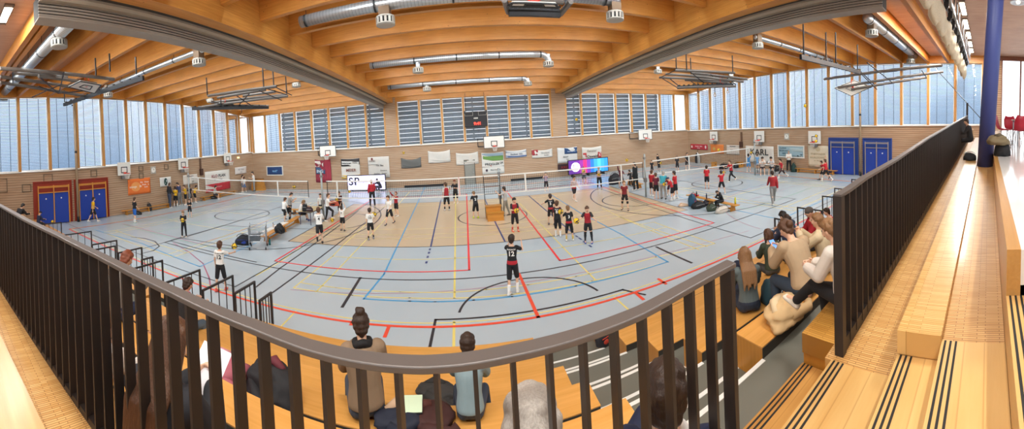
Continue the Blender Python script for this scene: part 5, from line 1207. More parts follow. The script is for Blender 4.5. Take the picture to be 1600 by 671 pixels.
def torso(mb, J, inf, s0=-.16, s1=1.06, n=18):
    rings = []; w = J['w']
    def at(s):
        for (a, x, y), (b, x2, y2) in zip(TORSO, TORSO[1:]):
            if s <= b: f = (s - a) / (b - a); return x + (x2 - x) * f, y + (y2 - y) * f
        return TORSO[-1][1:]
    k = 14
    for i in range(k + 1):
        s = s0 + (s1 - s0) * i / k; rx, ry = at(s); p, a = spine(J, s) if s >= 0 else (J['pc'] + Vector((0, 0, s * .5)), J['a0'])
        if s > 1: p = J['ch'] + (J['nk'] - J['ch']).normalized() * ((s - 1) * .5)
        M = Matrix.Rotation(-dr(a), 3, 'X'); M = J['Rt'] @ M if s > .6 else M
        rings.append([p + M @ Vector(((rx * w + inf) * math.cos(2 * PI * j / n), (ry * w + inf) * math.sin(2 * PI * j / n), 0)) for j in range(n)])
    mb.loft(rings)
def hand(mb, W, d, s, curl, J):
    d = d.normalized(); nrm = (J['Rt'] @ Vector((-s, .25, 0))); nrm = (nrm - d * nrm.dot(d)); nrm = nrm.normalized() if nrm.length > .1 else d.orthogonal().normalized()
    wd = d.cross(nrm).normalized(); c = W + d * .05
    for k in (-1, 0, 1): mb.cap(W + wd * (k * .012) + d * .008, W + d * .085 + wd * (k * .026), .017, .0155, 8)
    for k, ln in zip((-1.5, -.5, .5, 1.5), (.062, .078, .074, .058)):
        b = W + d * .088 + wd * (k * .0205); cu = dr(curl + k * 3)
        d1 = (d * math.cos(cu * .6) + nrm * math.sin(cu * .6)); d2 = (d * math.cos(cu * 1.5) + nrm * math.sin(cu * 1.5)); m = b + d1 * ln * .55
        mb.cap(b, m, .0098, .0092, 7); mb.cap(m, m + d2 * ln * .5, .0092, .008, 7)
    sg = 1 if wd.dot(Vector((0, 1, .4))) > 0 else -1
    b = W + d * .028 + wd * (sg * .026); d1 = (d * .6 + wd * sg * .65 + nrm * .35).normalized(); m = b + d1 * .038; mb.cap(b, m, .013, .011, 7); mb.cap(m, m + (d * .85 + nrm * .35 + wd * sg * .25).normalized() * .032, .011, .009, 7)
def head(mb, J):
    c, R, h = J['hc'], J['HR'], J['hs']; q = lambda x, y, z: c + R @ Vector((x * h, y * h, z * h))
    mb.ball(c, h, 18, 12, (.076, .094, .108), R); mb.ball(q(0, .022, -.055), .06 * h, 14, 8, (.88, .95, .95), R); mb.ball(q(0, .05, -.085), .028 * h, 8, 6, (1, .9, .8), R)
    mb.cap(q(0, .09, .012), q(0, .107, -.022), .009 * h, .0135 * h, 8)
    for s in (-1, 1):
        mb.ball(q(s * .076, -.004, -.01), .022 * h, 8, 6, (.42, .8, 1.25), R); mb.ball(q(s * .045, .07, -.025), .022 * h, 8, 6, (1, .7, .8), R)
    mb.cap(J['ch'] - (J['nk'] - J['ch']) * .3, J['nk'] + (c - J['nk']) * .35, .058 * J['w'], .05 * (h ** .5), 12)
def build_body(J, vox):
    mb = MB(); torso(mb, J, 0); head(mb, J); w = J['w']
    for k, s in (('L', -1), ('R', 1)):
        mb.ball(J['S' + k] + Vector((-s * .012, 0, -.005)), .058 * w, 10, 8); mb.cap(J['S' + k], J['E' + k], .05 * w, .039 * w); mb.cap(J['E' + k], J['W' + k], .04 * w, .026 * w); hand(mb, J['W' + k], J['D' + k], s, J.get('curl', 28), J)
    for k, s in (('l', -1), ('r', 1)):
        mb.cap(J['H' + k], J['K' + k], .085 * w, .055 * w, 12); d = (J['A' + k] - J['K' + k]); mb.cap(J['K' + k], J['A' + k], .054 * w, .036 * w, 12)
        bk = d.cross(Vector((1, 0, 0))).normalized(); bk = bk if bk.y < 0 else -bk
        mb.ball(J['K' + k] + d * .28 + bk * .018, .052 * w, 10, 8, (1, 1, 1.7)); mb.cap(J['A' + k], J['A' + k] + J['F' + k] * .13 + Vector((0, 0, -.03)), .038, .03, 8)
    return remesh(mb, vox, 4)
def build_shirt(J, vox, sleeve, inf=.016, s0=-.02, hood=0, sleeves=True, collar=0):
    mb = MB(); torso(mb, J, inf, s0, 1.0); w = J['w']
    if sleeves:
        for k, s in (('L', -1), ('R', 1)): add_sleeve(mb, J, k, s, sleeve, inf)
    if hood:
        p = J['ch'] + Matrix.Rotation(-dr(J['a1']), 3, 'X') @ Vector((0, -.075, .0)); mb.ball(p, .1, 14, 8, (1.25, .75, .8)); mb.cap(J['ch'] + Vector((-.07, .02, .02)), J['ch'] + Vector((.07, .02, .02)), .05, .05)
    if collar: mb.tube([J['ch'].lerp(J['nk'], -.15), J['ch'].lerp(J['nk'], .75)], [.085, .072], 14)
    return remesh(mb, vox, 3)
def add_sleeve(mb, J, k, s, sleeve, inf):
    w = J['w']; mb.ball(J['S' + k] + Vector((-s * .012, 0, -.005)), .062 * w + inf, 10, 8)
    if sleeve < 1: mb.cap(J['S' + k], J['S' + k].lerp(J['E' + k], sleeve), .054 * w + inf, .05 * w + inf, 12)
    else: mb.cap(J['S' + k], J['E' + k], .052 * w + inf, .044 * w + inf, 12); mb.cap(J['E' + k], J['E' + k].lerp(J['W' + k], sleeve - 1), .045 * w + inf, .03 * w + inf, 12)
def build_bottom(J, vox, length, inf=.018, s1=.12):
    mb = MB(); torso(mb, J, inf, -.16, s1); w = J['w']
    for k, s in (('l', -1), ('r', 1)):
        H = J['H' + k] + Vector((0, 0, .0))
        if length < 1: K = H.lerp(J['K' + k], length); mb.cap(H, K, .088 * w + inf, (.085 * (1 - length) + .058 * length) * w + inf * 1.5, 14)
        else: mb.cap(H, J['K' + k], .088 * w + inf, .058 * w + inf, 14); mb.cap(J['K' + k], J['K' + k].lerp(J['A' + k], min(1, length - 1)), .058 * w + inf, .042 * w + inf * 1.1, 12)
    return remesh(mb, vox, 3)
def build_shoe(J, k, vox, hi=0):
    mb = MB(); A, F = J['A' + k], J['F' + k]; dn = Vector((0, 0, -1)); dn = (dn - F * dn.dot(F)); dn = dn.normalized() if dn.length > .2 else Vector((0, 1, 0))
    h = A + dn * .045 - F * .035; t = A + dn * .052 + F * .16; sd = F.cross(dn).normalized()
    for o in (-.014, .014): mb.cap(h + sd * o, t + sd * o * 1.3, .034, .028, 10)
    mb.cap(A + dn * -.02, h, .044, .04, 10); mb.cap(A + dn * .01, A + dn * .03 + F * .09, .042, .034, 10); return remesh(mb, vox, 2)
def build_sock(J, k, vox, a=.45, b=1.0, inf=.008):
    mb = MB(); K, A = J['K' + k], J['A' + k]; w = J['w']; ra = lambda f: (.054 + (.036 - .054) * f) * w + inf + .012 * math.exp(-((f - .3) / .2) ** 2)
    n = 6; mb.tube([K.lerp(A, a + (b - a) * i / n) for i in range(n + 1)], [ra(a + (b - a) * i / n) for i in range(n + 1)], 14); return mb.mesh('sock', True)
def build_kneepad(J, k):
    mb = MB(); K = J['K' + k]; H, A = J['H' + k], J['A' + k]; w = J['w']; mb.tube([K.lerp(H, .17), K.lerp(H, .06), K, K.lerp(A, .1), K.lerp(A, .2)], [.066 * w, .072 * w, .074 * w, .07 * w, .063 * w], 14); return mb.mesh('knee_pad', True)
def build_hair(J, vox, style):
    mb = MB(); c, R, h = J['hc'], J['HR'], J['hs']; q = lambda x, y, z: c + R @ Vector((x * h, y * h, z * h)); rr = random.Random(len(style) * 7 + int(abs(c.y) * 1000))
    S = lambda x, y, z, r, sc_=(1, 1, 1): mb.ball(q(x, y, z), r * h, 10, 8, sc_, R)
    if style in ('beanie', 'cap'):
        mb.ball(q(0, -.005, .03), h, 16, 10, (.088, .104, .09), R)
        if style == 'cap': mb.cap(q(-.03, .09, .05), q(.03, .09, .05), .02 * h, .02 * h); mb.cap(q(0, .08, .05), q(0, .15, .035), .035 * h, .03 * h)
        return remesh(mb, vox, 3)
    # cap of overlapping lobes: crown, back and sides, leaving the face free
    for (x, y, z, r) in [(0, -.01, .07, .07), (0, .035, .075, .055), (-.04, .02, .065, .048), (.04, .02, .065, .048), (0, -.05, .04, .068), (-.045, -.03, .035, .052), (.045, -.03, .035, .052), (0, -.065, -.01, .05), (-.05, -.045, -.01, .04), (.05, -.045, -.01, .04), (-.035, .06, .072, .03), (.035, .06, .072, .03), (0, .068, .075, .03)]: S(x, y, z, r)
    if style != 'crop':
        for _ in range(16):
            a = rr.uniform(0, 2 * PI); t = rr.uniform(.2, 1.2); p = (.078 * math.sin(t) * math.cos(a), -.01 + .088 * math.sin(t) * math.sin(a), .03 + .085 * math.cos(t)); S(*p, rr.uniform(.02, .032))
    for s in (-1, 1): S(s * .062, .0, .03, .03); S(s * .066, .012, .012, .018)
    S(0, -.068, -.055, .04); S(-.035, -.058, -.055, .035); S(.035, -.058, -.055, .035); S(0, -.062, -.085, .032)
    if style == 'long':
        for k in range(9):
            a = -PI * (.08 + .84 * k / 8); x, y = .075 * math.cos(a), .085 * math.sin(a)
            mb.cap(q(x, y, .03), q(x * 1.1, y * 1.0 - .01, -.1), .03 * h, .03 * h, 8); b = J['ch'] + Matrix.Rotation(-dr(J['a1']), 3, 'X') @ Vector((x * 1.35, -.165, -.2 - .04 * (k % 3))); m_ = J['ch'] + Matrix.Rotation(-dr(J['a1']), 3, 'X') @ Vector((x * 1.3, -.14, -.02)); mb.cap(q(x * 1.1, y * 1.0 - .01, -.1), m_, .03 * h, .028, 8); mb.cap(m_, b, .028, .014, 8)
    if style == 'bun':
        mb.ball(q(0, -.06, .125), .052 * h, 12, 8); mb.ball(q(.02, -.075, .14), .034 * h, 10, 8); mb.ball(q(-.025, -.05, .15), .03 * h, 10, 8)
    if style in ('lowbun',): mb.ball(q(0, -.115, .0), .048 * h, 12, 8); mb.ball(q(.025, -.12, .02), .03 * h, 10, 8)
    if style == 'pony':
        mb.cap(q(0, -.09, .05), q(0, -.135, .02), .03 * h, .034 * h); mb.cap(q(0, -.135, .02), q(0, -.13, -.13), .034 * h, .022 * h); mb.cap(q(0, -.13, -.13), q(.01, -.12, -.22), .022 * h, .008)
    if style == 'bob':
        for s in (-1, 1):
            for y in (-.05, -.02, .02): mb.cap(q(s * .072, y, .03), q(s * .075, y, -.09), .028 * h, .026 * h, 8)
        mb.cap(q(0, -.08, 0), q(0, -.075, -.1), .05 * h, .045 * h)
    return remesh(mb, vox, 3)
PCACHE = {}
SKIN = [mat('skin_%d' % i, c, .5, var=.06, scale=10) for i, c in enumerate(('e3b596', 'd8a481', 'cf9a7a', 'c08a66'))]
def hairmat(k, c):
    m = mat('hair_' + k, c, .5, var=.45, scale=22, bump=.5); nt = m.node_tree; n = [x for x in nt.nodes if x.type == 'TEX_NOISE'][0]; tc = [x for x in nt.nodes if x.type == 'TEX_COORD'][0]
    mp = N(nt, 'ShaderNodeMapping'); mp.inputs['Scale'].default_value = (7, 7, .8); nt.links.new(tc.outputs['Object'], mp.inputs['Vector']); nt.links.new(mp.outputs[0], n.inputs['Vector']); return m
HAIRC = {k: hairmat(k, v) for k, v in dict(black='1f1814', dark='38261b', brown='5a3b26', light='8a6440', blond='a98452', red='7d4128', grey='a59c92').items()}
EYEM = mat('eye_dark', '2a211c', .3); MOUTHM = mat('mouth', 'a0564a', .5)
def fab(c): return mat('fabric_' + c, c, .75, var=.1, scale=9, bump=.15)
def get(key, fn):
    if key not in PCACHE: PCACHE[key] = fn()
    return PCACHE[key]
def obj_(name, me, m, parent):
    if not me.materials: me.materials.append(m)
    o = bpy.data.objects.new(name, me); COL.objects.link(o); o.parent = parent
    o.material_slots[0].link = 'OBJECT'; o.material_slots[0].material = m; return o
def project_text(s, size, cx, cz, J, shirt_me, back, bold=.03, sx=1.0):
    me = text_mesh(s, size, .0, 'CENTER', bold); bm = bmesh.new(); bm.from_mesh(me); bmesh.ops.triangulate(bm, faces=bm.faces)
    for _ in range(2): bmesh.ops.subdivide_edges(bm, edges=[e for e in bm.edges if e.calc_length() > size * .12], cuts=1)
    b2 = bmesh.new(); b2.from_mesh(shirt_me); tree = BVHTree.FromBMesh(b2); b2.free(); sg = -1 if back else 1
    for v in bm.verts:
        x = cx + v.co.x * (1 if back else -1) * sx; z = cz + v.co.y; hit = tree.ray_cast(Vector((x, sg * 2, z)), Vector((0, -sg, 0)))
        y = hit[0].y if hit[0] is not None else sg * .12; v.co = Vector((x, y + sg * .006, z))
    bm.to_mesh(me); bm.free(); return me
def person(label, pose, shirt, bottom, hair=('short', 'dark'), skin=0, kid=1, fem=0, sleeve=.62, length=.72, shoe='e8e4dc', sock=None, sockr=(.5, 1.0), pads=None, hem=None, sleevecol=None, hood=0, collar=None, num=None, numcol='f2f0ea', name=None, vox=.0125, group=None, inf=.016, mod=None, numback=True, s0=-.02, fine=False):
    P = dict(POSES[pose]); P.update(mod or {}); pk = (pose, str(mod), kid, fem, vox)
    J = get(('J',) + pk, lambda: rig(P, kid, fem))
    low = min(min((J['A' + k].z - .085) for k in 'lr'), min((J['A' + k] + J['F' + k] * .16).z - .075 for k in 'lr'))
    if P.get('seat') == 1: z0 = -(-.03 - .088 * J['w'] - .02)
    else: z0 = -low
    t = thing('person', label, 'person', group=group); t['z0'] = z0
    top = J['hc'].z + .135 * J['hs']; t['tall'] = top + z0
    kids = []
    kids.append(obj_('body', get(('b',) + pk, lambda: build_body(J, vox)), SKIN[skin], t))
    if hair: kids.append(obj_('hat' if hair[0] in ('beanie', 'cap') else 'hair', get(('h', hair[0]) + pk, lambda: build_hair(J, vox, hair[0])), fab(hair[1]) if hair[1] not in HAIRC else HAIRC[hair[1]], t))
    sm = get(('s', sleeve, hood, inf, s0, bool(sleevecol)) + pk, lambda: build_shirt(J, vox, sleeve, inf, s0, hood, not sleevecol)); so = obj_('shirt', sm, fab(shirt), t); kids.append(so)
    if sleevecol:
        for k, s in (('L', -1), ('R', 1)):
            def f(k=k, s=s):
                mb = MB(); add_sleeve(mb, J, k, s, sleeve, inf); return remesh(mb, vox, 2)
            kids.append(obj_('sleeve', get(('sl', k, sleeve, inf) + pk, f), fab(sleevecol), t))
    if hem:
        def f():
            mb = MB(); torso(mb, J, inf + .006, s0 - .005, .2); return remesh(mb, vox, 2)
        kids.append(obj_('shirt_hem', get(('hem', inf) + pk, f), fab(hem), t))
    if collar:
        def f():
            mb = MB(); p = J['ch'].lerp(J['nk'], .35); mb.tube([p + Matrix.Rotation(-dr(J['a1']), 3, 'X') @ Vector((.075 * math.cos(a), .07 * math.sin(a) - .005, .012 * math.sin(3 * a))) for a in [2 * PI * i / 16 for i in range(16)]], .042, 10, True); return remesh(mb, vox, 2)
        kids.append(obj_('scarf', get(('col',) + pk, f), fab(collar), t))
    kids.append(obj_('trousers' if length > 1 else 'shorts', get(('p', length) + pk, lambda: build_bottom(J, vox, length)), fab(bottom), t))
    for k in 'lr':
        kids.append(obj_('shoe', get(('f', k) + pk, lambda k=k: build_shoe(J, k, vox)), fab(shoe), t))
        if sock: kids.append(obj_('sock', get(('so', k, sockr) + pk, lambda k=k: build_sock(J, k, vox, *sockr)), fab(sock), t))
        if pads: kids.append(obj_('knee_pad', get(('kp', k) + pk, lambda k=k: build_kneepad(J, k)), fab(pads), t))
    for s in (-1, 1):
        def f(s=s):
            mb = MB(); h = J['hs']; mb.ball(J['hc'] + J['HR'] @ Vector((s * .031 * h, .083 * h, .012 * h)), .0105 * h, 8, 6); return mb.mesh('eye', True)
        kids.append(obj_('eye', get(('e', s) + pk, f), EYEM, t))
    def f():
        mb = MB(); h = J['hs']; mb.cap(J['hc'] + J['HR'] @ Vector((-.018 * h, .088 * h, -.055 * h)), J['hc'] + J['HR'] @ Vector((.018 * h, .088 * h, -.055 * h)), .0065 * h, .0065 * h, 6); return mb.mesh('mouth', True)
    kids.append(obj_('mouth', get(('m',) + pk, f), MOUTHM, t))
    if num:
        p, a = spine(J, .62); me = project_text(num, .2, p.x, p.z, J, sm, numback); me.materials.append(fab(numcol)); o = bpy.data.objects.new('jersey_number', me); COL.objects.link(o); o.parent = so
    if name:
        p, a = spine(J, .86); me = project_text(name, .055, p.x, p.z, J, sm, numback, .02); me.materials.append(fab(numcol)); o = bpy.data.objects.new('jersey_name', me); COL.objects.link(o); o.parent = so
    for o in kids: o.location.z = z0
    return t, J
def azim(x, y): return math.atan2(x, y)
def inside(p, m=.45):
    """pull a floor point along its line of sight until it is clear of the walls"""
    for _ in range(60):
        if p.x - (WL - KL * p.y) < m or (WR - KR * p.y) - p.x < m or (WD - KF * p.x) - p.y < m: p = Vector((p.x * .992, p.y * .992, p.z))
        else: break
    return p
def put(label, feet, headpy, rel, pose, shirt, bottom, z0=0.0, dist=None, scale=None, sink=False, **kw):
    """stand a person where FEET touch the plane z0; the head top pixel row sets the size; REL 0 back to us, 180 facing us, 90 facing left"""
    t, J = person(label, pose, shirt, bottom, **kw)
    p = atz(feet[0], feet[1], z0) if dist is None else atr(feet[0], feet[1], dist); p = inside(p); r = math.hypot(p.x, p.y); top = atr(feet[0], headpy, r).z
    tall = t['tall']; s = scale or max(.68, min(1.12, (top - z0) / tall)); 
    th = azim(p.x, p.y)
    if sink:      # P is where the head is
        s = scale; z0 = top - tall * s; q = Matrix.Rotation(dr(rel) - th, 3, 'Z') @ (J['hc'] * s); p = Vector((p.x - q.x, p.y - q.y, 0))
    t.location = (p.x, p.y, z0); t.rotation_euler = (0, 0, dr(rel) - th); t.scale = (s,) * 3
    del t['tall']; del t['z0']; return t, J, s
def hand_world(t, J, k, off=.08):
    return t.matrix_basis @ (J['W' + k] + J['D' + k] * off + Vector((0, 0, t.children[0].location.z)))
BALLY = mat('ball_yellow', 'f0c21c', .4); BALLB = mat('ball_navy', '2a2c3c', .4)
BALL = {}
def volleyball(label, loc, rz=0, r=.105):
    loc = Vector(loc); t = thing('volleyball', label, 'volleyball', loc, rz, 'yellow volleyballs')
    if not BALL:
        mb = MB(); mb.ball((0, 0, 0), .105, 20, 14); BALL['a'] = mb.mesh('ball', True); BALL['a'].materials.append(BALLY)
        mb = MB()
        for k in range(3):
            M = Matrix.Rotation(k * 2 * PI / 3, 3, 'Z') @ Matrix.Rotation(.6, 3, 'X'); pts = [M @ Vector((.104 * math.cos(a) * math.cos(.5 * math.sin(a * 2)), .104 * math.sin(a) * math.cos(.5 * math.sin(a * 2)), .104 * math.sin(.5 * math.sin(a * 2)))) for a in [i * PI * .9 / 14 for i in range(15)]]
            mb.tube(pts, [.004] + [.016] * 13 + [.004], 6)
        BALL['b'] = mb.mesh('panel', True); BALL['b'].materials.append(BALLB)
    for n, k in (('ball', 'a'), ('panel', 'b')):
        o = bpy.data.objects.new(n, BALL[k]); COL.objects.link(o); o.parent = t; o.scale = (r / .105,) * 3
    t.rotation_euler = (rz * 1.3, rz * .7, rz); return t
def ball_r(label, px, py, r, k=0): return volleyball(label, atr(px, py, r), k)
# ------------------------------------------------------------------ players, coaches and helpers on the court
W_, K_ = 'ebe7e0', '1d1c1f'
WS = 'f2efe9'
put('boy in yellow shirt walking past the blue left gates', (146, 347), 308, -70, 'walk', 'f2b918', K_, hair=('short', 'dark'))
put('boy in black shirt and blue shorts standing before the left wall bench', (211, 348), 308, -60, 'contra', '1b1b20', '2a6bc4', sock='f0eee8', hair=('short', 'brown'))
put('man in dark jacket and jeans standing beside the swirl sign', (265.5, 321.5), 285, -60, 'contra', '24242b', '3a4458', kid=0, sleeve=2, length=2, hair=('crop', 'brown'), hood=1)
put('boy in yellow number 14 shirt seen from behind by the left wall', (275, 323), 291.5, 0, 'hold', 'f0b81c', K_, num='14', numcol='2a2620', hair=('short', 'dark'), sock='f0eee8')
put('man in navy shirt among the yellow team by the left wall', (281.5, 321), 285, 60, 'phone', '3c4266', '7f7c78', kid=0, sleeve=.7, length=2, hair=('crop', 'dark'))
put('boy in yellow shirt facing the others beside the white sheet', (290.5, 319), 289, 110, 'hold', 'e8b21e', K_, hair=('short', 'brown'))
put('child in dark shirt behind the small yellow team', (297.5, 317.5), 289, 30, 'stand', '2b2228', '2a2628', hair=('short', 'black'))
put('boy in yellow shirt leaning to the right of his team', (304.5, 316), 290, -60, 'leanfwd', 'f0b81c', K_, mod=dict(lean=18), hair=('short', 'dark'))
put('small boy in black tee with folded arms on the left court', (297, 340), 311, 180, 'hold', '1f1e21', K_, hair=('short', 'brown'), shoe='c8b8b0')
t, J, s = put('boy in black holding a yellow ball before him on the left court', (288, 371), 329, 172, 'hold', '1d1d20', '202024', length=1.9, hair=('short', 'light'))
volleyball('yellow ball held by the boy in black on the left court', (hand_world(t, J, 'L', .1) + hand_world(t, J, 'R', .1)) / 2 + Vector((0, 0, .0)), .4)
put('boy in grey shirt sitting on the wall bench below the red and white banner', (335, 305.5), 290, -80, 'sit', 'b9b2ab', '2a2a2e', z0=.34, hair=('short', 'black'))
put('boy in white tee and blue shorts at the far left court', (382, 300), 276, -20, 'walk', W_, '5a86bf', hair=('short', 'dark'))
put('child in pale shirt half hidden behind the boy with blue shorts', (379, 298.5), 273.5, -90, 'stand', 'd5cfc8', '77747a', hair=('short', 'black'))
put('boy in white shirt and grey trousers beside the vaulting box', (397.5, 299), 268, 100, 'hold', W_, '9c9a98', length=2, hair=('short', 'dark'), shoe='2b2b2b')
put('boy in white tee standing with one foot on the long left bench', (444.5, 348.5), 309, -50, 'bench_step', WS, K_, hair=('short', 'brown'), shoe='6b6560')
put('person in grey shirt looking at a phone behind the long left bench', (454, 345), 301, -80, 'phone', 'a8a29b', '232326', kid=0, sock='1c1c1e', hair=('short', 'dark'))
put('boy in white tee seated at the score table writing', (469, 336), 313, -70, 'sittable', 'dcd6cf', '1e1e22', z0=.45, hair=('short', 'light'), shoe='3e4c78')
put('boy in white tee standing beside the left net post', (502.5, 340), 302, 180, 'stand', W_, K_, sleevecol=None, hair=('short', 'dark'))
put('player in white tee and black leggings stepping by the net post', (513, 346), 302, -100, 'stride', WS, '1e1e20', length=1.85, hair=('short', 'brown'), sock=None, mod=dict(l=(50, 3, 60), r=(-8, 3, 8), lean=6))
t, J, s = put('player with a headband in maroon and black at the left net end', (532.5, 339), 298, 150, 'hold', '4a2024', '231c1e', hair=('short', 'brown'), pads='1a1a1c', length=.7, hem='231c1e')
volleyball('yellow ball held by the headband player in maroon', (hand_world(t, J, 'L', .1) + hand_world(t, J, 'R', .1)) / 2, .2)
put('boy in white number 4 shirt running away from us', (500.5, 382), 324, 0, 'run1', WS, K_, num='4', numcol='1d1c1f', name='HEILIG', hair=('short', 'brown'), shoe='3b3634')
put('boy in white shirt setting with raised arms near the left tape line', (536, 361), 320.5, -25, 'set', WS, K_, hair=('short', 'dark'), shoe='5c5a58', num='7', numcol='2a2a2c')
t, J, s = put('boy in white number 10 shirt carrying a ball on his hip', (580, 374.5), 325, 0, 'armoutR', WS, K_, num='10', numcol='1d1c1f', name='LANG', hair=('short', 'dark'), sock='1d1c1f', sockr=(.62, 1), shoe='8c9098', mod=dict(R=(25, 22, 75, 10)))
volleyball('yellow ball at the hip of the white number 10 boy', hand_world(t, J, 'R', .06) + Vector((-.05, .05, .05)), .9)
put('boy in white tee walking left of the raised-arm red player', (609.5, 350.5), 305, 150, 'walk', WS, '1c1d22', hair=('short', 'brown'), shoe='3c4048', length=.85)
put('player in red top with both arms raised beyond the net', (620, 338), 299.5, 140, 'set', 'a8202c', K_, sleeve=1.6, hair=('short', 'red'), mod=dict(L=(60, 18, 80, 20), R=(140, 24, 20, 6)))
put('man in red jacket seen from behind before the lilac screen', (582.5, 321.5), 281, 0, 'contra', 'c02030', '1d1d22', kid=0, sleeve=2, length=2, hair=('short', 'blond'), shoe='26262a')
put('person in dark top crouching at the right edge of the lilac screen', (595, 300), 279, 60, 'squat', '232434', '3a3a44', kid=0, sleeve=1.7, length=2, hair=('short', 'black'))
put('player in red and white shirt with knee pads beyond the net', (699, 329.5), 285, 20, 'contra', 'b3212d', K_, sleevecol='e6e0da', pads='1c1b1d', hair=('short', 'brown'), sock='2a2a2c', sockr=(.55, 1), shoe='cfcac4')
t, J, s = put('player in black holding a ball left of the red antenna', (712.5, 318), 280.5, 170, 'hold', '1d1c20', '1f1f23', length=.9, hair=('short', 'red'), pads='1c1b1d', mod=dict(R=(22, 30, 62, 6)))
volleyball('yellow ball held out by the black-dressed player beyond the net', hand_world(t, J, 'R', .12), 1.2)
put('player in black number 2 shirt bending forward before the net', (744.5, 342), 299.5, 15, 'leanfwd', '1c1c1f', '1b1b1e', num='2', hair=('crop', 'light'), shoe='c6d83c', mod=dict(lean=24, hp=30), length=.95)
put('boy in grey shirt beside the wooden referee box', (791, 337.5), 291.5, 70, 'face', 'b4b2b0', '8b8678', length=2, hair=('short', 'dark'), shoe='4c4640', mod=dict(l=(10, 6, 4), r=(-10, 6, 6), L=(70, 20, 60, 20), R=(60, 20, 90, 30)))
t, J, s = put('boy in red and black shirt cradling a ball right of the referee box', (805.5, 362), 308, -165, 'hold', 'a3202c', '211d20', sleevecol='2a2226', pads='1c1b1d', hair=('short', 'black'), shoe='e8583c', sock='c8483a', sockr=(.6, 1), length=.85)
volleyball('yellow ball held low by the boy in red and black near the referee box', (hand_world(t, J, 'L', .1) + hand_world(t, J, 'R', .1)) / 2 + Vector((0, 0, -.04)), .5)
put('girl in lilac shirt with hands at her face before the far wall', (854, 299.5), 269, 180, 'face', 'b9a3b4', '2a272b', length=.95, hair=('short', 'dark'), fem=1)
put('boy in white and red shirt beyond the net under the round emblem', (898, 314), 274.5, -150, 'walk', 'd9c4c4', '2a2124', hair=('short', 'dark'), hem='a8323c')
t, J, s = put('child in pink shirt holding a ball by the purple screen', (913, 288), 260, 180, 'hold', 'd29aa6', '4a4a52', hair=('short', 'light'))
volleyball('yellow ball held up by the child in pink at the purple screen', hand_world(t, J, 'R', .1) + Vector((0, 0, .1)), .8)
t, J, s = put('player in pale and black kit standing before the blue screen', (937, 296), 260, 180, 'hold', 'c9a9a4', '19191c', sleevecol='222226', hair=('short', 'black'), length=.9, sock='19191c', sockr=(.3, .8), shoe='8a7f86')
volleyball('orange yellow ball held by the player before the blue screen', (hand_world(t, J, 'L', .1) + hand_world(t, J, 'R', .1)) / 2, .1)
put('person in maroon hoodie stretching one arm up at the ball', (971, 293), 262, 165, 'hit', '5c1a2a', '6a6a70', sleeve=2, hood=1, hair=('short', 'dark'), mod=dict(l=(-30, 10, 30), r=(12, 8, 20)), kid=0, shoe='3a3438')
put('tall person in long black coat by the right net post', (994, 297.5), 253.5, 60, 'contra', '17171a', '19191c', kid=0, sleeve=2, length=2, s0=-.15, inf=.03, hair=('short', 'dark'))
put('child in dark clothes left of the tall person in black', (986, 292), 266.5, 40, 'phone', '222024', '1f1e22', sleeve=2, length=2, hair=('short', 'dark'))
put('player in red and black kit with black knee pads at the net', (977, 328.5), 282, 170, 'contra', '7c2024', '1f1a1c', hair=('short', 'light'), pads='18181a', shoe='1d1d1f', mod=dict(l=(10, 12, 4), r=(-8, 12, 4)), sleeve=.3, length=.55)
t, J, s = put('boy in black number 5 shirt with his left arm out', (862, 351.5), 303, 0, 'armout', '19191c', '1b1b1e', num='5', name='HAIGIS', hair=('short', 'dark'), hem='a3202c', shoe='5f5a5c', length=.85)
put('boy in black number 8 shirt behind number 5', (872.5, 370), 313.5, -10, 'stand', '1b1b1e', '1a1a1d', num='8', name='KELLER', hair=('short', 'brown'), sleevecol='5c1c24', pads='17171a', length=.85, sock='e9e6e0', sockr=(.4, 1))
t, J, s = put('boy in black and red shirt cradling a ball, seen from behind', (890.5, 377), 321.5, 12, 'holdside', '1d1b1f', '19191c', num='3', hem='b3222c', hair=('short', 'light'), pads='17171a', sock='d9b860', sockr=(.5, 1), length=.8, mod=dict(L=(40, 22, 75, 10)))
volleyball('yellow ball in the arm of the boy with the red hem', hand_world(t, J, 'L', .08) + Vector((0, 0, .04)), .7)
t, J, s = put('boy in red and black shirt holding out a ball, facing us', (920, 380), 320.5, 178, 'holdside', 'ab222d', '232226', sleevecol='2c2629', hair=('short', 'brown'), pads='19191c', sock='26262b', sockr=(.2, .95), shoe='3a5aa8', length=.58, mod=dict(R=(40, 30, 48, 0), hp=14))
volleyball('yellow and black ball held out by the boy in red facing us', hand_world(t, J, 'R', .14), 1.5)
t, J, s = put('boy in black number 12 shirt walking at the court end nearest us', (803, 458), 367.5, -12, 'run1', '17171a', '19191d', num='12', name='FRIEDRICH', hair=('short', 'dark'), hem='b3202e', sock='f0eeea', sockr=(.45, 1), length=.95, vox=.009, mod=dict(L=(62, 18, 92, 30), R=(55, 28, 75, 24), l=(-8, 3, 14), r=(14, 3, 26)))
put('boy in white number 12 shirt standing at the lower left of the court', (346, 455), 377, -25, 'armoutR', WS, '1d1d20', num='12', name='GALMBACHER', numcol='1b1a1c', hair=('short', 'brown'), vox=.009, length=.95, shoe='d8584c', mod=dict(R=(62, 26, 24, 4)))
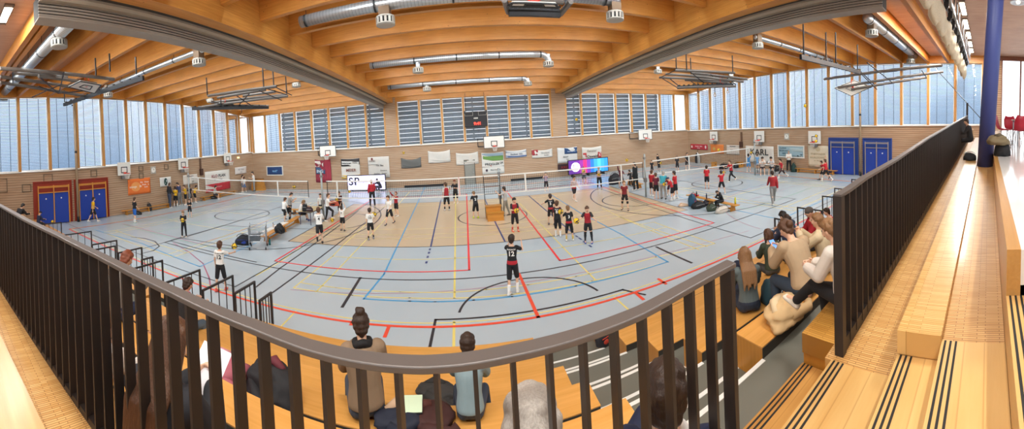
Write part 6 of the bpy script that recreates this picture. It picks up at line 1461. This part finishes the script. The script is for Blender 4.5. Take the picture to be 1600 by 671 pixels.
# team around the coach, right of the net post
put('boy in red shirt at the left edge of the huddle', (1019, 307), 265.5, -30, 'stand', 'b3212b', '3a2026', hair=('short', 'brown'))
put('boy in maroon shirt in the huddle, back to us', (1026, 311), 270, 0, 'stand', '6b1e30', K_, hair=('short', 'brown'), shoe='e0a890')
put('coach in turquoise shirt and grey trousers leaning into the huddle', (1036, 312), 268.5, -20, 'leanfwd', '3fa7b8', 'a49e98', kid=0, hair=('crop', 'grey'), length=2, shoe='1c1c1e', mod=dict(lean=22), s0=.0)
put('child with brown hair bending inside the huddle', (1046, 306), 274.5, 80, 'leanfwd', '7a2a2c', '4a2a3c', hair=('short', 'brown'), mod=dict(lean=20))
t, J, s = put('boy in blue cap and red shirt with a ball in the huddle', (1051, 313.5), 276.5, 70, 'hold', 'b8242c', '1f1c20', hair=('cap', '31405c'), sock='ece8e2', mod=dict(lean=24))
volleyball('yellow ball held by the boy in the blue cap', (hand_world(t, J, 'L', .1) + hand_world(t, J, 'R', .1)) / 2, .3)
put('tall boy in red shirt at the right edge of the huddle', (1056, 311), 267, 60, 'stand', 'bb2029', '1d1b1f', hair=('short', 'dark'), sock='ece8e2')
put('boy in black at the left behind the right net, beside the tall pair', (1019, 272), 251.5, 180, 'stand', '1e1c20', '221f24', hair=('short', 'dark'), length=.9)
put('tall person in black at the far right court corner', (1029, 262.5), 240.5, 120, 'hold', '201e22', '1f1d21', kid=0, hair=('short', 'black'), length=2, sleeve=1.8)
t, J, s = put('boy in black holding a ball behind the right net', (1030, 269), 247.5, -140, 'hold', '1c1b1e', '201e22', hair=('short', 'black'))
volleyball('ball held by the boy in black behind the right net', (hand_world(t, J, 'L', .1) + hand_world(t, J, 'R', .1)) / 2, .3)
put('boy in black behind the right net near its white side band', (1058.5, 268.5), 243.5, 180, 'stand', '252226', '221f24', hair=('short', 'dark'), length=.85)
put('boy in black shirt standing in the far right corner', (1074, 266), 238.5, -150, 'contra', '1f1d21', '232025', hair=('short', 'dark'))
put('boy in red shirt with back to us on the right court', (1105, 295.5), 258.5, 0, 'stand', 'c0202a', '1f1c20', hair=('short', 'dark'), shoe='b88a80')
t, J, s = put('boy in red shirt with a ball at his shoulder behind the bench', (1128, 304), 266.5, 5, 'push', 'c2222b', '1d1b1f', hair=('short', 'dark'), mod=dict(R=(110, 20, 70, 10), lean=6, l=(6, 16, 10), r=(0, 16, 8)))
ball_r('yellow ball at the shoulder of the red boy behind the bench', 1131.5, 269.5, 21.2, .5)
put('boy in red shirt and black tights running on the right court', (1143, 284), 250, 130, 'stride', 'c1222c', '1c1b1f', length=1.9, hair=('short', 'brown'), mod=dict(L=(60, 35, 30, 0)))
put('boy in black hoodie hunched on the bench looking at a phone', (1128, 316), 296.5, 120, 'sitphone', '19191b', '1f1f22', z0=.34, sleeve=2, hood=1, length=2, kid=0, hair=('short', 'dark'))
t, J, s = put('boy in light blue kit reaching up for a ball before the KARL banner', (1170, 269.5), 240, 0, 'set', '4f8fc4', '4f8fc4', hair=('short', 'dark'))
ball_r('yellow ball above the raised hands of the boy in light blue', 1174, 238.5, math.hypot(t.location.x, t.location.y), .2)
put('boy in light blue shirt leaning at the right score table', (1183.5, 266), 240.5, -30, 'stand', '74a3cf', '7fa8cf', hair=('short', 'brown'))
put('child seated at the score table before the R of the banner', (1191.5, 264), 244, 180, 'sittable', 'e2d6cc', '3a3036', z0=.42, hair=('short', 'dark'))
put('child seated at the right end of the score table', (1206, 264), 244, 170, 'sittable', 'd8d2d0', '2a2a32', z0=.42, hair=('short', 'black'))
put('boy in red shirt stepping with a black bag near the standing referee', (1222, 278.5), 248, 100, 'stride', 'bd2430', '3a2024', hair=('short', 'dark'), pads='19191b', sock='e6e2dc')
put('man in white shirt and black trousers standing before the landscape banner', (1233, 268.5), 235, 180, 'hold', 'ece6dd', '1d1b1d', kid=0, length=2, sleeve=1.4, hair=('crop', 'grey'), shoe='1a1a1a')
put('player in red with raised arm before the cream banner, front one', (1291, 284), 248.5, 60, 'lunge', 'c0222e', '1d1a1e', hair=('short', 'brown'), sock='ece8e2', mod=dict(R=(150, 20, 25, 0)))
put('player in red half hidden behind the raised-arm player', (1286, 281), 251, 90, 'stride', 'a81f2b', '1f1c20', hair=('short', 'dark'), shoe='2a2628')
put('youth in red patterned jacket and grey trousers on the right court', (1208.5, 319), 267, 15, 'walk', 'a3242a', '8d8a88', length=2, sleeve=2, hair=('short', 'dark'), kid=0)
# loose balls
def floor_ball(label, px, py, k=0): p = atz(px, py + 2, 0); volleyball(label, (p.x, p.y, .105), k)
floor_ball('yellow ball rolling beside the white number 4 boy', 519, 345, .3)
ball_r('yellow ball flying before the left net', 459.5, 292.5, 21, .7); ball_r('yellow ball before the lilac screen', 546, 299.5, 24, .2)
ball_r('yellow ball in the air before the grey sagging cloth', 630.5, 239, 27, .4); ball_r('yellow ball high before the right part of the far windows', 901, 187, 25, .9)
ball_r('yellow ball just above the maroon hitter at the net', 979.5, 250.5, 22.5, .1); ball_r('yellow ball high before the right windows', 1258.5, 165.5, 19, .5)
ball_r('yellow ball in front of the number 12 boy in white', 366, 385, 11.9, .6); ball_r('yellow ball at the orange banner of the right wall', 1123, 234.5, 24, .3)
ball_r('yellow ball touching the hoop beside the blue gates', 1275.5, 212.5, 23.05, .3); ball_r('yellow ball caught in the net ring below that hoop', 1275, 221, 23.05, 1.1)
# ------------------------------------------------------------------ spectators in the stand
def seat_at(label, px, r, z0, headpy, rel, pose, shirt, bottom, **kw):
    return put(label, (px, 0), headpy, rel, pose, shirt, bottom, z0=z0, dist=r, **kw)
NV = dict(vox=.009, kid=0)
put('boy in navy jacket bending beside the end post of the front railing', (1147, 462), 399, -35, 'sitlean', '1e2438', '20242e', z0=ZK[3], sleeve=2, hood=1, length=2, hair=('short', 'light'), vox=.009)
put('woman with long blonde hair in grey-green top on the right benches', (1171, 487), 392, 15, 'sit', '5f6a6a', '2c3444', z0=ZK[4], sleeve=2, length=2, hair=('long', 'light'), fem=1, **NV)
put('woman in dark green jacket with brown hair on the right benches', (1207, 429), 361, 25, 'sit', '3a4433', '4a4a48', z0=ZK[3], sleeve=2, length=2, hair=('bob', 'brown'), fem=1, inf=.024, **NV)
t, J, s = put('woman in beige sweater looking at her phone on the right benches', (1258, 462), 352, 40, 'sitphone', 'b99f7e', '33404f', z0=ZK[5], sleeve=2, length=2, hair=('lowbun', 'brown'), fem=1, inf=.03, **NV)
hp = (hand_world(t, J, 'L', .1) + hand_world(t, J, 'R', .1)) / 2
ph = thing('smartphone', 'phone with a blue screen in the hands of the woman in beige', 'phone', hp, -.4); ph.rotation_euler = (.7, 0, t.rotation_euler.z)
mb = MB(); mb.box(-.04, .04, -.08, .08, -.005, .004); part(mb, 'case', BLACK, ph, bevel=.004); mb = MB(); mb.box(-.036, .036, -.074, .074, .0042, .0052); part(mb, 'screen', emit('phone_blue', '5c8fe8', 1.2), ph)
put('man with dark hair in navy jacket on a low right bench', (1240, 392), 332, 50, 'sitlean', '2e3a52', '3a3f4a', z0=ZK[2], sleeve=2, length=2, hair=('crop', 'black'), mod=dict(lean=22, hp=30), **NV)
put('man with thinning hair in dark blue shirt before the beige sweater woman', (1238, 410), 340, 20, 'sitlean', '2a3550', '3a3f4a', z0=ZK[3], sleeve=2, length=2, hair=('crop', 'dark'), mod=dict(lean=20), **NV)
put('woman in cream hoodie clapping, seen in profile', (1290, 425), 333, 75, 'sitclap', 'd9c5a0', '2a2a30', z0=ZK[5], sleeve=2, hood=1, length=2, hair=('lowbun', 'light'), fem=1, inf=.032, **NV)
put('smiling person in grey beanie and red jacket on the right benches', (1277, 388), 321, 105, 'sit', 'b3212b', '2a2a30', z0=ZK[3], sleeve=2, length=2, hair=('beanie', '5c5650'), inf=.03, **NV)
seat_at('woman in white jacket and black trousers with crossed legs behind the rail end', 1319, 2.6, ZK[6] + .1, 345, 62, 'crossleg', 'e0d6ca', '1b1a1d', sleeve=2, length=1.92, hair=('short', 'light'), fem=1, inf=.034, shoe='e6dccb', **NV)
put('person in red jacket beyond the cream hoodie woman', (1301, 372), 328, 90, 'sit', 'b81f2a', '2a2a30', z0=ZK[3], sleeve=2, length=2, hair=('short', 'dark'), scale=.8, **NV)
put('man with reddish hair in grey jacket behind the left railing bars', (176, 500), 401, -40, 'sitlean', '7b746c', '26304a', z0=ZK[5], sleeve=2, length=2, hair=('crop', 'red'), skin=1, **NV)
put('woman in dark jacket with pink collar behind the left railing', (282, 522), 440, -45, 'sitlean', '2f2b2a', '55636f', z0=ZK[3], sleeve=2, length=2, hair=('short', 'dark'), collar='c2365c', fem=1, inf=.03, mod=dict(lean=20), **NV)
t, J, s = seat_at('woman with long brown hair in black jacket reading behind the left railing', 240, 1.78, ZK[6], 499, -38, 'sitphone', '1d1e24', '33415a', sleeve=2, length=2, hair=('long', 'brown'), fem=1, inf=.03, scale=1.0, sink=True, mod=dict(lean=5, hp=26), **NV)
hp = (hand_world(t, J, 'L', .1) + hand_world(t, J, 'R', .1)) / 2; pp = thing('paper_sheet', 'white folded sheet in the hands of the woman in black', 'paper', hp); pp.rotation_euler = (.6, .2, t.rotation_euler.z)
mb = MB(); mb.loft([[(-.1, -.14, .002 * i), (.1, -.14, .002 * i), (.1, .14, .01 + .002 * i), (-.1, .14, .01 + .002 * i)] for i in (0, 1)]); part(mb, 'sheet', mat('paper', 'f0eff4', .6), pp)
put('child in white top with rainbow stripes behind the left railing', (158, 640), 505, -50, 'sit', 'e6dfd6', '3a3a42', z0=ZK[5], sleeve=2, length=2, hair=('short', 'light'), hem='d86fa0', vox=.009, scale=.78)
put('woman in tan jacket with a hair bun and black scarf, centre of the stand', (574, 651), 503, 2, 'sitphone', '8f775e', '4a505c', z0=ZK[4], sleeve=2, length=2, hair=('bun', 'dark'), collar='131214', fem=1, inf=.036, mod=dict(lean=14, hp=16), **NV)
put('child in light grey-blue hoodie sitting below the middle of the railing', (736, 655), 545, -4, 'sitlean', '8ea4aa', '3a4454', z0=ZK[4], sleeve=2, hood=1, length=2, hair=('crop', 'dark'), inf=.036, vox=.009, mod=dict(lean=18, hp=8))
seat_at('grey-haired man whose head rises at the bottom of the picture', 791, 1.12, ZK[6], 612, 0, 'sit', '4a4f58', '2c3038', sleeve=2, length=2, hair=('short', 'grey'), mod=dict(lean=2, hp=-4), scale=1.1, sink=True, vox=.008, kid=0)
t, J, s = seat_at('dark-haired man in navy jacket with white stripes sitting under the railing', 1014, 1.36, ZK[6], 566, -4, 'crossleg', '1c2440', 'a39b82', sleeve=2, length=2, hair=('short', 'dark'), inf=.03, vox=.008, kid=0, mod=dict(lean=8, hp=-6, L=(34, 10, 62, 18), R=(12, 14, 40, 2), l=(142, 12, 132), r=(92, 20, 90)), scale=1.02, sink=True)
for f in (.12, .3):
    for k in 'LR':
        c = J['S' + k].lerp(J['E' + k], f); d = (J['E' + k] - J['S' + k]).normalized(); x = d.orthogonal().normalized(); y = d.cross(x); mb = MB(); mb.tube([c + (x * math.cos(a) + y * math.sin(a)) * .082 for a in [2 * PI * i / 20 for i in range(20)]], .009, 6, True); o = part(mb, 'sleeve_stripe', fab('f0eee8'), t, True); o.location.z = t.children[0].location.z
c = J['ch'].lerp(J['nk'], .3); mb = MB(); mb.tube([c + Vector((.078 * math.cos(a), .075 * math.sin(a) - .005, .01)) for a in [2 * PI * i / 18 for i in range(18)]], .022, 8, True); o = part(mb, 'collar', fab('e4e2de'), t, True); o.location.z = t.children[0].location.z
t, J, s = put('person in black jacket sitting far along the right gallery bench', (1516, 222), 185, 90, 'sit', '2a2a2c', '1b1b1e', z0=3.55, dist=11.0, sleeve=2, length=2, hair=('short', 'dark'), kid=0)
put('person in dark blue cap and jacket low at the left edge of the stand', (60, 352), 330, -60, 'sit', '2a3450', '2a2a30', z0=ZK[1], sleeve=2, length=2, hair=('cap', '23283a'), kid=0)
put('person in black jacket bent over at the far left of the stand', (27, 347), 318, -50, 'sitlean', '232226', '1f1f23', z0=ZK[2], sleeve=2, length=2, hair=('short', 'black'), kid=0)
# ------------------------------------------------------------------ bags, coats, bottles and papers
def lump(w, d, h, seed, amp=.16, n=24, m=14, flat_=.35):
    mb = MB(); mb.ball((0, 0, 0), 1, n, m); out = []
    for v in mb.v:
        p = Vector(v); q = Vector((p.x * 1.3 + seed, p.y * 1.3, p.z * 1.6)); k = 1 + amp * noise.noise(q * 1.3) * 1.6 + amp * .7 * noise.noise(q * 3.1); k += amp * .35 * abs(noise.noise(q * 6.5))
        z = p.z if p.z > -flat_ else -flat_; out.append((p.x * k * w / 2, p.y * k * d / 2, (z * k + flat_) * h / (1 + flat_)))
    zm = min(o[2] for o in out); mb.v = [(x, y, z - zm) for x, y, z in out]; return mb
def at_plane(px, py, z, r=None):
    return (inside(atz(px, py, z), .3) if z < 1 else atz(px, py, z)) if r is None else Vector((atr(px, py, r).x, atr(px, py, r).y, z))
def bag(label, px, py, z, w, d, h, col, seed, cat='bag', accent=None, rz=0, r=None, name='sports_bag', strap='2a2a2c'):
    p = at_plane(px, py, z, r); t = thing(name, label, cat, p, rz); part(lump(w, d, h, seed, .1), 'bag_body', fab(col), t, True)
    mb = MB(); mb.tube([(w * .4 * math.cos(a), -d * .12, h * .82 + h * .35 * math.sin(a)) for a in [PI * k / 8 for k in range(9)]], .014, 6); part(mb, 'strap', fab(strap), t, True)
    mb = MB(); mb.tube([(-w * .36, -d * .4, h * .55), (0, -d * .5, h * .62), (w * .36, -d * .4, h * .55)], .008, 6); part(mb, 'zip', fab(accent or 'b0b0b0'), t, True)
    if accent: mb = MB(); mb.ball((0, -d * .4, h * .33), .5, 12, 8, (w * .55, d * .22, h * .42)); part(mb, 'front_pocket', fab(accent), t, True)
    return t
def coat(label, px, py, z, w, d, h, col, seed, lining=None, rz=0, r=None, name='jacket'):
    p = at_plane(px, py, z, r); t = thing(name, label, 'jacket', p, rz); part(lump(w, d, h, seed, .15, 40, 22), 'cloth', fab(col), t, True)
    mb = MB(); mb.tube([(-w * .2, -d * .3, h * .6), (w * .1, -d * .48, h * .45), (w * .38, -d * .55, h * .16), (w * .52, -d * .5, .05)], [.05, .055, .05, .04], 10); part(mb, 'sleeve', fab(col), t, True)
    mb = MB(); mb.tube([(-w * .3, d * .1, h * .8), (-w * .1, d * .25, h * .98), (w * .15, d * .2, h * .92)], [.03, .05, .03], 10); part(mb, 'collar', fab(lining or col), t, True)
    return t
def bottle(label, px, py, z, col, h=.24, r_=.036, cap='2a2a2c'):
    p = atz(px, py, z); t = thing('water_bottle', label, 'bottle', p); mb = MB(); mb.lathe([(r_, 0), (r_, h * .66), (r_ * .9, h * .74), (r_ * .45, h * .84), (r_ * .45, h * .88)], (0, 0, 0), 14); part(mb, 'bottle', mat('bottle_' + col, col, .25), t, True)
    mb = MB(); mb.lathe([(r_ * .55, h * .86), (r_ * .55, h), (0, h)], (0, 0, 0), 12); part(mb, 'cap', fab(cap), t, True)
coat('quilted tan down jacket lying on the right benches beside the crossed legs', 1226, 497, ZK[5], .56, .36, .18, 'cfae7e', 2, 'e0c8a0', .3)
bag('dark teal bag between the blonde woman and the beige sweater', 1207, 470, ZK[4], .42, .32, .3, '22414a', 5, rz=.5)
bag('black and red backpack leaning on the lowest bench by the central aisle', 943, 537, PK[1], .34, .26, .3, '26262c', 8, 'backpack', 'c2402e', .4, name='backpack')
coat('dusty pink jacket on the bench behind the left railing', 352, 595, ZK[5] - .42, .5, .4, .24, 'b0616e', 3, 'c98a92', .5)
coat('black jacket heaped on the bench beside the pink one', 425, 620, ZK[4], .62, .46, .28, '1d1c1f', 11, '6a2a34', -.3)
coat('navy coat lying between the tan jacket woman and the child in grey-blue', 628, 668, ZK[4], .46, .36, .14, '1c2233', 17, 'c9a98a', .1); coat('dark brown coat lying on top of the bench beside the navy one', 668, 664, ZK[4], .42, .34, .12, '40211d', 23, '5a3028', .4)
coat('dark grey jacket spread before the child in grey-blue', 684, 620, ZK[3], .5, .3, .12, '35322f', 29, '2a2826', -.2)
p = atz(641, 632, ZK[4] + .16); t = thing('notebook', 'open notebook with pale green pages beside the tan jacket woman', 'notebook', p, .1); mb = MB(); mb.box(-.11, .11, -.08, .08, -.008, .0); part(mb, 'cover', BLACK, t); mb = MB(); mb.box(-.105, .105, -.075, .075, .0, .006); part(mb, 'page', mat('page_green', 'cfe3c2', .6), t); t.rotation_euler = (.25, 0, .1)
bag('teal and black bag on the bench behind the left railing bars', 150, 655, ZK[5], .4, .3, .26, '1f5a5c', 31, rz=.2); bag('grey patterned bag beside the woman in black reading', 196, 668, ZK[5], .3, .26, .24, '5c5860', 37, accent='c8dc3a', rz=.1)
bag('black handbag standing on the right gallery bench', 1515, 247, 3.375, .3, .2, .17, '1b1b1d', 41, 'handbag', rz=1.4, r=7.5, name='handbag', strap='d8d4cc')
t = bag('black backpack on the wooden ledge beside the blue pillar', 1566, 246, 3.58, .34, .3, .3, '17181c', 43, 'backpack', rz=1.5, r=6.6, name='backpack')
coat('khaki jacket thrown over the black backpack by the pillar', 1560, 228, 3.80, .42, .38, .2, '76694f', 47, '5c5240', 1.3, r=6.55)
# beside the right bench
bag('navy and teal backpack leaning on the left end of the right bench', 1082, 322, 0, .5, .45, .62, '24506a', 51, 'backpack', '8a2f4a', .4, name='backpack'); bag('round black sports bag on the floor before the right bench', 1091, 325, 0, .8, .5, .32, '1f1f22', 53)
bag('dark sports bag under the right bench', 1106, 321, 0, .62, .4, .3, '2a2430', 57, rz=-.2); bag('green patterned bag before the boy in black hoodie', 1112, 329, 0, .6, .45, .34, '3d4838', 59, rz=.2)
bag('white and black sports bag at the feet of the boy in black hoodie', 1128, 332, 0, .8, .42, .3, 'd0c4b6', 61, accent='1d1d1f'); coat('red shirt lying on the left end of the right bench', 1083, 307, .33, .5, .3, .12, 'c2222e', 63)
coat('small pale heap of clothes on the floor left of the right bench', 1067, 322, 0, .55, .4, .12, 'd9b79a', 67)
bottle('black bottle on the right bench next to the red shirt', 1088.5, 307.5, .33, '1e1e22', .3); bottle('dark blue bottle on the middle of the right bench', 1104, 310.5, .33, '3a3a56', .28); bottle('bright yellow bottle on the right end of the right bench', 1149, 319, .33, 'e0e03a', .34, .045, 'e0e03a')
# beside the left bench
cl = thing('bench_cloth', 'white cloth spread over the near end of the left gym bench', 'cloth', (-9.23, 13.9, .335), 0); mb = MB(); mb.loft([[(-.2, y, -.14 + .01 * math.sin(y * 9)), (-.17, y, .008), (.17, y, .008 + .006 * math.sin(y * 7)), (.2, y, -.16), (.19, y, -.16), (.165, y, .0), (-.165, y, .0), (-.19, y, -.14)] for y in [-1.1 + .1 * i for i in range(23)]]); part(mb, 'cloth', fab('ece6de'), cl, True)
coat('black jacket hanging over the left gym bench', 437, 364, .3, .5, .4, .4, '1b1b1e', 71); bag('black bag with blue lining on the floor beside the ball trolley', 381, 382, 0, .75, .5, .42, '1c1d24', 73, accent='2a3f96', rz=.3)
bottle('teal bottle standing before the left bench', 421.5, 383, 0, '1f6a6c', .3, .05); bottle('orange bottle standing beside the teal one', 417.5, 383, 0, 'b8642c', .24, .035); bottle('clear bottle on the left bench by the black jacket', 427, 356, .33, 'c9b9b0', .24)
bag('dark brown bag on the score table before the seated boy', 484, 331, .73, .4, .26, .24, '3b2226', 79); bag('black drawstring bag standing at the corner of the score table', 477, 330.5, .73, .34, .26, .4, '17171c', 83)
bag('sports bag with red and black stripes carried beside the left net post', 522, 322, .75, .7, .3, .3, 'c2563f', 89, accent='1c1c1e', rz=-.2)
# by the walls
bag('white and black backpack leaning on the left wall bench', 233.5, 329, 0, .5, .36, .55, '28282c', 91, 'backpack', 'd8d4ce', name='backpack'); bag('black bag on the floor at the left wall bench', 216, 335, 0, .8, .4, .22, '19191c', 93)
bag('black bag on the floor below the red and white banner', 333, 308, 0, .8, .5, .28, '1a1a1d', 95); bag('black bag under the right net beside the running boy', 1131, 264, 0, 1.1, .5, .5, '1c1b1e', 97); bag('dark bag beside the small wooden box at the right wall', 1150, 263, 0, .6, .4, .45, '1e1d20', 99)
bag('black bag carried by the boy in red near the referee', 1214, 268, .35, .5, .35, .5, '19191b', 101); bag('dark green bag at the feet of the standing referee', 1240.5, 267.5, 0, .6, .45, .7, '24403a', 103, rz=.3)
bag('dark pushchair-like heap of bags behind the net at the far right', 961, 288, 0, 1.0, .6, .8, '201d22', 105)
u, z = RW.hit(1092, 250); t = thing('ball_net_bag', 'black and white oval mesh ball bag hanging on the right wall', 'ball bag', RW.p(u, z, .25)); mb = MB()
for k in range(7):
    a = -.9 + .3 * k; mb.tube([RW.M() @ Vector((.36 * math.sin(q) * math.cos(a * .8), .85 * math.cos(q), .2 * math.sin(q) * math.sin(a))) for q in [PI * i / 12 for i in range(13)]], .02, 6)
part(mb, 'net_weave', fab('d6d2cc'), t, True); mb = MB(); mb.ball((0, 0, 0), 1, 16, 10, (.33, .8, .18), RW.M()); part(mb, 'bag_body', fab('232226'), t, True); mb = MB(); mb.tube([RW.M() @ Vector((0, .8, 0)), RW.M() @ Vector((0, 1.15, -.2))], .015, 6); part(mb, 'strap', BLACK, t)
volleyball('yellow ball lying in the stand behind the fifth left rail', atz(197.5, 413, .555), .4); volleyball('yellow ball on the bench beside the person in the blue cap', atz(82, 347, .555), .7)
# ------------------------------------------------------------------ light and look
w = bpy.data.worlds.new('sky'); sc.world = w; w.use_nodes = True; nt = w.node_tree; bg = nt.nodes['Background']
tc = N(nt, 'ShaderNodeTexCoord'); sx = N(nt, 'ShaderNodeSeparateXYZ'); nt.links.new(tc.outputs['Generated'], sx.inputs[0])
r = ramp(nt, [(.0, (.75, .78, .8, 1)), (.5, (1, 1, 1, 1)), (.62, (.93, .97, 1, 1)), (1, (.75, .87, 1, 1))])
ma = N(nt, 'ShaderNodeMath', operation='MULTIPLY_ADD', i_1=.5, i_2=.5); nt.links.new(sx.outputs[2], ma.inputs[0]); nt.links.new(ma.outputs[0], r.inputs[0])
nt.links.new(r.outputs[0], bg.inputs['Color']); bg.inputs['Strength'].default_value = 1.9
def area(name, loc, sx_, sy_, power, col, rot=(0, 0, 0)):
    l = bpy.data.lights.new(name, 'AREA'); l.shape = 'RECTANGLE'; l.size = sx_; l.size_y = sy_; l.energy = power; l.color = col
    o = bpy.data.objects.new(name, l); COL.objects.link(o); o.location = loc; o.rotation_euler = rot; return o
# strip luminaires fixed to the far side of the joists, shining down
def lamps(ys, xa, xb, n):
    for y in ys:
        for i in range(n):
            x = xa + (xb - xa) * (i + .5) / n
            area('hall_lamp', (x, y + .2, zjoist(y) + .3), 2.8, .12, LAMP_W, (.87, 1, 1.07), (.5, 0, 0))
lamps(YC, -5.4, 7.6, 4); lamps(YL, -20, -8, 4); lamps(YR, 10.4, 22.6, 4)
for o in [o for o in COL.objects if o.name.startswith('ceiling_light')]:
    area('gallery_light', (o.location.x, o.location.y, GPZ - .08), 1.2, .2, GAL_W, (1, .98, .93))
for x in (-14, -10.5, -3.5, 0, 3.5):  # extra unseen lights without fixtures, added to brighten the gallery
    for y in (1.0, -2.2): area('gallery_light', (x, y, GPZ - .05), 1.2, .2, GAL_W, (1, .98, .93))
sc.view_settings.view_transform = 'Standard'; sc.view_settings.look = 'None'; sc.view_settings.gamma = 1; sc.view_settings.use_curve_mapping = False
sc.view_settings.exposure = EXPO
cy = sc.cycles
cy.max_bounces = 8; cy.diffuse_bounces = 4; cy.glossy_bounces = 3; cy.transmission_bounces = 4; cy.transparent_max_bounces = 12
cy.caustics_reflective = False; cy.caustics_refractive = False; cy.sample_clamp_indirect = 6
